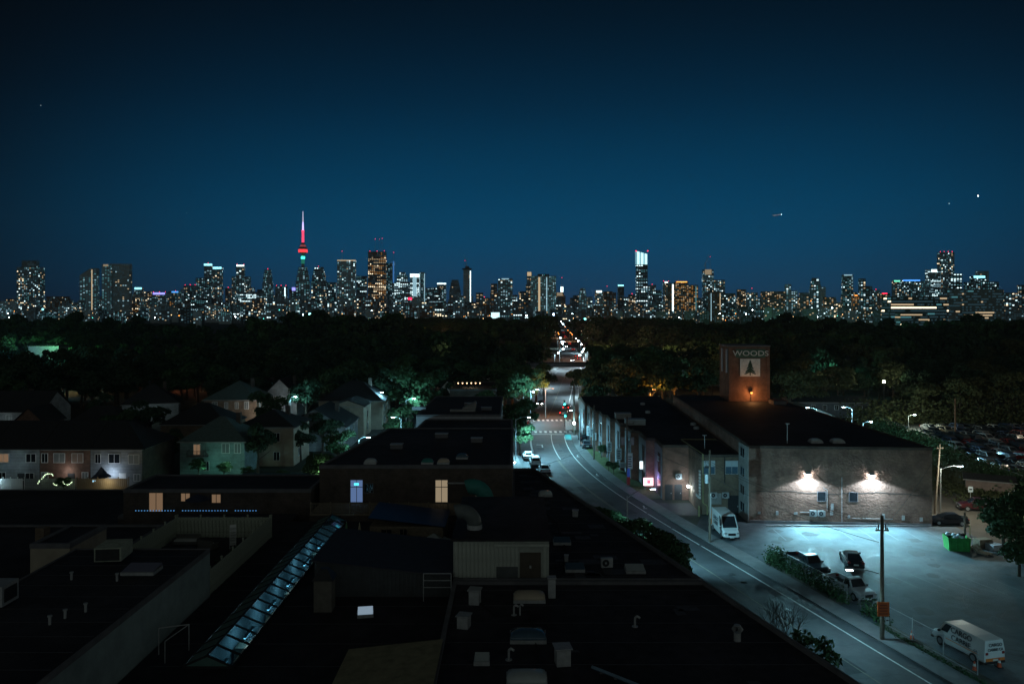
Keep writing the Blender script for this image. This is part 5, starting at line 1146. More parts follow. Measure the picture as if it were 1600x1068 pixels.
# ================================================================== fences, skip and junk by the car park
def link_fence(label, i0, i1, s, h=1.8):
    a = off(i0, s); b = off(i1, s); a, b = Vector(a), Vector(b); L = (b-a).length; rz = math.atan2(b.y-a.y, b.x-a.x)
    t = thing('wire_fence', label, 'fence', (a.x, a.y, 0), rz)
    n = max(2, round(L/3)); src = None
    for k in range(n+1):
        if not src: o = src = MB().cyl((0, 0, 0), (0, 0, h+.1), .04).build('post', M_metal, t)
        else: o = inst('post', src, t)
        o.location = (L*k/n, 0, 0)
    MB().cyl((0, 0, h), (L, 0, h), .022, n=5).cyl((0, 0, .1), (L, 0, .1), .012, n=4).build('rail', M_metal, t)
    m = MB(); s_ = .16; k = -int(h/s_)
    while k*s_ < L:
        x0, z0 = k*s_, 0.1
        x1, z1 = x0+h-.1, h
        if x0 < 0: z0 += -x0; x0 = 0
        if x1 > L: z1 -= x1-L; x1 = L
        if z1 > z0:
            m.quad((x0, 0, z0), (x0+.008, 0, z0), (x1+.008, 0, z1), (x1, 0, z1)); m.quad((L-x0, .004, z0), (L-x0-.008, .004, z0), (L-x1-.008, .004, z1), (L-x1, .004, z1))
        k += 1
    m.build('mesh', M_metal, t, kind='stuff'); return t
link_fence('wire mesh fence grown with weeds beside the pickup trucks', idx(75), idx(87.5), 4.5)
link_fence('wire mesh fence in front of the cargo van', idx(60), idx(70.5), 4.5)
def weeds(name, label, pts, n, h, size, mats=0, spread=.5, kind='stuff', cat=None, n_leaf=None):
    m = MB()
    for k in range(n):
        a = rnd.random()*(len(pts)-1); i = int(a); f = a-i
        x = pts[i][0]+(pts[i+1][0]-pts[i][0])*f+rnd.gauss(0, spread); y = pts[i][1]+(pts[i+1][1]-pts[i][1])*f+rnd.gauss(0, spread)
        z = abs(rnd.gauss(0, .5))*h; z = min(z, h*1.1)
        c = Vector((x, y, z+.05)); u = Vector((rnd.gauss(0, 1), rnd.gauss(0, 1), rnd.gauss(0, .7))).normalized()*size*rnd.uniform(.6, 1.3); v = u.cross(Vector((rnd.gauss(0, 1), rnd.gauss(0, 1), rnd.gauss(0, 1)))).normalized()*size*.5
        m.quad(c-u, c-v, c+u, c+v)
    return m.build(name, M_leaf[mats], kind=kind, label=label, cat=cat)
weeds('weeds', 'tall green weeds grown through the wire fence', [off(idx(76), 4.4), off(idx(88), 4.4)], 2100, 1.4, .15, 1, .3)
weeds('weeds', 'bushy green clump at the far end of the weedy fence', [off(idx(84.5), 4.5), off(idx(88), 4.5)], 1300, 1.7, .15, 1, .42)
weeds('weeds', 'tuft of weeds behind the orange sign', [off(idx(69), 4.6), off(idx(71.5), 4.6)], 500, 1.3, .16, 1, .35)
weeds('weeds', 'thin weeds at the foot of the fence by the van', [off(idx(56), 3.7), off(idx(69), 3.7)], 1100, .25, .1, 1, .2)
weeds('weeds', 'rough growth along the car lot fence', [(82, 120), (80.5, 140), (86, 165), (88, 192)], 9000, 1.9, .32, 1, 1.1)
weeds('weeds', 'scrub hedge below the olive trees behind the car lot', [(86, 200), (112, 199), (140, 200)], 6000, 5.0, .5, 2, 2.2)
weeds('weeds', 'rough grass between back street and car lot', [(72, 112), (73, 140), (78, 190)], 7000, .5, .3, 2, 3.2)
weeds('weeds', 'overgrown bank at the right edge behind the skip', [(76, 92), (82, 112), (81, 124)], 8000, 2.2, .3, 1, 2.6)
x, y = P(1500, 861, 0)
t = thing('waste_skip', 'green metal skip heaped with rubbish bags in the car park corner', 'dumpster', (x+.1, y+.9, 0), R(-10))
MB().add([(-1.1, -.9, 0), (1.1, -.9, 0), (1.1, .9, 0), (-1.1, .9, 0), (-1.25, -1.0, 1.55), (1.25, -1.0, 1.55), (1.25, 1.0, 1.55), (-1.25, 1.0, 1.55), (-1.15, -.9, 1.5), (1.15, -.9, 1.5), (1.15, .9, 1.5), (-1.15, .9, 1.5), (-1.05, -.85, 1.0), (1.05, -.85, 1.0), (1.05, .85, 1.0), (-1.05, .85, 1.0)],
    [(0, 1, 5, 4), (1, 2, 6, 5), (2, 3, 7, 6), (3, 0, 4, 7), (4, 5, 9, 8), (5, 6, 10, 9), (6, 7, 11, 10), (7, 4, 8, 11), (8, 9, 13, 12), (9, 10, 14, 13), (10, 11, 15, 14), (11, 8, 12, 15), (12, 13, 14, 15)]).build('bin', M_green, t)
for k in range(4): MB().box(-1.0+k*.62, -1.02, .1, -.9+k*.62, -.9, 1.5).build('rib', M_green, t)
m_bag = mat('plastic_bag', (.5, .55, .62), .3, .2, 6)
for k in range(9):
    g = MB().ball((0, 0, 0), .3, n=8, k=5, sz=.75).build('rubbish_bag', m_bag if k % 3 else M_plastic, None, (x+.1+rnd.uniform(-.8, .8), y+.9+rnd.uniform(-.55, .55), 1.35+rnd.uniform(0, .4)), rnd.uniform(0, 3), smooth=True); g.scale = (rnd.uniform(.8, 1.3), 1, 1)
    tag(g, 'rubbish bag heaped in the green skip', 'bag', 'bags in the skip')
for k, (px, py, lab) in enumerate([(1527, 862, 'wooden pallet leaning on the junk right of the skip'), (1540, 866, 'wooden pallet lying flat right of the skip'), (1518, 858, 'broken pallet next to the skip corner')]):
    X, Y = P(px, py, 0); t = thing('pallet', lab, 'pallet', (X, Y, .1*k), R(20*k+10))
    for q in range(6): MB().box(-.6, -.5+q*.19, .12, .6, -.38+q*.19, .145).build('slat', M_wood, t)
    for q in (-.55, 0, .5): MB().box(q-.04, -.5, 0, q+.04, .58, .12).build('bearer', M_wood, t)
    if k == 0: t.rotation_euler = (R(50), 0, R(30)); t.location.z = .35
for k, (px, py, w, d, h, lab) in enumerate([(1535, 854, 1.8, 1.0, 1.0, 'dark scrap crate among the junk'), (1553, 858, 1.4, 1.2, .7, 'pale tarpaulin covered heap under the tree')]):
    X, Y = P(px, py, 0); t = thing('scrap_crate', lab, 'crate', (X, Y, 0), R(15)); MB().box(-w/2, -d/2, 0, w/2, d/2, h).build('box', M_wood if k == 0 else m_bag, t)
    for q in range(5): MB().box(-w/2-.03, -d/2-.03, h*q/5+.03, w/2+.03, -d/2, h*q/5+h*.13).build('slat', M_wood if k == 0 else M_concd, t)

# ================================================================== poles, wires, street lamps, signals
def pole(label, X, Y, h, r=.16, arms=(), m=None, lean=0, base=0, name='utility_pole', cat='utility pole'):
    t = thing(name, label, cat, (X, Y, base)); MB().cyl((0, 0, 0), (lean, 0, h), r, r*.7, n=10).build('post', m or M_pole, t)
    for z, w in arms: MB().box(-w/2+lean, -.06, z, w/2+lean, .06, z+.12).cyl((-w/2+.1+lean, 0, z+.12), (-w/2+.1+lean, 0, z+.3), .05).cyl((w/2-.1+lean, 0, z+.12), (w/2-.1+lean, 0, z+.3), .05).build('crossarm', m or M_pole, t)
    return t
def lamp_arm(t, z, dx, dy, r=.045, rise=.5, bulb=None, drop=0):
    "curved arm with a lamp head at its end"
    pts = [(dx*k/6, dy*k/6, z+rise*math.sin(k/6*math.pi*.6)) for k in range(7)]
    MB().tube(pts, r).build('arm', M_metal, t)
    e = pts[-1]; L = math.hypot(dx, dy) or 1; ux, uy = dx/L, dy/L
    MB().obox((e[0]+ux*.3, e[1]+uy*.3, e[2]+.03), (.75, .3, .12), math.atan2(uy, ux)).build('lamp_head', M_metal, t)
    MB().obox((e[0]+ux*.3, e[1]+uy*.3, e[2]-.07), (.5, .24, .08), math.atan2(uy, ux)).build('lens', bulb or E_lamp, t)
    return (t.location[0]+e[0]+ux*.3, t.location[1]+e[1]+uy*.3, t.location[2]+e[2]-.2)
TEAL = (.32, .8, 1)
# foreground pole with the orange sign
X, Y = P(1378, 998, .1); p1 = pole('tall wooden utility pole beside the car park with an orange sign and a lamp arm', X, Y, 10.6, .19, ((9.3, 1.1),))
for q in (-.3, .3): MB().cyl((q, 0, 9.4), (q, 0, 9.9), .06).build('insulator', M_dmetal, p1)
h = lamp_arm(p1, 5.6, -2.3, .4, rise=.35, bulb=E_lampw); lamp_light('street_light', h, 950, TEAL, 150, .15, (-.1, 0, -1), .6)
so = thing('orange_sign', 'orange roadworks board fixed on the utility pole', 'sign', (X, Y-.22, 2.15)); MB().box(-.5, -.03, 0, .5, .03, 1.2).build('board', M_orange, so)
m = MB(); [m.box(-.36+(k % 2)*.06, -.04, .16+k*.24, .36-(k % 2)*.04, -.031, .28+k*.24) for k in range(4)]; m.build('print', mat('orange_print', (.25, .05, .02), .6, .1), so)
so = thing('small_sign', 'small pale sign under the orange board', 'sign', (X+.35, Y-.2, 1.45)); MB().box(-.15, -.02, 0, .15, .02, .6).build('board', M_signw, so); MB().box(-.1, -.03, .3, .1, -.021, .4).build('print', M_dmetal, so)
# pole by the white van, with transformer box
X2, Y2 = P(1109, 846, .1); p2 = pole('dark utility pole in front of the brick annex by the white van', X2, Y2, 11.2, .17, ()); MB().cyl((-.35, 0, 7.2), (-.35, 0, 8.3), .26, n=12).build('transformer', M_metal, p2); MB().box(-.6, -.08, 9.0, .1, .08, 9.25).build('crossarm', M_dmetal, p2); MB().box(.0, -.22, 3.0, .12, -.15, 6.0).build('conduit', M_conc, p2)
# pole with two grey transformers in front of the shops
Xp, Yp = 18.55, 128.4; p3 = pole('utility pole with two grey transformer cans before the brick row', Xp, Yp, 10.8, .16, ((9.6, 2.2), (8.6, 2.0)), base=.13)
for s in (-.75, .75): MB().cyl((s, -.1, 6.3), (s, -.1, 7.5), .36, n=14).build('transformer', M_conc, p3)
t = thing('parking_pay_post', 'blue and red machine at the foot of the transformer pole', 'pay machine', (Xp+.1, Yp-.8, .13)); MB().box(-.25, -.2, 0, .25, .2, 1.3).build('cabinet', P_red, t); MB().box(-.2, -.22, 1.3, .2, .22, 2.6).build('head', mat('bright_blue', (.05, .15, .6), .5, 0), t)
p4 = pole('dark pole at the kerb by the first shop signs', 15.35, 149.2, 10.2, .15, (), base=.13)
p5 = pole('thick dark pole at the crossing corner', 13.9, 178.5, 11.8, .2, ((10.5, 2.0),), base=0)
t = thing('corner_lamp', 'white globe lamp low on the crossing corner pole', 'lamp', (13.9, 178.1, 2.9)); MB().ball((0, -.25, 0), .28).build('bulb', E_lamp, t); MB().box(-.05, -.3, .2, .05, .2, .28).build('bracket', M_dmetal, t); lamp_light('corner_light', (13.6, 177.2, 3.4), 700, TEAL)
# street lamp on the left pavement whose lower part is hidden by the roof
c = off(idx(90), -11.6); t = thing('street_lamp', 'street lamp with a long curved arm rising behind the black roof', 'street lamp', (c[0], c[1], .13)); MB().cyl((0, 0, 0), (0, 0, 7.6), .09, .06).build('post', M_metal, t)
h = lamp_arm(t, 7.4, 2.6, .4, rise=1.0); lamp_light('street_light', h, 8500, TEAL, 128, .15, (.75, .75, -1), .6)
def slamp(label, px, py, dx, power, z=8.2, dy=0, bulb=None, col=TEAL, rise=.5, glow=True, spot=None, group=None, point=False):
    D = (CH-z)*F/(py-HZ); X = (px-800)*D/F
    t = thing('street_lamp', label, 'street lamp', (X-dx, D-dy, 0), 0, group); MB().cyl((0, 0, 0), (0, 0, z-rise+.2), .1, .07).build('post', M_metal, t)
    h = lamp_arm(t, z-rise, dx, dy, rise=rise, bulb=bulb)
    if point: lamp_light('street_light', (h[0], h[1], h[2]-.25), power*.45, col, None, .2)
    elif glow: lamp_light('street_light', h, power, col, spot or 155, .2, (0, 0, -1), .5)
    return t
slamp('street lamp leaning over the back street beside the factory', 1497, 727, 2.4, 6000, z=7.2, col=(.85, .9, .75), point=True)
p6 = pole('leaning brown pole at the kerb of the back street', 58.3, 109.8, 9.6, .15, ((9.0, .9),), lean=.7)
X, Y = P(1492, 683, 0); pole('tall brown pole standing among the parked cars', X, Y, 8.6, .22, (), m=mat('brown_pole', (.22, .12, .07), .9, .2))
for (px, py, dx, pw, lab, z) in [(595, 612, 1.5, 3600, 'street lamp beside the beige flats roof', 8.5), (645, 622, 1.5, 3000, 'street lamp among the trees at the lane', 8.2), (617, 651, -1.2, 3600, 'street lamp nearest on the lane', 8.0), (573, 682, 1.4, 3500, 'street lamp at the garage by the lane', 6.0), (460, 619, 1.0, 2500, 'street lamp behind the gabled houses', 7.5),
        (838, 608, 1.4, 9000, 'street lamp in the tree left of the crossing', 8.4), (1264, 636, -1.5, 5000, 'right one of the lamp pair behind the factory', 8), (1254, 637.5, 1.5, 3000, 'left one of the lamp pair behind the factory', 8), (1289, 647, 1.8, 3500, 'lamp with a curved arm behind the factory edge', 7.5), (1320, 635, -1.5, 5000, 'lamp over the white shed behind the factory', 8), (1427, 647, 1.2, 3000, 'lamp above the far rows of the car lot', 3.6), (1358, 658, 1.2, 2500, 'teal lamp before the long grey building', 6)]:
    slamp(lab, px, py, dx, pw, z=z, col=(.85, .95, .7) if px in (1427, 1289) else TEAL, point=px in (595, 645, 617, 573, 838, 460, 1264, 1289, 1320, 1427, 1358))
for (D, s_, lab, pw) in [(150, -11.4, 'street lamp opposite the shop fronts', 15000), (120, -11.3, 'street lamp hidden low behind the black roof edge', 2200), (196, -10.0, 'street lamp at the left side of the crossing', 4500), (46, 4.3, 'added street lamp just outside the frame, brightening the cargo van', 1700)]:  # the lamp beyond the van is added out of view to brighten it
    c = off(idx(D), s_)
    if D == 120: continue
    t = thing('street_lamp', lab, 'street lamp', (c[0], c[1], .13)); MB().cyl((0, 0, 0), (0, 0, 7.6), .09, .06).build('post', M_metal, t)
    h = lamp_arm(t, 7.4, 2.2 if D > 60 else -1.5, 0, rise=.6); lamp_light('street_light', h, pw, TEAL, 150, .15, (.4, -.1, -1) if D > 60 else (-.2, .6, -1), .6)
c = off(idx(197), .5); 
t = slamp('street lamp right of the street past the crossing', 894, 640, -1.5, 4500, z=7.8)
t = slamp('orange lamp behind the brick row trees', 1021, 608, .8, 6500, z=6.0, bulb=E_orange, col=(1, .42, .08), point=True)
# an orange lit stretch just past the crossing
t = slamp('orange street lamp left of the street past the crossing', 862, 606, 1.6, 7500, z=7.8, bulb=E_orange, col=(1, .38, .1), point=True)
def signal(label, px, py, z, em=None):
    D = (CH-z)*F/(py-HZ); X = (px-800)*D/F; t = thing('traffic_light', label, 'traffic light', (X, D, 0))
    MB().cyl((0, .1, 0), (0, .1, z+.7), .07).build('post', M_dmetal, t); MB().box(-.2, -.15, z-.6, .2, .1, z+.6).build('housing', M_dmetal, t)
    MB().cyl((0, -.15, z-.35), (0, -.2, z-.35), .16, n=12).build('lens', em or E_sigteal, t)
    for q in (0, .35): MB().cyl((0, -.15, z+q), (0, -.17, z+q), .13, n=12).build('dark_lens', M_dmetal, t)
    lamp_light('signal_glow', (X, D-.5, z-.35), 60, (.1, 1, .8)); return t
signal('traffic light showing green left of the crossing', 814, 628, 6.2); signal('traffic light showing green over the far side of the crossing', 882, 629, 5.8); signal('second green light beside the left one', 818.5, 629, 6.3)
signal('lower green light at the right of the crossing', 883, 647, 4.6)
# lamps down the far street
k = 0
for j, D in enumerate([255, 285, 350, 385, 425, 470, 520, 580, 650, 730, 830, 950, 1100, 1280, 1500]):
    for s_, dx in ((2.6, -1.8), (-12, 1.8)):
        if (j % 2) == (s_ > 0) and D < 380: continue
        D = D*rnd.uniform(.97, 1.05); x = interp(WL, D)+s_; warm = 600 < D < 1000
        t = thing('street_lamp', f'distant {"orange" if warm else "white"} street lamp on the {"right" if s_ > 0 else "left"} side of the far street', 'street lamp', (x, D, 0), 0, 'lamps of the far street')
        MB().cyl((0, 0, 0), (0, 0, 7.6), .1).build('post', M_metal, t); zz = 8
        MB().obox((dx, 0, zz-.1), (.7, .4, .35+D*.0003), 0).build('lens', E_orange if warm else E_lamp, t); MB().tube([(0, 0, 7.5), (dx, 0, zz)], .05).build('arm', M_metal, t)
        if k % 3 == 0 or D < 470: lamp_light('street_light', (x+dx, D-.1, 7.6), 11000 if D < 600 else 14000, (1, .5, .25) if warm else (.6, .88, 1), 160, .3, (0, 0, -1), .4)
        k += 1
# lamps added outside the frame at the right to light tree and cars
for (x, y, z, pw, col, lab) in ((69.5, 86, 8, 1100, (.7, .95, .85), 'added street lamp outside the frame, brightening the junk corner tree'), (122, 158, 9, 3600, (1, .8, .55), 'tall added lamp outside the frame, lighting the far side of the car lot'), (96, 128, 8, 1500, (1, .85, .65), 'added lamp outside the frame, lighting the near corner of the car lot')):
    t = thing('street_lamp', lab, 'street lamp', (x, y, 0)); MB().cyl((0, 0, 0), (0, 0, z-.4), .1, .07).build('post', M_metal, t); h = lamp_arm(t, z-.5, -1.8, 0, rise=.4); lamp_light('street_light', (h[0], h[1], h[2]-.25), pw*.6, col, None, .2)
# wires
def wire(label, pts, r=.022, sag=.6, name='overhead_wire'):
    m = MB()
    for a, b in zip(pts[:-1], pts[1:]):
        n = 14; q = []
        for i in range(n+1):
            f = i/n; q.append((a[0]+(b[0]-a[0])*f, a[1]+(b[1]-a[1])*f, a[2]+(b[2]-a[2])*f-sag*4*f*(1-f)))
        for u, v in zip(q[:-1], q[1:]): m.cyl(u, v, r, n=4, cap=False)
    return m.build(name, M_plastic, label=label, cat='wire')
q1 = (31.4, 68.1); 
for k, (dx, z) in enumerate(((-.45, 9.75), (.45, 9.75), (0, 8.2))):
    wire(['left wire from the tall pole to the pole by the van', 'right wire from the tall pole to the pole by the van', 'lower cable from the tall pole to the pole by the van'][k], [(q1[0]+dx, q1[1], z), (X2+dx*.6, Y2, z-.1), (Xp+dx*.6, Yp, z-.2), (15.35+dx*.4, 149.2, z-.2), (13.9+dx*.4, 178.5, z+.2)], .02)
wire('service wire from the transformer pole to the brick row', [(Xp, Yp, 9.5), (22.6, 121, 7.9)], .02)
wire('second service wire to the annex roof corner', [(X2, Y2, 9.0), (26.4, 109.8, 8.2)], .02)
wire('wire over the street to the black roof', [(Xp, Yp, 9.3), (2.6, 99.5, 8.3)], .02)
wire('wire across the car park to the brick wall', [(31.4, 68.1, 9.4), (38, 104.4, 9.0)], .02)
wire('second wire across the car park to the back street pole', [(31.4, 68.1, 9.0), (59, 109.8, 9.0)], .02)
t = thing('notice_sign', 'small white notice on a post in the grass by the back street', 'sign', (*P(1516, 790, 0), 0)); MB().cyl((0, 0, 0), (0, 0, 2.6), .04).build('post', M_metal, t); MB().box(-.35, -.05, 2.0, .35, -.02, 2.8).build('board', M_signw, t); MB().box(-.2, -.06, 2.3, .2, -.051, 2.5).build('print', M_dmetal, t)
pole('short wooden stump pole by the black sedan', 55.6, 97.8, 3.2, .14, ((2.6, .7),))
t = thing('bollard', 'thin yellow bollard at the right of the car park', 'bollard', (57.2, 99.5, 0)); MB().cyl((0, 0, 0), (0, 0, 1.2), .07).build('post', MATS['yellow_pipe'], t); MB().ball((0, 0, 1.2), .07).build('cap', MATS['yellow_pipe'], t)
# car lot fence
a = Vector((81.2, 122)); 
for (a, b, lab) in (((80.6, 120), (81.0, 141), 'wire fence along the near side of the car lot'), ((81.0, 141.2), (88, 166), 'wire fence along the middle of the car lot'), ((88, 166.2), (89.5, 192), 'wire fence along the far side of the car lot')):
    a, b = Vector(a), Vector(b); L = (b-a).length; t = thing('wire_fence', lab, 'fence', (a.x, a.y, 0), math.atan2(b.y-a.y, b.x-a.x)); n = int(L/3)
    for k in range(n+1): MB().cyl((L*k/n, 0, 0), (L*k/n, 0, 2.0), .04, n=5).build('post', M_metal, t)
    MB().cyl((0, 0, 2), (L, 0, 2), .03, n=5).cyl((0, 0, 1), (L, 0, 1), .015, n=4).build('rail', M_metal, t)
EW = [emis('win_warm_bright', (1, .82, .55), 2.5), emis('win_warm', (1, .74, .45), .6), emis('win_cool_bright', (.7, .95, 1), 2.8), emis('win_cool', (.5, .85, 1), .68), emis('win_teal', (.2, .65, .75), .3), emis('win_dim_ambient', (.18, .45, .6), .08), emis('win_amber', (1, .45, .12), .38)]
E_red2 = emis('beacon_red', (1, .01, .04), 7); E_cyan = emis('crown_cyan', (.3, .85, 1), 2.4); E_vio = emis('crown_violet', (.3, .3, 1), 2.0); E_crw = emis('crown_white', (.75, 1, 1), 3.5); E_grn = emis('crown_green', (.2, 1, .6), 1.6); E_blu = emis('crown_blue', (.08, .35, 1), 1.6)
B_dk = mat('tower_dark', (.05, .06, .07), .5, 0); B_md = mat('tower_mid', (.16, .19, .21), .6, 0); B_lt = mat('tower_light', (.36, .42, .44), .7, 0); B_br = mat('tower_brown', (.16, .10, .07), .7, 0); B_gl = mat('tower_glass', (.04, .1, .12), .15, 0, spec=.8)
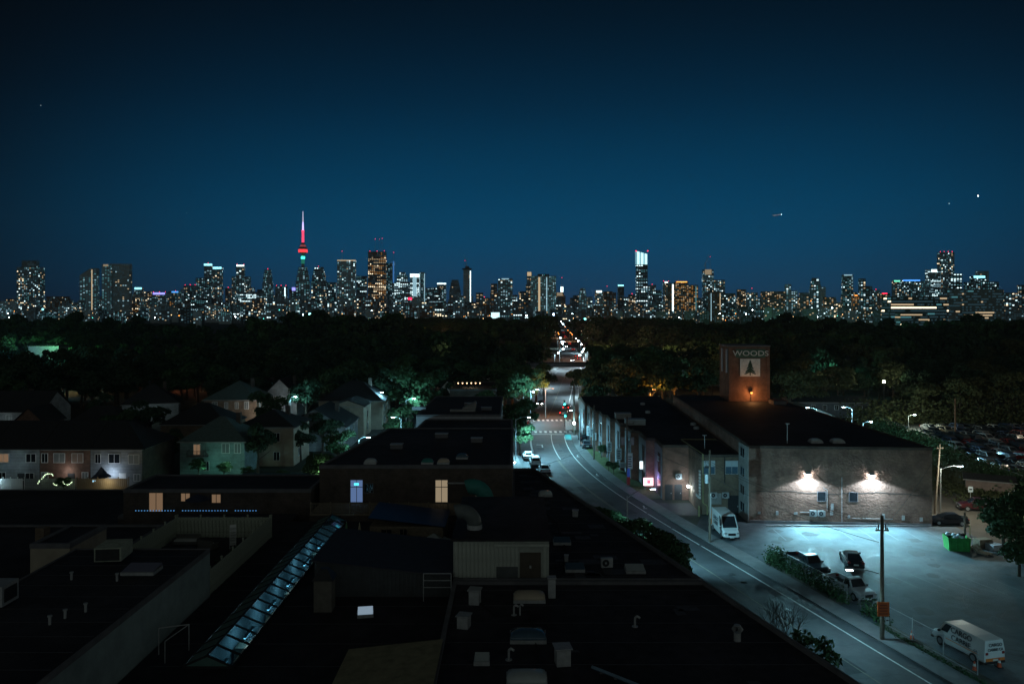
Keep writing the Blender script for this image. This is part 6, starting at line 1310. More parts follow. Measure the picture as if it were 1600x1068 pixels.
TW = [
 (26, 63, 417, 2000, 'resid', B_md, 'wide round shouldered condo tower at the far left', dict(style2=0, shape='box')),
 (34, 57, 407, 2010, 'dark', B_md, 'grey crown block on the far left condo', dict()),
 (125, 151, 419, 2500, 'grid', B_lt, 'pale tower with a sloped top and a warm vertical stripe', dict(shape='slope', stripes=((.22, 1.6, 1),))),
 (159, 172, 413, 2200, 'grid', B_lt, 'pale gridded half of the tall pair at left', dict(crown=(E_roomy, 3, .6))),
 (172.5, 202, 412, 2215, 'dark', B_lt, 'dark notched half of the tall pair at left', dict()),
 (72, 104, 463, 2000, 'dark', B_br, 'squat dark block right of the condo', dict()), (0, 26, 470, 2050, 'cool', B_lt, 'pale slab at the left frame edge', dict()),
 (209, 223, 449, 4000, 'resid', B_md, 'block with a bright teal roof sign', dict(crown=(E_cyan, 3, .8))), (225, 236, 455, 3800, 'warm', B_br, 'warm lit block left of the violet roof', dict()), (237, 260, 457, 3500, 'cool', B_md, 'wide block with a violet blue roof line', dict(crown=(E_vio, 3, .8), beacon=3)),
 (263, 284, 455, 3500, 'cool', B_gl, 'blue lit glass block with a violet tinge', dict(crown=(E_blu, 2, .5), beacon=1)), (287, 306, 446, 3700, 'resid', B_dk, 'dark block with red lamps', dict(beacon=3)),
 (306, 330, 434, 3300, 'cool', B_dk, 'dark dotted block in front of the cyan topped pair', dict()), (319, 331, 412, 3600, 'resid', B_md, 'left tower of the cyan topped pair', dict(crown=(E_cyan, 3, 1), beacon=1)), (332, 347, 417, 3550, 'resid', B_md, 'right tower of the cyan topped pair', dict(crown=(E_cyan, 3, .9))),
 (362, 389, 432, 3500, 'resid', B_md, 'wide base tower with shoulders', dict()), (369, 382, 414, 3490, 'cool', B_gl, 'glass tower rising from the shoulders', dict(crown=(E_crw, 2, .9), beacon=2)), (352, 361, 450, 3500, 'warm', B_br, 'small warm block beside the shoulders', dict(beacon=1)),
 (370, 401, 456, 3000, 'bright', B_md, 'wide bright office slab with white floor lines', dict()), (298, 340, 466, 2700, 'office', B_dk, 'low office with white floor lines', dict()),
 (410, 426, 421, 3600, 'teal', B_gl, 'tapered glass tower with one red lamp', dict(shape='taper', beacon=1)), (430, 448, 447, 3500, 'cool', B_md, 'block with red lamps and a vertical white line', dict(beacon=3, stripes=((.35, 1.4, 2),))),
 (456, 462, 449, 4200, 'cool', B_md, 'slim blue sign block left of the needle tower', dict(crown=(E_vio, 5, .9))),
 (462, 483, 417, 3600, 'teal', B_gl, 'greenish glass tower in front of the needle tower', dict(shape='taper')), (486, 509, 417, 3700, 'resid', B_md, 'round topped tower with warm and white windows', dict(shape='taper', beacon=1)), (510, 525, 441, 3900, 'cool', B_dk, 'dark block left of the grey gridded tower', dict()),
 (527, 555, 406, 3900, 'cool', B_lt, 'grey gridded office tower with lamps on its corners', dict(crown=(EW[1], 1.5, 1), antenna=((-.25, 14),))), (557, 573, 431, 3900, 'office', B_dk, 'dark tower with bright office floors', dict()),
 (575, 603, 393, 4000, 'gold', B_br, 'tall brown tower with golden lit floors and antennas', dict(beacon=3, antenna=((-.1, 20), (.12, 20), (.28, 21)))), (603, 613, 411, 4100, 'teal', B_gl, 'teal tower behind the golden one', dict()), (613, 617, 408, 4100, 'cool', B_gl, 'thin blue lit spire tower', dict(crown=(emis('spire_blue', (.08, .35, .9), .5), 34, .6), antenna=((0, 14),))),
 (616, 641, 425, 3800, 'bright', B_md, 'brilliant white lit office tower', dict(shape='step')), (641, 655, 428, 3700, 'bright', B_lt, 'white lit tower with a blank glowing face', dict(crown=(E_crw, 5, 1), stripes=((.0, 6, 3),))), (655, 664, 425, 3750, 'teal', B_gl, 'dark glass tower with lit edges', dict(stripes=((-.42, 1.2, 3), (.42, 1.2, 3)))),
 (637, 653, 465, 3000, 'cool', B_md, 'block carrying a red lit sign', dict(crown=(E_red2, 3, .9))), (671, 690, 449, 3400, 'office', B_dk, 'dark rounded office with white floors', dict()), (683, 697, 442, 3600, 'cool', B_md, 'office with a white crown line', dict(crown=(EW[2], 2, 1))), (702, 720, 437, 3600, 'dark', B_md, 'dim tower with a domed top', dict(shape='taper')),
 (724, 736, 421, 3200, 'dark', B_lt, 'slender unfinished tower with a bright edge line', dict(stripes=((.42, 1.4, 2),), antenna=((-.3, 14),))),
 (750, 764, 465, 3000, 'resid', B_md, 'low block left of the warm topped tower', dict(beacon=1)), (767, 777, 443, 3000, 'warm', B_br, 'warm lit slim tower left of the teal slab', dict()), (778, 801, 435, 2600, 'cool', B_gl, 'teal slab tower with a bright upper floor', dict(crown=(EW[3], 1.5, .5))),
 (811, 829, 444, 2500, 'warm', B_dk, 'stepped tower with warm windows', dict(shape='stepr')), (823, 831, 425, 2700, 'warm', B_md, 'slim tower behind the stepped one', dict(crown=(EW[1], 6, .8))),
 (830, 869, 431, 1900, 'stripe', B_lt, 'broad pale apartment slab with two white stairwell lines', dict(stripes=((-.18, 3, 1), (.12, 1.4, 3)))), (840, 858, 428, 1910, 'dark', B_dk, 'dark plant box on top of the broad pale slab', dict()),
 (868, 881, 457, 2900, 'warm', B_br, 'warm lit hotel block right of the pale slab', dict(crown=(E_roomy, 5, .7))), (876, 880, 448, 3200, 'cool', B_md, 'thin green and white lit spire', dict(crown=(E_crw, 8, 1), antenna=((0, 14),))), (891, 904, 465, 2300, 'dark', B_dk, 'dark low tower beside the far street', dict()), (904, 917, 450, 2400, 'teal', B_lt, 'pale teal tower right of the far street', dict(shape='taper')),
 (930, 942, 454, 2600, 'resid', B_lt, 'pale tower with a white lit crown', dict(crown=(EW[2], 3, .7))), (943, 957, 455, 2600, 'warm', B_br, 'warm tower with a red lamp on its mast', dict(antenna=((-.1, 8),))), (965, 975, 445, 2500, 'dark', B_dk, 'dark slim tower with a cyan top edge', dict(crown=(E_cyan, 2, .9))), (982, 993, 460, 2600, 'warm', B_br, 'small warm tower with a red lamp', dict(beacon=1)),
 (994, 1012, 413, 2700, 'bright', B_dk, 'tallest white windowed tower right of the street', dict()), (1013, 1025, 445, 2600, 'cool', B_md, 'blue lit block right of the tallest tower', dict(beacon=1)), (1020, 1034, 453, 2200, 'office', B_dk, 'dark block with striped balconies', dict()), (1036, 1046, 440, 2500, 'cool', B_md, 'slim tower with red lamps left of the orange slab', dict(crown=(EW[2], 2, .5), beacon=2)),
 (1040, 1055, 442, 1700, 'warm', B_br, 'left wing of the orange lit slab', dict(stripes=((.25, 2.2, 2),))), (1055, 1075.5, 440, 1720, 'amber', B_br, 'middle of the orange lit slab with roof lamps', dict(crown=(E_orange, .8, .8))), (1076, 1091, 445, 1710, 'amber', B_br, 'right wing of the orange lit slab', dict(stripes=((.25, 1.5, 4),))),
 (1098, 1115, 421, 2500, 'cool', B_gl, 'unfinished glass tower below a crane', dict(crown=(E_roomy, 8, .6), antenna=((.2, 20),))), (1115, 1133, 437, 2450, 'resid', B_md, 'tower right of the unfinished one', dict()), (1107, 1127, 456, 1700, 'dark', B_br, 'dark brown slab with a line of white windows', dict(stripes=((-.3, 1, 3), (.4, 1.2, 1)))), (1128, 1149, 458, 1720, 'resid', B_dk, 'dark slab right of the brown one', dict()),
 (1152, 1166, 452, 2200, 'warm', B_br, 'warm dotted tower left of the sign tower line', dict()), (1167, 1184, 457, 2100, 'resid', B_md, 'block with a red lamp above the wood', dict(antenna=((0, 7),))), (1192, 1227, 455, 2100, 'warm', B_br, 'wide warm dotted apartment slab', dict()), (1228, 1246, 444, 2200, 'cool', B_lt, 'pale tower with white windows', dict(shape='stepl')), (1250, 1264, 457, 2200, 'warm', B_md, 'warm block left of the domed tower', dict()),
 (1266, 1284, 434, 2300, 'cool', B_md, 'domed glass tower above the wood', dict(shape='taper')), (1280, 1290, 448, 2250, 'dark', B_lt, 'pale unlit tower beside the domed one', dict()), (1288, 1306, 464, 2100, 'warm', B_br, 'low warm block right of the unlit pale tower', dict()), (1317, 1333, 429, 2200, 'cool', B_dk, 'tall slim dotted tower, left of the right pair', dict(crown=(EW[3], 1.5, .8))), (1332, 1343, 461, 2000, 'amber', B_br, 'small amber block between the right pair', dict(crown=(E_orange, .8, .4))), (1344, 1363, 435, 2200, 'resid', B_dk, 'tall dotted tower, right of the right pair', dict(shape='stepl')), (1363, 1375, 453, 2300, 'cool', B_md, 'teal dotted block right of the tall pair', dict(beacon=1)), (1374, 1391, 458, 2200, 'warm', B_br, 'block with a red roof line', dict(crown=(E_red2, 1, .4))),
 (1395, 1408, 438, 2300, 'resid', B_md, 'tower with a green roof light', dict(crown=(E_grn, 2, .7))), (1409, 1439, 437, 2310, 'cool', B_dk, 'wide tower with a blue roof line', dict(crown=(E_blu, 2, .9))), (1440, 1454, 439, 2400, 'grid', B_md, 'dim blue gridded tower behind the roof lines', dict()), (1449, 1470, 421, 2500, 'bright', B_md, 'tower with a bright white corner', dict(crown=(E_crw, 4, .4))), (1468, 1491, 394, 2600, 'resid', B_md, 'tallest tower at right with red roof lamps', dict(beacon=4)), (1485, 1503, 427, 2400, 'bright', B_dk, 'wide dotted tower right of the tallest', dict()),
 (1514, 1560, 440, 2300, 'cool', B_dk, 'wide dark tower group at right', dict()), (1519, 1541, 431, 2310, 'cool', B_dk, 'tower with a cyan glowing roof line', dict(crown=(E_cyan, 3, .8))), (1527, 1545, 423, 2400, 'dark', B_gl, 'dim teal tower behind the cyan roof line', dict()), (1571, 1590, 457, 2100, 'resid', B_md, 'dotted block near the right frame edge', dict()), (1592, 1606, 445, 2200, 'resid', B_dk, 'dark tower cut by the right frame edge', dict()),
 (1392, 1482, 463, 1250, 'ribbon', B_dk, 'long office building with yellow lit floors, left part', dict(cw=3, chh=3.6)), (1480, 1506, 452, 1255, 'ribbon', B_md, 'bright yellow stair end of the long office', dict(cw=3, chh=3.6)), (1506, 1568, 452, 1250, 'ribbon', B_md, 'broad dark right part of the long office', dict(cw=3, chh=4.2)), (1406, 1450, 489, 1150, 'ribbon', B_dk, 'low annex with a yellow lit ribbon of windows', dict(cw=3, chh=3.6)),
]
def sdesc(w, top): return ('narrow' if w < 11 else 'wide') + (' taller' if top < 468 else ' lower')
def near_label(px, words=11):
    best = min(TW, key=lambda t: abs((t[0]+t[1])/2-px)-(6 if t[2] < 440 else 0))
    return ' '.join(best[6].split()[:words])
# ================================================================== trees
def crown_mesh(name, seed, n, size, mi, rx=4.0, z0=2.6, z1=9.0, lobes=13):
    g = np.random.default_rng(seed); zc, rz_ = (z0+z1)/2, (z1-z0)/2
    L = []
    for k in range(lobes):
        a = g.uniform(0, 2*np.pi); r = g.uniform(.25, .8)**.7*.72; zz = g.uniform(-.6, .75)
        s = 1-abs(zz)*.35
        L.append((rx*r*np.cos(a)*s, rx*r*np.sin(a)*s, zc+rz_*zz, rx*g.uniform(.26, .46)))
    L = np.array(L); w = L[:, 3]**2; pick = g.choice(lobes, n, p=w/w.sum())
    d = g.normal(size=(n, 3)); d /= np.linalg.norm(d, axis=1)[:, None]; d[:, 2] = np.where(d[:, 2] < -.3, -d[:, 2]*.6, d[:, 2])
    rr = L[pick, 3]*(1-np.abs(g.normal(0, .16, n)))
    c = L[pick, :3]+d*rr[:, None]*np.array([1, 1, .85])
    nn = d+g.normal(0, .55, (n, 3)); nn /= np.linalg.norm(nn, axis=1)[:, None]
    t = np.cross(nn, g.normal(size=(n, 3))); t /= np.linalg.norm(t, axis=1)[:, None]; b = np.cross(nn, t)
    s = size*g.uniform(.6, 1.3, n)[:, None]
    V = np.stack([c-t*s, c-b*s*.55, c+t*s, c+b*s*.55], 1).reshape(-1, 3)
    me = bpy.data.meshes.new(name); me.from_pydata(V.tolist(), [], [(4*i, 4*i+1, 4*i+2, 4*i+3) for i in range(n)])
    me.materials.append(M_leaf[mi]); return me
def trunk_mesh(name, seed, h=6.0, r=.26):
    q = random.Random(seed); m = MB(); m.cyl((0, 0, 0), (.1, 0, h*.5), r, r*.7, n=7, cap=False); m.cyl((.1, 0, h*.5), (0, .2, h*1.05), r*.7, r*.25, n=6)
    for k in range(5):
        a = k*1.3+q.random(); z = h*q.uniform(.38, .7); m.cyl((.06, 0, z), (2.2*math.cos(a), 2.2*math.sin(a), z+q.uniform(1.2, 2.2)), r*.35, r*.1, n=5)
    return m.mesh(name, M_bark)
SPARSE = crown_mesh('crown_sparse', 5, 800, .34, 1, rx=3.6, lobes=16)
FINE = [crown_mesh('crown_fine', s, 5200, .19, mi) for s, mi in ((1, 0), (2, 1), (3, 1))]
MEDI = [crown_mesh('crown_leafy', s, 2400, .30, mi) for s, mi in ((11, 0), (12, 1), (13, 0), (14, 2), (15, 0))]
COAR = [crown_mesh('crown_far', s, 420, .72, mi) for s, mi in ((21, 0), (22, 1), (23, 0))]
TRK = [trunk_mesh('trunk', s) for s in (1, 2, 3)]
def tree(label, X, Y, s, cm, z=0, group=None, name='tree', rz=None, sz=None):
    t = thing(name, label, 'tree', (X, Y, z), rnd.uniform(0, 6.28) if rz is None else rz, group); t.scale = (s, s, sz or s)
    a = link(bpy.data.objects.new('trunk', TRK[rnd.randrange(3)])); setp(a, t); b = link(bpy.data.objects.new('crown', cm)); setp(b, t); return t
# near shrubs and small trees along the left pavement, their tops above the roof edge
for (px, py, z, s, lab) in [(945, 795, 4.2, .55, 'low street bush at the far end of the clump over the roof edge'), (1026, 836, 5.0, .7, 'broad street bush between the two largest of the clump'), (1052, 852, 4.2, .6, 'last small bush of the clump, nearest the camera'), (958, 797, 4.6, .62, 'small street tree peeping over the roof edge, furthest of the clump'), (985, 808, 5.2, .72, 'street tree second from the far end of the clump over the roof edge'), (1012, 822, 5.6, .8, 'largest street tree of the clump over the roof edge'), (1040, 842, 5.2, .7, 'street tree nearest in the clump over the roof edge'), (1275, 985, 4.8, .62, 'single street tree at the near end of the street')]:
    D = (CH-z)*F/(py-HZ); X = (px-800)*D/F; tree(lab, X, D, s, SPARSE if px > 1200 else MEDI[1], name='street_tree', sz=z/9)
# bare shrub
D = (CH-4.5)*F/(940-HZ); X = (1212-800)*D/F; t = thing('bare_tree', 'bare branching shrub between the roof edge and the road', 'tree', (X, D, 0)); m = MB()
def grow(p, d, L, r, k):
    e = p+d*L; m.cyl(p, e, r, r*.6, n=4, cap=False)
    if k:
        for _ in range(3 if k > 1 else 2): grow(e, (d+Vector((rnd.gauss(0, .38), rnd.gauss(0, .38), rnd.gauss(.1, .2)))).normalized(), L*rnd.uniform(.6, .85), r*.6, k-1)
for k in range(7): grow(Vector((rnd.uniform(-1.4, 1.4), rnd.uniform(-.4, .4), 0)), Vector((rnd.gauss(0, .3), rnd.gauss(0, .3), 1)).normalized(), 1.5, .05, 4)
m.build('branch', M_bark, t)
# trees with their own place in the photo
key = [
 (498, 690, 7.0, .85, 1, 'bright leafy tree lit from below beside the brick block', 'F', 118), (1590, 780, 7.5, .95, 1, 'leafy tree at the right edge overhanging the junk', 'M', 88), (1568, 800, 6.6, .85, 1, 'second leafy tree at the right edge', 'M', 93), (1592, 838, 4.8, .75, 1, 'bushy tree lowest at the right edge', 'M', 84),
 (640, 545, 15, 1.75, 1, 'tall tree with a lit pale trunk by the lane', 'M', 186), (600, 560, 13.5, 1.5, 0, 'big dark tree left of the lane', 'M', 205), (690, 560, 12, 1.4, 0, 'dark tree between lane and shop roofs', 'M', 235),
 (828, 590, 12.5, 1.35, 1, 'lamp lit tree left of the crossing', 'F', 212), (812, 600, 12, 1.3, 1, 'green tree at the corner left of the crossing', 'F', 205), (790, 570, 14, 1.6, 1, 'large tree behind the farthest shop roof', 'M', 232), (770, 555, 15, 1.7, 0, 'large dark tree further left of the street', 'M', 250),
 (806, 660, 9.0, 1.0, 1, 'tree along the shops beside the white cars', 'M', 168), (812, 690, 7.0, .8, 1, 'smaller tree beside the white parked cars', 'M', 154), (850, 585, 12, 1.3, 0, 'tree left of the street past the crossing', 'M', 250),
 (915, 575, 13, 1.5, 0, 'tree right of the street past the crossing', 'M', 236), (940, 565, 14, 1.6, 0, 'dark tree behind the far end of the brick row', 'M', 226), (975, 560, 14.5, 1.7, 2, 'orange lit tree behind the brick row', 'M', 222), (1015, 566, 13.5, 1.6, 2, 'tree by the orange lamp behind the brick row', 'M', 226), (1055, 560, 14, 1.6, 0, 'dark tree left of the sign tower', 'M', 224), (1100, 560, 14, 1.6, 2, 'tree just left of the sign tower', 'M', 232),
 (1235, 575, 12.5, 1.5, 2, 'tree right of the sign tower', 'M', 205), (1275, 600, 10, 1.2, 2, 'olive tree behind the lamp pair', 'M', 214), (1410, 625, 8, 1.1, 2, 'round olive tree lit by the car lot lamp', 'M', 214), (1470, 625, 9, 1.2, 2, 'olive tree behind the tall brown pole', 'M', 204), (1530, 610, 11, 1.4, 2, 'olive tree behind the car lot, centre', 'M', 203), (1575, 600, 12.5, 1.5, 2, 'olive tree behind the car lot near the right edge', 'M', 201), (1350, 600, 10, 1.3, 0, 'dark tree behind the long grey building', 'M', 236),
 (1005, 700, 2.5, .3, 1, 'clipped shrub on the shop forecourt nearest the crossing', 'S', 148), (955, 735, 2.2, .28, 1, 'green shrub bed in front of the shop signs', 'S', 134), (945, 740, 1.8, .24, 1, 'low green shrub beside the larger one at the shops', 'S', 137),
 (310, 715, 3.4, .45, 1, 'lit shrub in front of the pale green house', 'F', 132.5), (350, 720, 3.0, .4, 1, 'second shrub in front of the pale green house', 'F', 131.5), (385, 728, 2.4, .35, 1, 'low shrub right of the pale green house', 'F', 131), (100, 745, 2.6, .35, 1, 'shrub with fairy lights by the yard fence', 'F', 121.8),
 (403, 665, 9, 1.0, 0, 'dark tree in front of the hip roofed house', 'M', 137), (440, 740, 2.5, .4, 1, 'green shrub below the pale side wall', 'F', 128), (265, 680, 6, .7, 0, 'slim tree between townhouse and pale green house', 'M', 150), (700, 600, 9, 1, 0, 'small dark tree left of the farthest shop roof', 'M', 212)]
kpos = []
for (px, D, z, s_, mi, lab) in [(188, 156, 8.5, 1.0, 1, 'dark tree above the right end of the townhouses'), (232, 172, 9, 1.1, 0, 'tree between the two low dark roofs'), (262, 140, 6.5, .7, 1, 'slim tree hugging the townhouse gable'), (350, 215, 12, 1.3, 0, 'tree behind the hip roofed brick house, left one'), (415, 222, 12, 1.3, 0, 'tree behind the hip roofed brick house, right one'), (418, 176, 10, 1.1, 1, 'tree rising behind the beige side wall'), (470, 148, 7.5, .9, 0, 'tree in front of the white blank gable, left'), (505, 158, 8, .95, 0, 'tree in front of the white blank gable, right'), (478, 196, 12, 1.3, 0, 'tree left of the big dark hip roof'), (530, 142, 6.5, .8, 1, 'tree right of the white gable by the porch lamp'), (70, 212, 12, 1.4, 0, 'tall tree behind the long white house, left one'), (145, 214, 12, 1.4, 0, 'tall tree behind the long white house, right one'), (10, 205, 11, 1.3, 1, 'tree at the left frame edge behind the houses'), (200, 222, 13, 1.5, 0, 'large tree left of the white far gable'), (285, 226, 13, 1.5, 1, 'large tree right of the white far gable'), (440, 236, 13, 1.5, 0, 'large tree behind the small front gable'), (520, 215, 13, 1.5, 1, 'large tree behind the beige flats, left'), (565, 226, 14, 1.6, 1, 'large tree behind the beige flats, right'), (160, 185, 9, 1.0, 0, 'round dark tree beside the small brick gable'), (625, 160, 9, 1.0, 1, 'tree beside the lane lamps, nearest'), (665, 196, 13, 1.5, 1, 'large lamp lit tree right of the lane'), (620, 232, 15, 1.8, 1, 'tallest tree of the lane seen over the flats'), (735, 236, 13, 1.5, 1, 'large green tree behind the row of warm lamps'), (760, 190, 9, .9, 1, 'tree at the right end of the pale edged roof'), (800, 222, 14, 1.6, 1, 'large green tree left of the street signals'), (838, 238, 12, 1.3, 1, 'green tree just past the crossing on the left'), (822, 178, 8, .85, 1, 'tree at the near left corner of the crossing'), (925, 206, 11, 1.2, 0, 'dark tree at the far corner of the crossing, right'), (1440, 200, 10, 1.3, 2, 'olive tree left of the tall brown pole'), (1500, 198, 11, 1.3, 2, 'olive tree right of the tall brown pole'), (1395, 232, 13, 1.5, 2, 'large olive tree behind the lamp of the car lot'), (1310, 228, 12, 1.4, 2, 'olive tree behind the long grey building, left'), (1260, 214, 12, 1.4, 2, 'tallest olive tree right of the sign tower')]:
    X = (px-800)*D/F; tree(lab, X, D, s_*1.08, MEDI[{0: 0, 1: 1, 2: 3}[mi]], sz=z/9); kpos.append((X, D))
for (px, py, z, s, mi, lab, q, D) in key:
    X = (px-800)*D/F; cm = {'F': FINE[1 if mi else 0], 'S': FINE[1], 'M': MEDI[{0: 0, 1: 1, 2: 3}[mi]]}[q]
    if 'clipped' in lab: X, D = 17.0, 151.5
    if 'shrub bed' in lab: X, D = 17.4, 136.0
    if 'low green shrub' in lab: X, D = 16.9, 139.0
    tree(lab, X, D, s, cm, sz=z/9, name='shrub' if z < 4 else 'tree'); kpos.append((X, D))
lamp_light('tree_uplight', (-27.0, 114.5, 4.6), 260, (.75, 1, .7)); lamp_light('tree_uplight', (-29.6, 119.5, 1.2), 160, (1, .95, .8))
def street_clear(X, D): return not (interp(WL, D)-15 < X < interp(WL, D)+8)
def blocked(X, D):
    if not street_clear(X, D): return True
    if D < 175: return True
    if -132 < X < -24 and D < 222: return True
    if -34 < X < -2 and D < 238: return True
    if 12 < X < 62 and D < 212: return True
    if 62 <= X < 125 and D < (226 if X < 106 else 199): return True
    if X >= 125 and D < 199: return True
    if 64 < X < 80 and 285 < D < 308: return True
    if -262 < X < -238 and 380 < D < 436: return True
    return False
def region(X, D):
    if X < -60: return 'left part of the picture, beyond the houses'
    if X < interp(WL, D)-10: return 'middle, left of the far street'
    if X < 60: return 'middle, right of the far street behind the brick row'
    return 'right part, behind the sign tower and car lot'
cand = []
sp = 10.5; D = 178
while D < 420:
    n = int(.66*D/sp)
    for i in range(-n, n+1):
        X = i*sp+rnd.uniform(-3.5, 3.5); Y = D+rnd.uniform(-3.5, 3.5)
        if abs(X) > .66*Y or blocked(X, Y): continue
        if any((X-a)**2+(Y-b)**2 < 36 for a, b in kpos): continue
        cand.append((Y, X))
    D += sp
cand.sort(); near = cand[:258]; rest = cand[258:]
for (Y, X) in near:
    s = rnd.uniform(1.15, 1.75); olive = X > 60
    if X > 60 and Y < 260: s *= .85
    cm = MEDI[rnd.choice([0, 2, 4, 3] if olive else [0, 0, 1, 2, 4])]
    tree(f'{"olive" if cm is MEDI[3] else "dark"} tree, {"front" if Y < 245 else "middle" if Y < 290 else "back"} row, below the {near_label(800+X*F/Y, 6)}', X, Y, s, cm, group='trees of the wood, ' + region(X, Y), sz=s*rnd.uniform(.85, 1.1))
# the rest of the wood: points carrying crowns
pts = [(X, Y, 0) for (Y, X) in rest]; sp = 13.5; D = 424
while D < 1250:
    n = int(.68*D/sp)
    for i in range(-n, n+1):
        X = i*sp+rnd.uniform(-5, 5); Y = D+rnd.uniform(-5, 5)
        if blocked(X, Y) or (not street_clear(X, Y)): continue
        if Y > 800 and math.sin(X*.021+Y*.004)+math.sin(X*.0073+2) < .1: continue
        pts.append((X, Y, 0))
    D += sp*(1+ (D-424)/2600)
def scatter(name, pts, srcs, kind='stuff', label=None, smin=1.2, smax=1.75):
    me = bpy.data.meshes.new(name); me.from_pydata(pts, [], []); at = me.attributes.new('size', 'FLOAT', 'POINT'); at.data.foreach_set('value', [(1.18+.38*math.sin(x*.027+y*.009)+.3*math.sin(x*.0083-y*.019+1)+rnd.uniform(-.25, .35) + (rnd.uniform(.7, 1.2) if 430 < y < 900 and rnd.random() < .05*(1.3+math.sin(x/y*22)) else 0)) * (1.0 if y > 420 else 1.0) for x, y, z in pts]); o = link(bpy.data.objects.new(name, me)); tag(o, label, None, None, kind)
    ng = bpy.data.node_groups.new(name, 'GeometryNodeTree'); ng.interface.new_socket('Geometry', in_out='INPUT', socket_type='NodeSocketGeometry'); ng.interface.new_socket('Geometry', in_out='OUTPUT', socket_type='NodeSocketGeometry')
    gi = ng.nodes.new('NodeGroupInput'); go = ng.nodes.new('NodeGroupOutput'); ip = ng.nodes.new('GeometryNodeInstanceOnPoints'); oi = ng.nodes.new('GeometryNodeObjectInfo')
    oi.inputs['Object'].default_value = srcs; oi.transform_space = 'ORIGINAL'
    rv = ng.nodes.new('GeometryNodeInputNamedAttribute'); rv.data_type = 'FLOAT'; rv.inputs['Name'].default_value = 'size'
    ro = ng.nodes.new('FunctionNodeRandomValue'); ro.data_type = 'FLOAT_VECTOR'; ro.inputs[0].default_value = (0, 0, 0); ro.inputs[1].default_value = (0, 0, 6.28)
    ng.links.new(gi.outputs[0], ip.inputs['Points']); ng.links.new(oi.outputs['Geometry'], ip.inputs['Instance']); ng.links.new(rv.outputs['Attribute'], ip.inputs['Scale']); ng.links.new(ro.outputs[0], ip.inputs['Rotation']); ng.links.new(ip.outputs[0], go.inputs[0])
    md = o.modifiers.new('scatter', 'NODES'); md.node_group = ng; return o
rnd.shuffle(pts)
for k in range(3):
    X, Y = [(-64, 330), (96, 352), (-120, 345)][k]
    t = tree(['tree of the wood standing between the far houses', 'tree of the wood beyond the sign tower', 'tree of the wood far behind the townhouses'][k], X, Y, 1.4, COAR[k])
    src = KIDS[t.name][1]
    scatter('forest', pts[k::3], src, label='far wooded suburb stretching to the city towers')
# dim lights scattered in the wood and warm spots
for (px, py, z, pw, col, lab) in [(125, 594, 4, 900, (1, .7, .3), 'warm lamp among the trees at far left'), (280, 592, 4, 350, (1, .3, .15), 'reddish lamp among the trees behind the white gable'), (171, 570, 6, 300, (.4, .8, 1), 'tiny blue lamp among the trees'), (390, 592, 4, 350, (1, .75, .45), 'yellow lamp behind the brick house'), (402, 593, 5, 250, (.8, .9, 1), 'white lamp behind the brick house'), (695, 520, 8, 16000, (1, .5, .15), 'amber lamp far in the wood left of the street'), (700, 573, 6, 300, (1, .75, .55), 'tiny warm lamp above the farthest shop roof'), (1299, 582, 8, 700, (.3, 1, .9), 'teal lamp in the wood right of the sign tower'), (1381, 597, 8, 500, (.9, .95, .7), 'pale lamp in the wood behind the car lot'), (1386, 576, 8, 400, (.9, .9, .8), 'second pale lamp in the wood behind the car lot'), (1262, 600, 6, 300, (1, .6, .4), 'small warm lamp in the olive tree'), (1108, 585, 7, 2200, (1, .5, .25), 'amber lamp left of the sign tower in the trees'), (1092, 580, 9, 500, (.5, .8, 1), 'white lamp left of the sign tower'), (976, 578, 9, 300, (.5, .9, 1), 'tiny white lamp above the brick row trees'), (1200, 505, 12, 0, (.2, 1, .5), ''), (5, 575, 9, 4000, (.2, .8, 1), 'bright blue lamp just at the left edge')]:
    if not lab: continue
    D = (CH-z)*F/(py-HZ); X = (px-800)*D/F; t = thing('wood_lamp', lab, 'lamp', (X, D, 0)); MB().cyl((0, 0, 0), (0, 0, z), .08).build('post', M_dmetal, t)
    em = emis('wl_%d' % px, col, 40); MB().ball((0, 0, z+.2), .25+D*.0006).build('bulb', em, t); lamp_light('wood_light', (X, D-1.5, z+1.5), pw*1.3, col, size=.5)
for (px, py, pw, col) in [(1215, 488+8, 90000, (.3, 1, .5)), (1300, 499, 90000, (.25, 1, .6)), (1010, 523, 12000, (1, .6, .3)), (915, 515, 20000, (1, .5, .3))]:
    z = 17; D = 11*F/(py-HZ); lamp_light('wood_light', ((px-800)*D/F, D, z), pw, col, size=1)

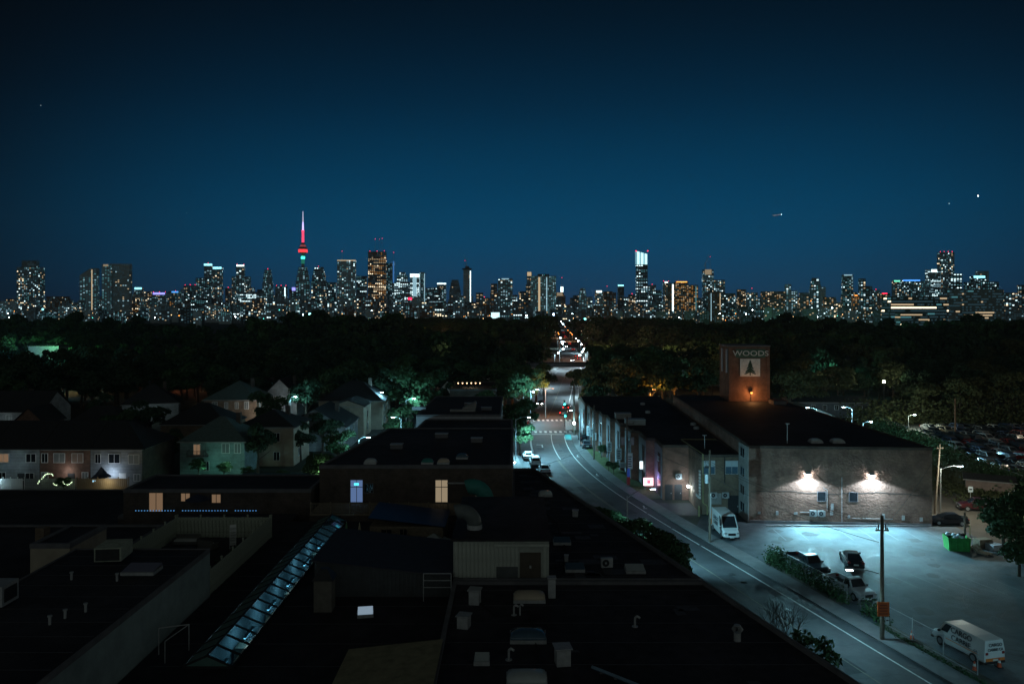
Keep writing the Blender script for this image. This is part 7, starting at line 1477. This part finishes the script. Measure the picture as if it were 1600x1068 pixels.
# ================================================================== the skyline
def facade(m, x0, x1, z0, z1, y, cw, ch, style, q, side=None):
    W = x1-x0; n = max(2, int(W/cw)); r = max(2, int((z1-z0)/ch)); cw = W/n; ch = (z1-z0)/r
    def put(a, b, c, d, mi):
        if side is None: m.quad((a, y, c), (b, y, c), (b, y, d), (a, y, d), mi)
        elif side > 0: m.quad((y, a, c), (y, b, c), (y, b, d), (y, a, d), mi)
        else: m.quad((y, b, c), (y, a, c), (y, a, d), (y, b, d), mi)
    pal = {'resid': ([0, 1, 2, 3, 4, 5], [1, 3, 1.6, 4, 4, 9], .5), 'cool': ([2, 3, 4, 5, 1], [1.6, 4, 5, 8, 1], .62), 'office': ([2, 3, 0, 5, 4], [2, 4, 1, 6, 4], .5), 'warm': ([0, 1, 6, 5], [1.5, 4, 2, 6], .5), 'grid': ([3, 5, 4], [1, 8, 5], .9), 'dark': ([3, 1, 5], [1, 1, 5], .2), 'bright': ([2, 3, 4, 5], [4, 4, 3, 2], .8), 'amber': ([6, 1, 5], [5, 2, 2], .7), 'gold': ([0, 1, 6, 5], [1.6, 4, 4, 2], .75), 'stripe': ([5, 4, 3], [5, 3, 1], .8), 'teal': ([4, 5, 3], [5, 5, 2], .7), 'ribbon': ([0, 1, 5, 4], [1, 3, 7, 2], .42)}[style]; gap = 0 if style == 'ribbon' else .2
    for j in range(r):
        rowp = pal[2]*(q.uniform(.3, 1.3) if style in ('office', 'gold', 'bright') else 1); cur = None
        for i in range(n):
            if style in ('office', 'gold', 'bright', 'ribbon') and cur is not None and q.random() < (.8 if style == 'ribbon' else .6): mi = cur
            elif q.random() < rowp: mi = q.choices(pal[0], pal[1])[0]
            else: mi = -1
            cur = mi
            if mi < 0:
                if q.random() < .4: mi = 5  # unlit panes glow faintly, standing in for city light on the facade
                else: continue
            a = x0+cw*(i+gap); b = x0+cw*(i+1-gap); c = z0+ch*(j+.25); d = z0+ch*(j+.75)
            put(a, b, c, d, mi)
def tower(x0, x1, yt, D, style, body, label, shape='box', crown=None, beacon=0, group=None, name='tower_block', ground=0, cw=2.6, chh=2.1, extra=None, antenna=None, cat='building', rot=None, stripes=(), ybot=None):
    s = D/F; W = (x1-x0)*s; X = ((x0+x1)/2-800)*s; H = CH+(HZ-yt)*s; q = random.Random(int(x0*7+yt*13+D)); dp = W*.35; cw = cw*q.uniform(.85, 1.5); chh = chh*q.uniform(.9, 1.25)
    t = thing(name, label, cat, (X, D, 0), (q.uniform(-.06, .06) if rot is None else rot), group)
    b = MB(); w = MB(); zb = 6.0
    def mass(xa, xb, za, zb_, ya=0, yb=None, st=style):
        yb = dp if yb is None else yb
        b.box(xa, ya, za, xb, yb, zb_); f0 = max(za, zb)
        if zb_-f0 > 2*s:
            facade(w, xa, xb, f0, zb_-s*.7, ya-.15, cw*s, chh*s, st, q); facade(w, ya, yb, f0, zb_-s*.7, xb+.15, cw*s*1.3, chh*s, st, q, 1); facade(w, ya, yb, f0, zb_-s*.7, xa-.15, cw*s*1.3, chh*s, st, q, -1)
    if shape == 'box': mass(-W/2, W/2, 0, H)
    elif shape == 'step': mass(-W/2, W/2, 0, H-H*.22); mass(-W*.34, W*.34, H*.78, H-H*.07, dp*.1, dp*.8); mass(-W*.2, W*.2, H*.93, H, dp*.2, dp*.6)
    elif shape == 'stepr': mass(-W/2, W*.1, 0, H*.8); mass(W*.1, W/2, 0, H)
    elif shape == 'stepl': mass(-W/2, -W*.05, 0, H); mass(-W*.05, W/2, 0, H*.82)
    elif shape == 'taper':
        for k in range(4): mass(-W/2*(1-k*.13), W/2*(1-k*.13), H*[0, .72, .84, .93][k], H*[.72, .84, .93, 1][k], dp*.06*k, dp*(1-.06*k))
    elif shape == 'slope':
        mass(-W/2, W/2, 0, H*.86); b.add([(-W/2, 0, H*.86), (W/2, 0, H*.86), (W/2, dp, H*.86), (-W/2, dp, H*.86), (W*.12, 0, H), (W/2, 0, H), (W/2, dp, H), (W*.12, dp, H)], [(0, 1, 5, 4), (1, 2, 6, 5), (2, 3, 7, 6), (3, 0, 4, 7), (4, 5, 6, 7)])
        facade(w, W*.1, W/2, H*.87, H*.99, -.15, cw*s, chh*s, style, q)
    elif shape == 'chopr':
        mass(-W/2, W/2, 0, H*.8); mass(-W/2, W*.3, H*.8, H)
    b.build('body', body, t); w.build('lit_windows', EW, t, kind='stuff')
    if crown:
        em, hpx, f = crown; MB().box(-W/2*f, -.5, H-hpx*s, W/2*f, dp*.9, H+.3).build('crown', em, t)
    for k in range(beacon):
        MB().ball((-W*.4+W*.8*(k/(max(1, beacon-1)) if beacon > 1 else .5), dp*.3, H+1.2*s), .45*s, n=6, k=4).build('beacon', E_red2, t)
    if antenna:
        for (fx, hpx) in antenna: MB().cyl((W*fx, dp*.4, H), (W*fx, dp*.4, H+hpx*s), .28*s, .14*s, n=5).build('antenna', M_metal, t); MB().ball((W*fx, dp*.4, H+hpx*s), .4*s, n=6, k=4).build('beacon', E_red2, t)
    for (fx, wpx, mi) in stripes: MB().box(W*fx-wpx*s/2, -.5, zb, W*fx+wpx*s/2, -.1, H-2*s).build('light_stripe', EW[mi], t)
    return t
for (x0, x1, yt, D, st, body, lab, kw) in TW:
    kw = dict(kw); kw.pop('style2', 0)
    if x1-x0 > 60: kw.setdefault('rot', 0)
    tower(x0, x1, yt, D, st, body, lab, **kw)
# luminous sloped crown of the tallest tower right of the street
s = 2700/F; t = thing('roof_lantern', 'brilliant sloped lantern on the tallest tower right of the street', 'tower top', ((1003-800)*s, 2700, CH+(HZ-413)*s)); W = 18*s
for k in range(9):
    x = -W/2+k*W/9; z1 = (21-k*.55)*s; zl = [0, 0, 0, -0.0, 0, 0, 0, 0, 0][k]
    MB().box(x, 0, zl, x+W/9*.62, W*.6, z1).build('light_fin', emis('fin_bright', (.55, .95, 1), 1.5) if k % 3 else emis('fin_dim', (.3, .7, .85), .5), t)
for x in (-W/2, W/2): MB().ball((x, 0, 21*s), .8*s).build('beacon', E_red2, t)
# cranes
for (px, yb, yt, D, lean, lab) in ((728, 421, 397, 3200, -4, 'construction crane on the slender unfinished tower'), (1105, 421, 397, 2500, 5, 'construction crane leaning over the unfinished glass tower')):
    s = D/F; t = thing('crane', lab, 'crane', ((px-800)*s, D+20, CH+(HZ-yb)*s)); MB().cyl((0, 0, -20), (0, 0, 8*s), .45*s, n=4).build('mast', M_metal, t); MB().cyl((-lean*.5*s, 0, 5*s), (lean*s, 0, (yb-yt)*s), .4*s, .25*s, n=4).build('jib', mat('crane_white', (.6, .65, .65), .6, 0), t)
s = 3200/F; t = thing('work_platform', 'wide platform at the top of the slender unfinished tower', 'platform', ((730-800)*s, 3200, CH+(HZ-421)*s)); MB().box(-8*s, -5, 0, 7*s, 20, 2*s).build('floor', B_dk, t); MB().box(-3*s, 0, 2*s, 3*s, 15, 5*s).build('core', B_dk, t)
# the needle tower; its floodlighting is put into the parts as emissive colour
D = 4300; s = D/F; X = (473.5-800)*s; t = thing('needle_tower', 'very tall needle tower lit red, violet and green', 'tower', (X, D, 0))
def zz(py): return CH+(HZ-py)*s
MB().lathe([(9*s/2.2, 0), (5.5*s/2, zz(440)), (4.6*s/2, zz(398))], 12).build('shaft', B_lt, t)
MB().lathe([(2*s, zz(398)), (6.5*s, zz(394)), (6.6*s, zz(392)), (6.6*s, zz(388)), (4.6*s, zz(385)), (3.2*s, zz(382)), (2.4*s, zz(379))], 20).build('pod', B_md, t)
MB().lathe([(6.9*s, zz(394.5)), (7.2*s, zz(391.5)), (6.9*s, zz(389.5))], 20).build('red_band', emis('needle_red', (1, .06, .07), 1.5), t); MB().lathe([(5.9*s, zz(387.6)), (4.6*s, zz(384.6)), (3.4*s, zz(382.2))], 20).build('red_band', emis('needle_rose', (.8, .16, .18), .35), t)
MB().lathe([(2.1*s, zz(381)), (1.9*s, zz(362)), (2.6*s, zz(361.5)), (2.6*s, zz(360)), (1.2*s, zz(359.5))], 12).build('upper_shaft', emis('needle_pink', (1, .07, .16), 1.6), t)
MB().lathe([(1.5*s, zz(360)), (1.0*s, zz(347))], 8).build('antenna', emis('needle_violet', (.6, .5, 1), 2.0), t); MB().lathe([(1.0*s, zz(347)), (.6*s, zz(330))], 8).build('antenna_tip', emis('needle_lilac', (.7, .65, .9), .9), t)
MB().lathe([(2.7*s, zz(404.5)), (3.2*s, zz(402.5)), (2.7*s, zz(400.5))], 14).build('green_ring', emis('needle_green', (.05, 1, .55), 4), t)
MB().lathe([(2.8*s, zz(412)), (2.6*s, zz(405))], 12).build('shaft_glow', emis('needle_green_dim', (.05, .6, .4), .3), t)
# low city between the towers: countable blocks in bands
q = random.Random(5); n = 0
stl = ['resid', 'warm', 'cool', 'office', 'dark', 'resid', 'warm']; bod = [B_dk, B_md, B_br, B_lt, B_md]
x = -12
while x < 1612:
    w = q.uniform(7, 17); reg = 'far left' if x < 290 else 'under the needle tower' if x < 560 else 'left of the far street' if x < 880 else 'right of the far street' if x < 1160 else 'far right'
    top = q.uniform(461, 476) if x < 740 else q.uniform(463, 478)
    D = q.uniform(2450, 3300); st = q.choice(stl); tower(x, x+w, top, D, st, q.choice(bod), f'{sdesc(w, top)} lit block below the {near_label(x+w/2, 7)}', group=f'small lit blocks, {reg}', name='city_block'); x += w*q.uniform(.8, 1.1)
x = -12
while x < 1612:
    w = q.uniform(10, 26); reg = 'far left' if x < 290 else 'under the needle tower' if x < 560 else 'left of the far street' if x < 880 else 'right of the far street' if x < 1160 else 'far right'
    top = q.uniform(475, 487) if not (1160 < x < 1390) else q.uniform(480, 486)
    D = q.uniform(1320, 1900); st = q.choice(['dark', 'resid', 'dark', 'office', 'dark', 'dark', 'teal']); tower(x, x+w, top, D, st, q.choice(bod), f'{sdesc(w-6, top-10)} block at the wood edge below the {near_label(x+w/2, 5)}', group=f'low blocks by the wood, {reg}', name='city_block'); x += w*q.uniform(.9, 1.5)
x = 140
while x < 1600:   # mid height fill behind
    w = q.uniform(8, 15); reg = 'far left' if x < 290 else 'under the needle tower' if x < 560 else 'left of the far street' if x < 880 else 'right of the far street' if x < 1160 else 'far right'
    top = q.uniform(448, 466) if 250 < x < 720 else q.uniform(456, 470)
    D = q.uniform(3900, 4400); tower(x, x+w, top, D, q.choice(stl), q.choice(bod), f'{sdesc(w, top+8)} tower just behind the {near_label(x+w/2, 7)}', group=f'mid height towers, {reg}', name='city_block'); x += w*q.uniform(1.1, 2.2)
# small lamps between the last tree tops and the first blocks
q2 = random.Random(31); LC = [E_lampw, E_lamp, emis('far_warm', (1, .55, .22), 5), emis('far_orange', (1, .33, .06), 5), emis('far_teal', (.1, .9, .75), 5)]
for k in range(120):
    px = q2.uniform(-5, 1605); py = q2.gauss(492, 4.5); py = min(507, max(484, py)); D = q2.uniform(1250, 1900); s = D/F
    if 1160 < px < 1390 and q2.random() < .6: continue
    z = max(3, CH+(HZ-py)*s); em = q2.choices(LC, [3, 4, 5, 3, 1])[0]
    t = thing('city_lamp', f'small {["white", "cool white", "warm", "orange", "teal"][LC.index(em)]} lamp by the trees below the {near_label(px, 7)}', 'lamp', ((px-800)*s, D, 0), 0, 'small lamps at the edge of the city'); MB().cyl((0, .2, 0), (0, .2, z), .15, n=4).build('post', M_dmetal, t); MB().ball((0, 0, z), q2.uniform(.35, .8), n=6, k=4).build('bulb', em, t)
# big lamps of the city edge
for (px, py, D, r, em, lab) in [(67, 483, 1800, 2.4, E_cyan, 'brilliant cyan sign at the foot of the far left condo'), (484, 491, 1500, 2.6, emis('sign_aqua', (.3, 1, .95), 8), 'square aqua sign below the needle tower'), (514, 500, 1300, 1.0, emis('lamp_aqua', (.2, 1, .9), 20), 'small aqua lamp at the edge of the wood'), (744, 492, 1400, 1.7, E_lamp, 'brightest white lamp at the wood edge'), (865, 491, 1400, 1.8, emis('lamp_blue', (.4, .6, 1), 20), 'round blue white lamp by the pale slab'), (914, 498, 1200, 1.3, emis('lamp_aq2', (.1, 1, .85), 12), 'aqua lamp right of the far street'), (926, 499, 1200, 1.0, E_lampw, 'white lamp right of the aqua one'), (1267, 470, 2000, 1.2, E_orange, 'orange lamp on the low domed block'), (40, 485, 1700, .9, E_orange, 'orange lamp at the far left city edge'), (23, 486, 1700, 1.0, E_orange, 'red orange lamp nearest the left frame edge'), (280, 493, 1300, .9, E_orange, 'orange lamp over the wood at left'), (268, 492, 1300, .6, E_warm, 'small warm lamp beside the orange one'), (110, 507, 900, .6, E_lampw, 'white lamp in the wood below the left towers'), (1300, 480, 1800, .8, E_lampw, 'white lamp at the wood edge at right')]:
    s = D/F; z = CH+(HZ-py)*s; t = thing('city_lamp', lab, 'lamp', ((px-800)*s, D, 0)); MB().cyl((0, .2, 0), (0, .2, z), .3, n=5).build('post', M_dmetal, t); MB().ball((0, 0, z), r, n=10, k=6).build('bulb', em, t)
s = 1400/F; t = thing('lit_billboard', 'pale lit billboard on a post at the edge of the wood', 'billboard', ((774-800)*s, 1400, 0)); MB().cyl((-3*s, 0, 0), (-3*s, 0, 30), .8, n=6).build('post', M_metal, t); MB().box(-6.5*s, -1, CH+(HZ-497)*s, 6.5*s, 0, CH+(HZ-488)*s).build('board', emis('billboard', (.6, .95, 1), 1.6), t); MB().box(-6.5*s, -.5, CH+(HZ-497.6)*s, 6.5*s, .5, CH+(HZ-497)*s).build('catwalk', M_dmetal, t)
# aircraft and bright planet
s = 3000/F; t = thing('airliner', 'tiny airliner with landing lights in the sky at right', 'aircraft', ((1214-800)*s, 3000, CH+(HZ-336)*s), R(8)); t.rotation_euler = (0, R(-9), 0)
MB().loft([[(x, r*math.cos(a*1.047), r*math.sin(a*1.047)) for a in range(6)] for x, r in ((-17, .4), (-12, 1.5), (12, 1.6), (16, 1.1), (18, .3))]).build('fuselage', P_white, t)
MB().add([(3, 0, -.3), (-4, 16, .4), (-6, 16, .4), (-3, 0, -.3)], [(0, 1, 2, 3)]).add([(3, 0, -.3), (-4, -16, .4), (-6, -16, .4), (-3, 0, -.3)], [(3, 2, 1, 0)]).build('wing', P_white, t); MB().add([(-13, 0, 1), (-17, 0, 5.5), (-18, 0, 5.5), (-17, 0, 1)], [(0, 1, 2, 3)]).build('tail_fin', P_white, t)
MB().box(-15, -1.7, .2, 15, -1.62, .6).build('window', emis('cabin_glow', (1, .8, .75), 1.2), t); MB().ball((17, 0, -.5), .7, n=6, k=4).build('landing_light', E_lampw, t)
for (px, py, r, e, lab) in ((1528, 306, 9, 9, 'bright star high at the right of the sky'), (1483, 318, 4, 4, 'faint star left of the bright one'), (292, 333, 3.5, 2, 'faint star high at the left of the sky'), (64, 165, 3.5, 1.5, 'faint star near the upper left corner')):
    s = 11500/F; MB().ball((0, 0, 0), r, n=10, k=6).build('star', emis('star_%d' % px, (.85, .95, 1), e), None, ((px-800)*s, 11500, CH+(HZ-py)*s), label=lab, cat='star')

# several things under one description: tell them apart by their order from the left
by = {}
for o in bpy.data.objects:
    if o.parent is None and o.get('category') in ('tree', 'building', 'car', 'lamp', 'bag', 'street lamp', 'pipe', 'vent') and 'group' in o: by.setdefault(o['label'], []).append(o)
nth = ['leftmost', 'second from left', 'third from left', 'fourth from left', 'fifth from left', 'sixth from left', 'seventh from left', 'eighth from left', 'ninth from left', 'tenth from left', 'eleventh from left', 'twelfth from left', 'thirteenth from left', 'fourteenth from left', 'fifteenth from left', 'sixteenth from left']
for lab, L in by.items():
    if len(L) > 1:
        L.sort(key=lambda o: o.location.x/max(1, o.location.y))
        for k, o in enumerate(L):
            if k < len(nth): o['label'] = ' '.join(lab.split()[:13]) + ', ' + (nth[k] if k < len(L)-1 or k == 0 else 'rightmost')

# ================================================================== night air: thin haze over the whole scene
hz = MB().box(-4200, -60, -1.0, 4200, 5200, 640)
mh = bpy.data.materials.new('haze_air'); mh.use_nodes = True; th = mh.node_tree; th.nodes.clear()
oh = N(th, 'ShaderNodeOutputMaterial'); vh = N(th, 'ShaderNodeVolumePrincipled'); vh.inputs['Color'].default_value = (.75, .88, 1, 1); vh.inputs['Density'].default_value = .00006; vh.inputs['Anisotropy'].default_value = .3
th.links.new(vh.outputs[0], oh.inputs['Volume'])
hz.build('haze', mh, kind='stuff')
sc.cycles.volume_bounces = 0
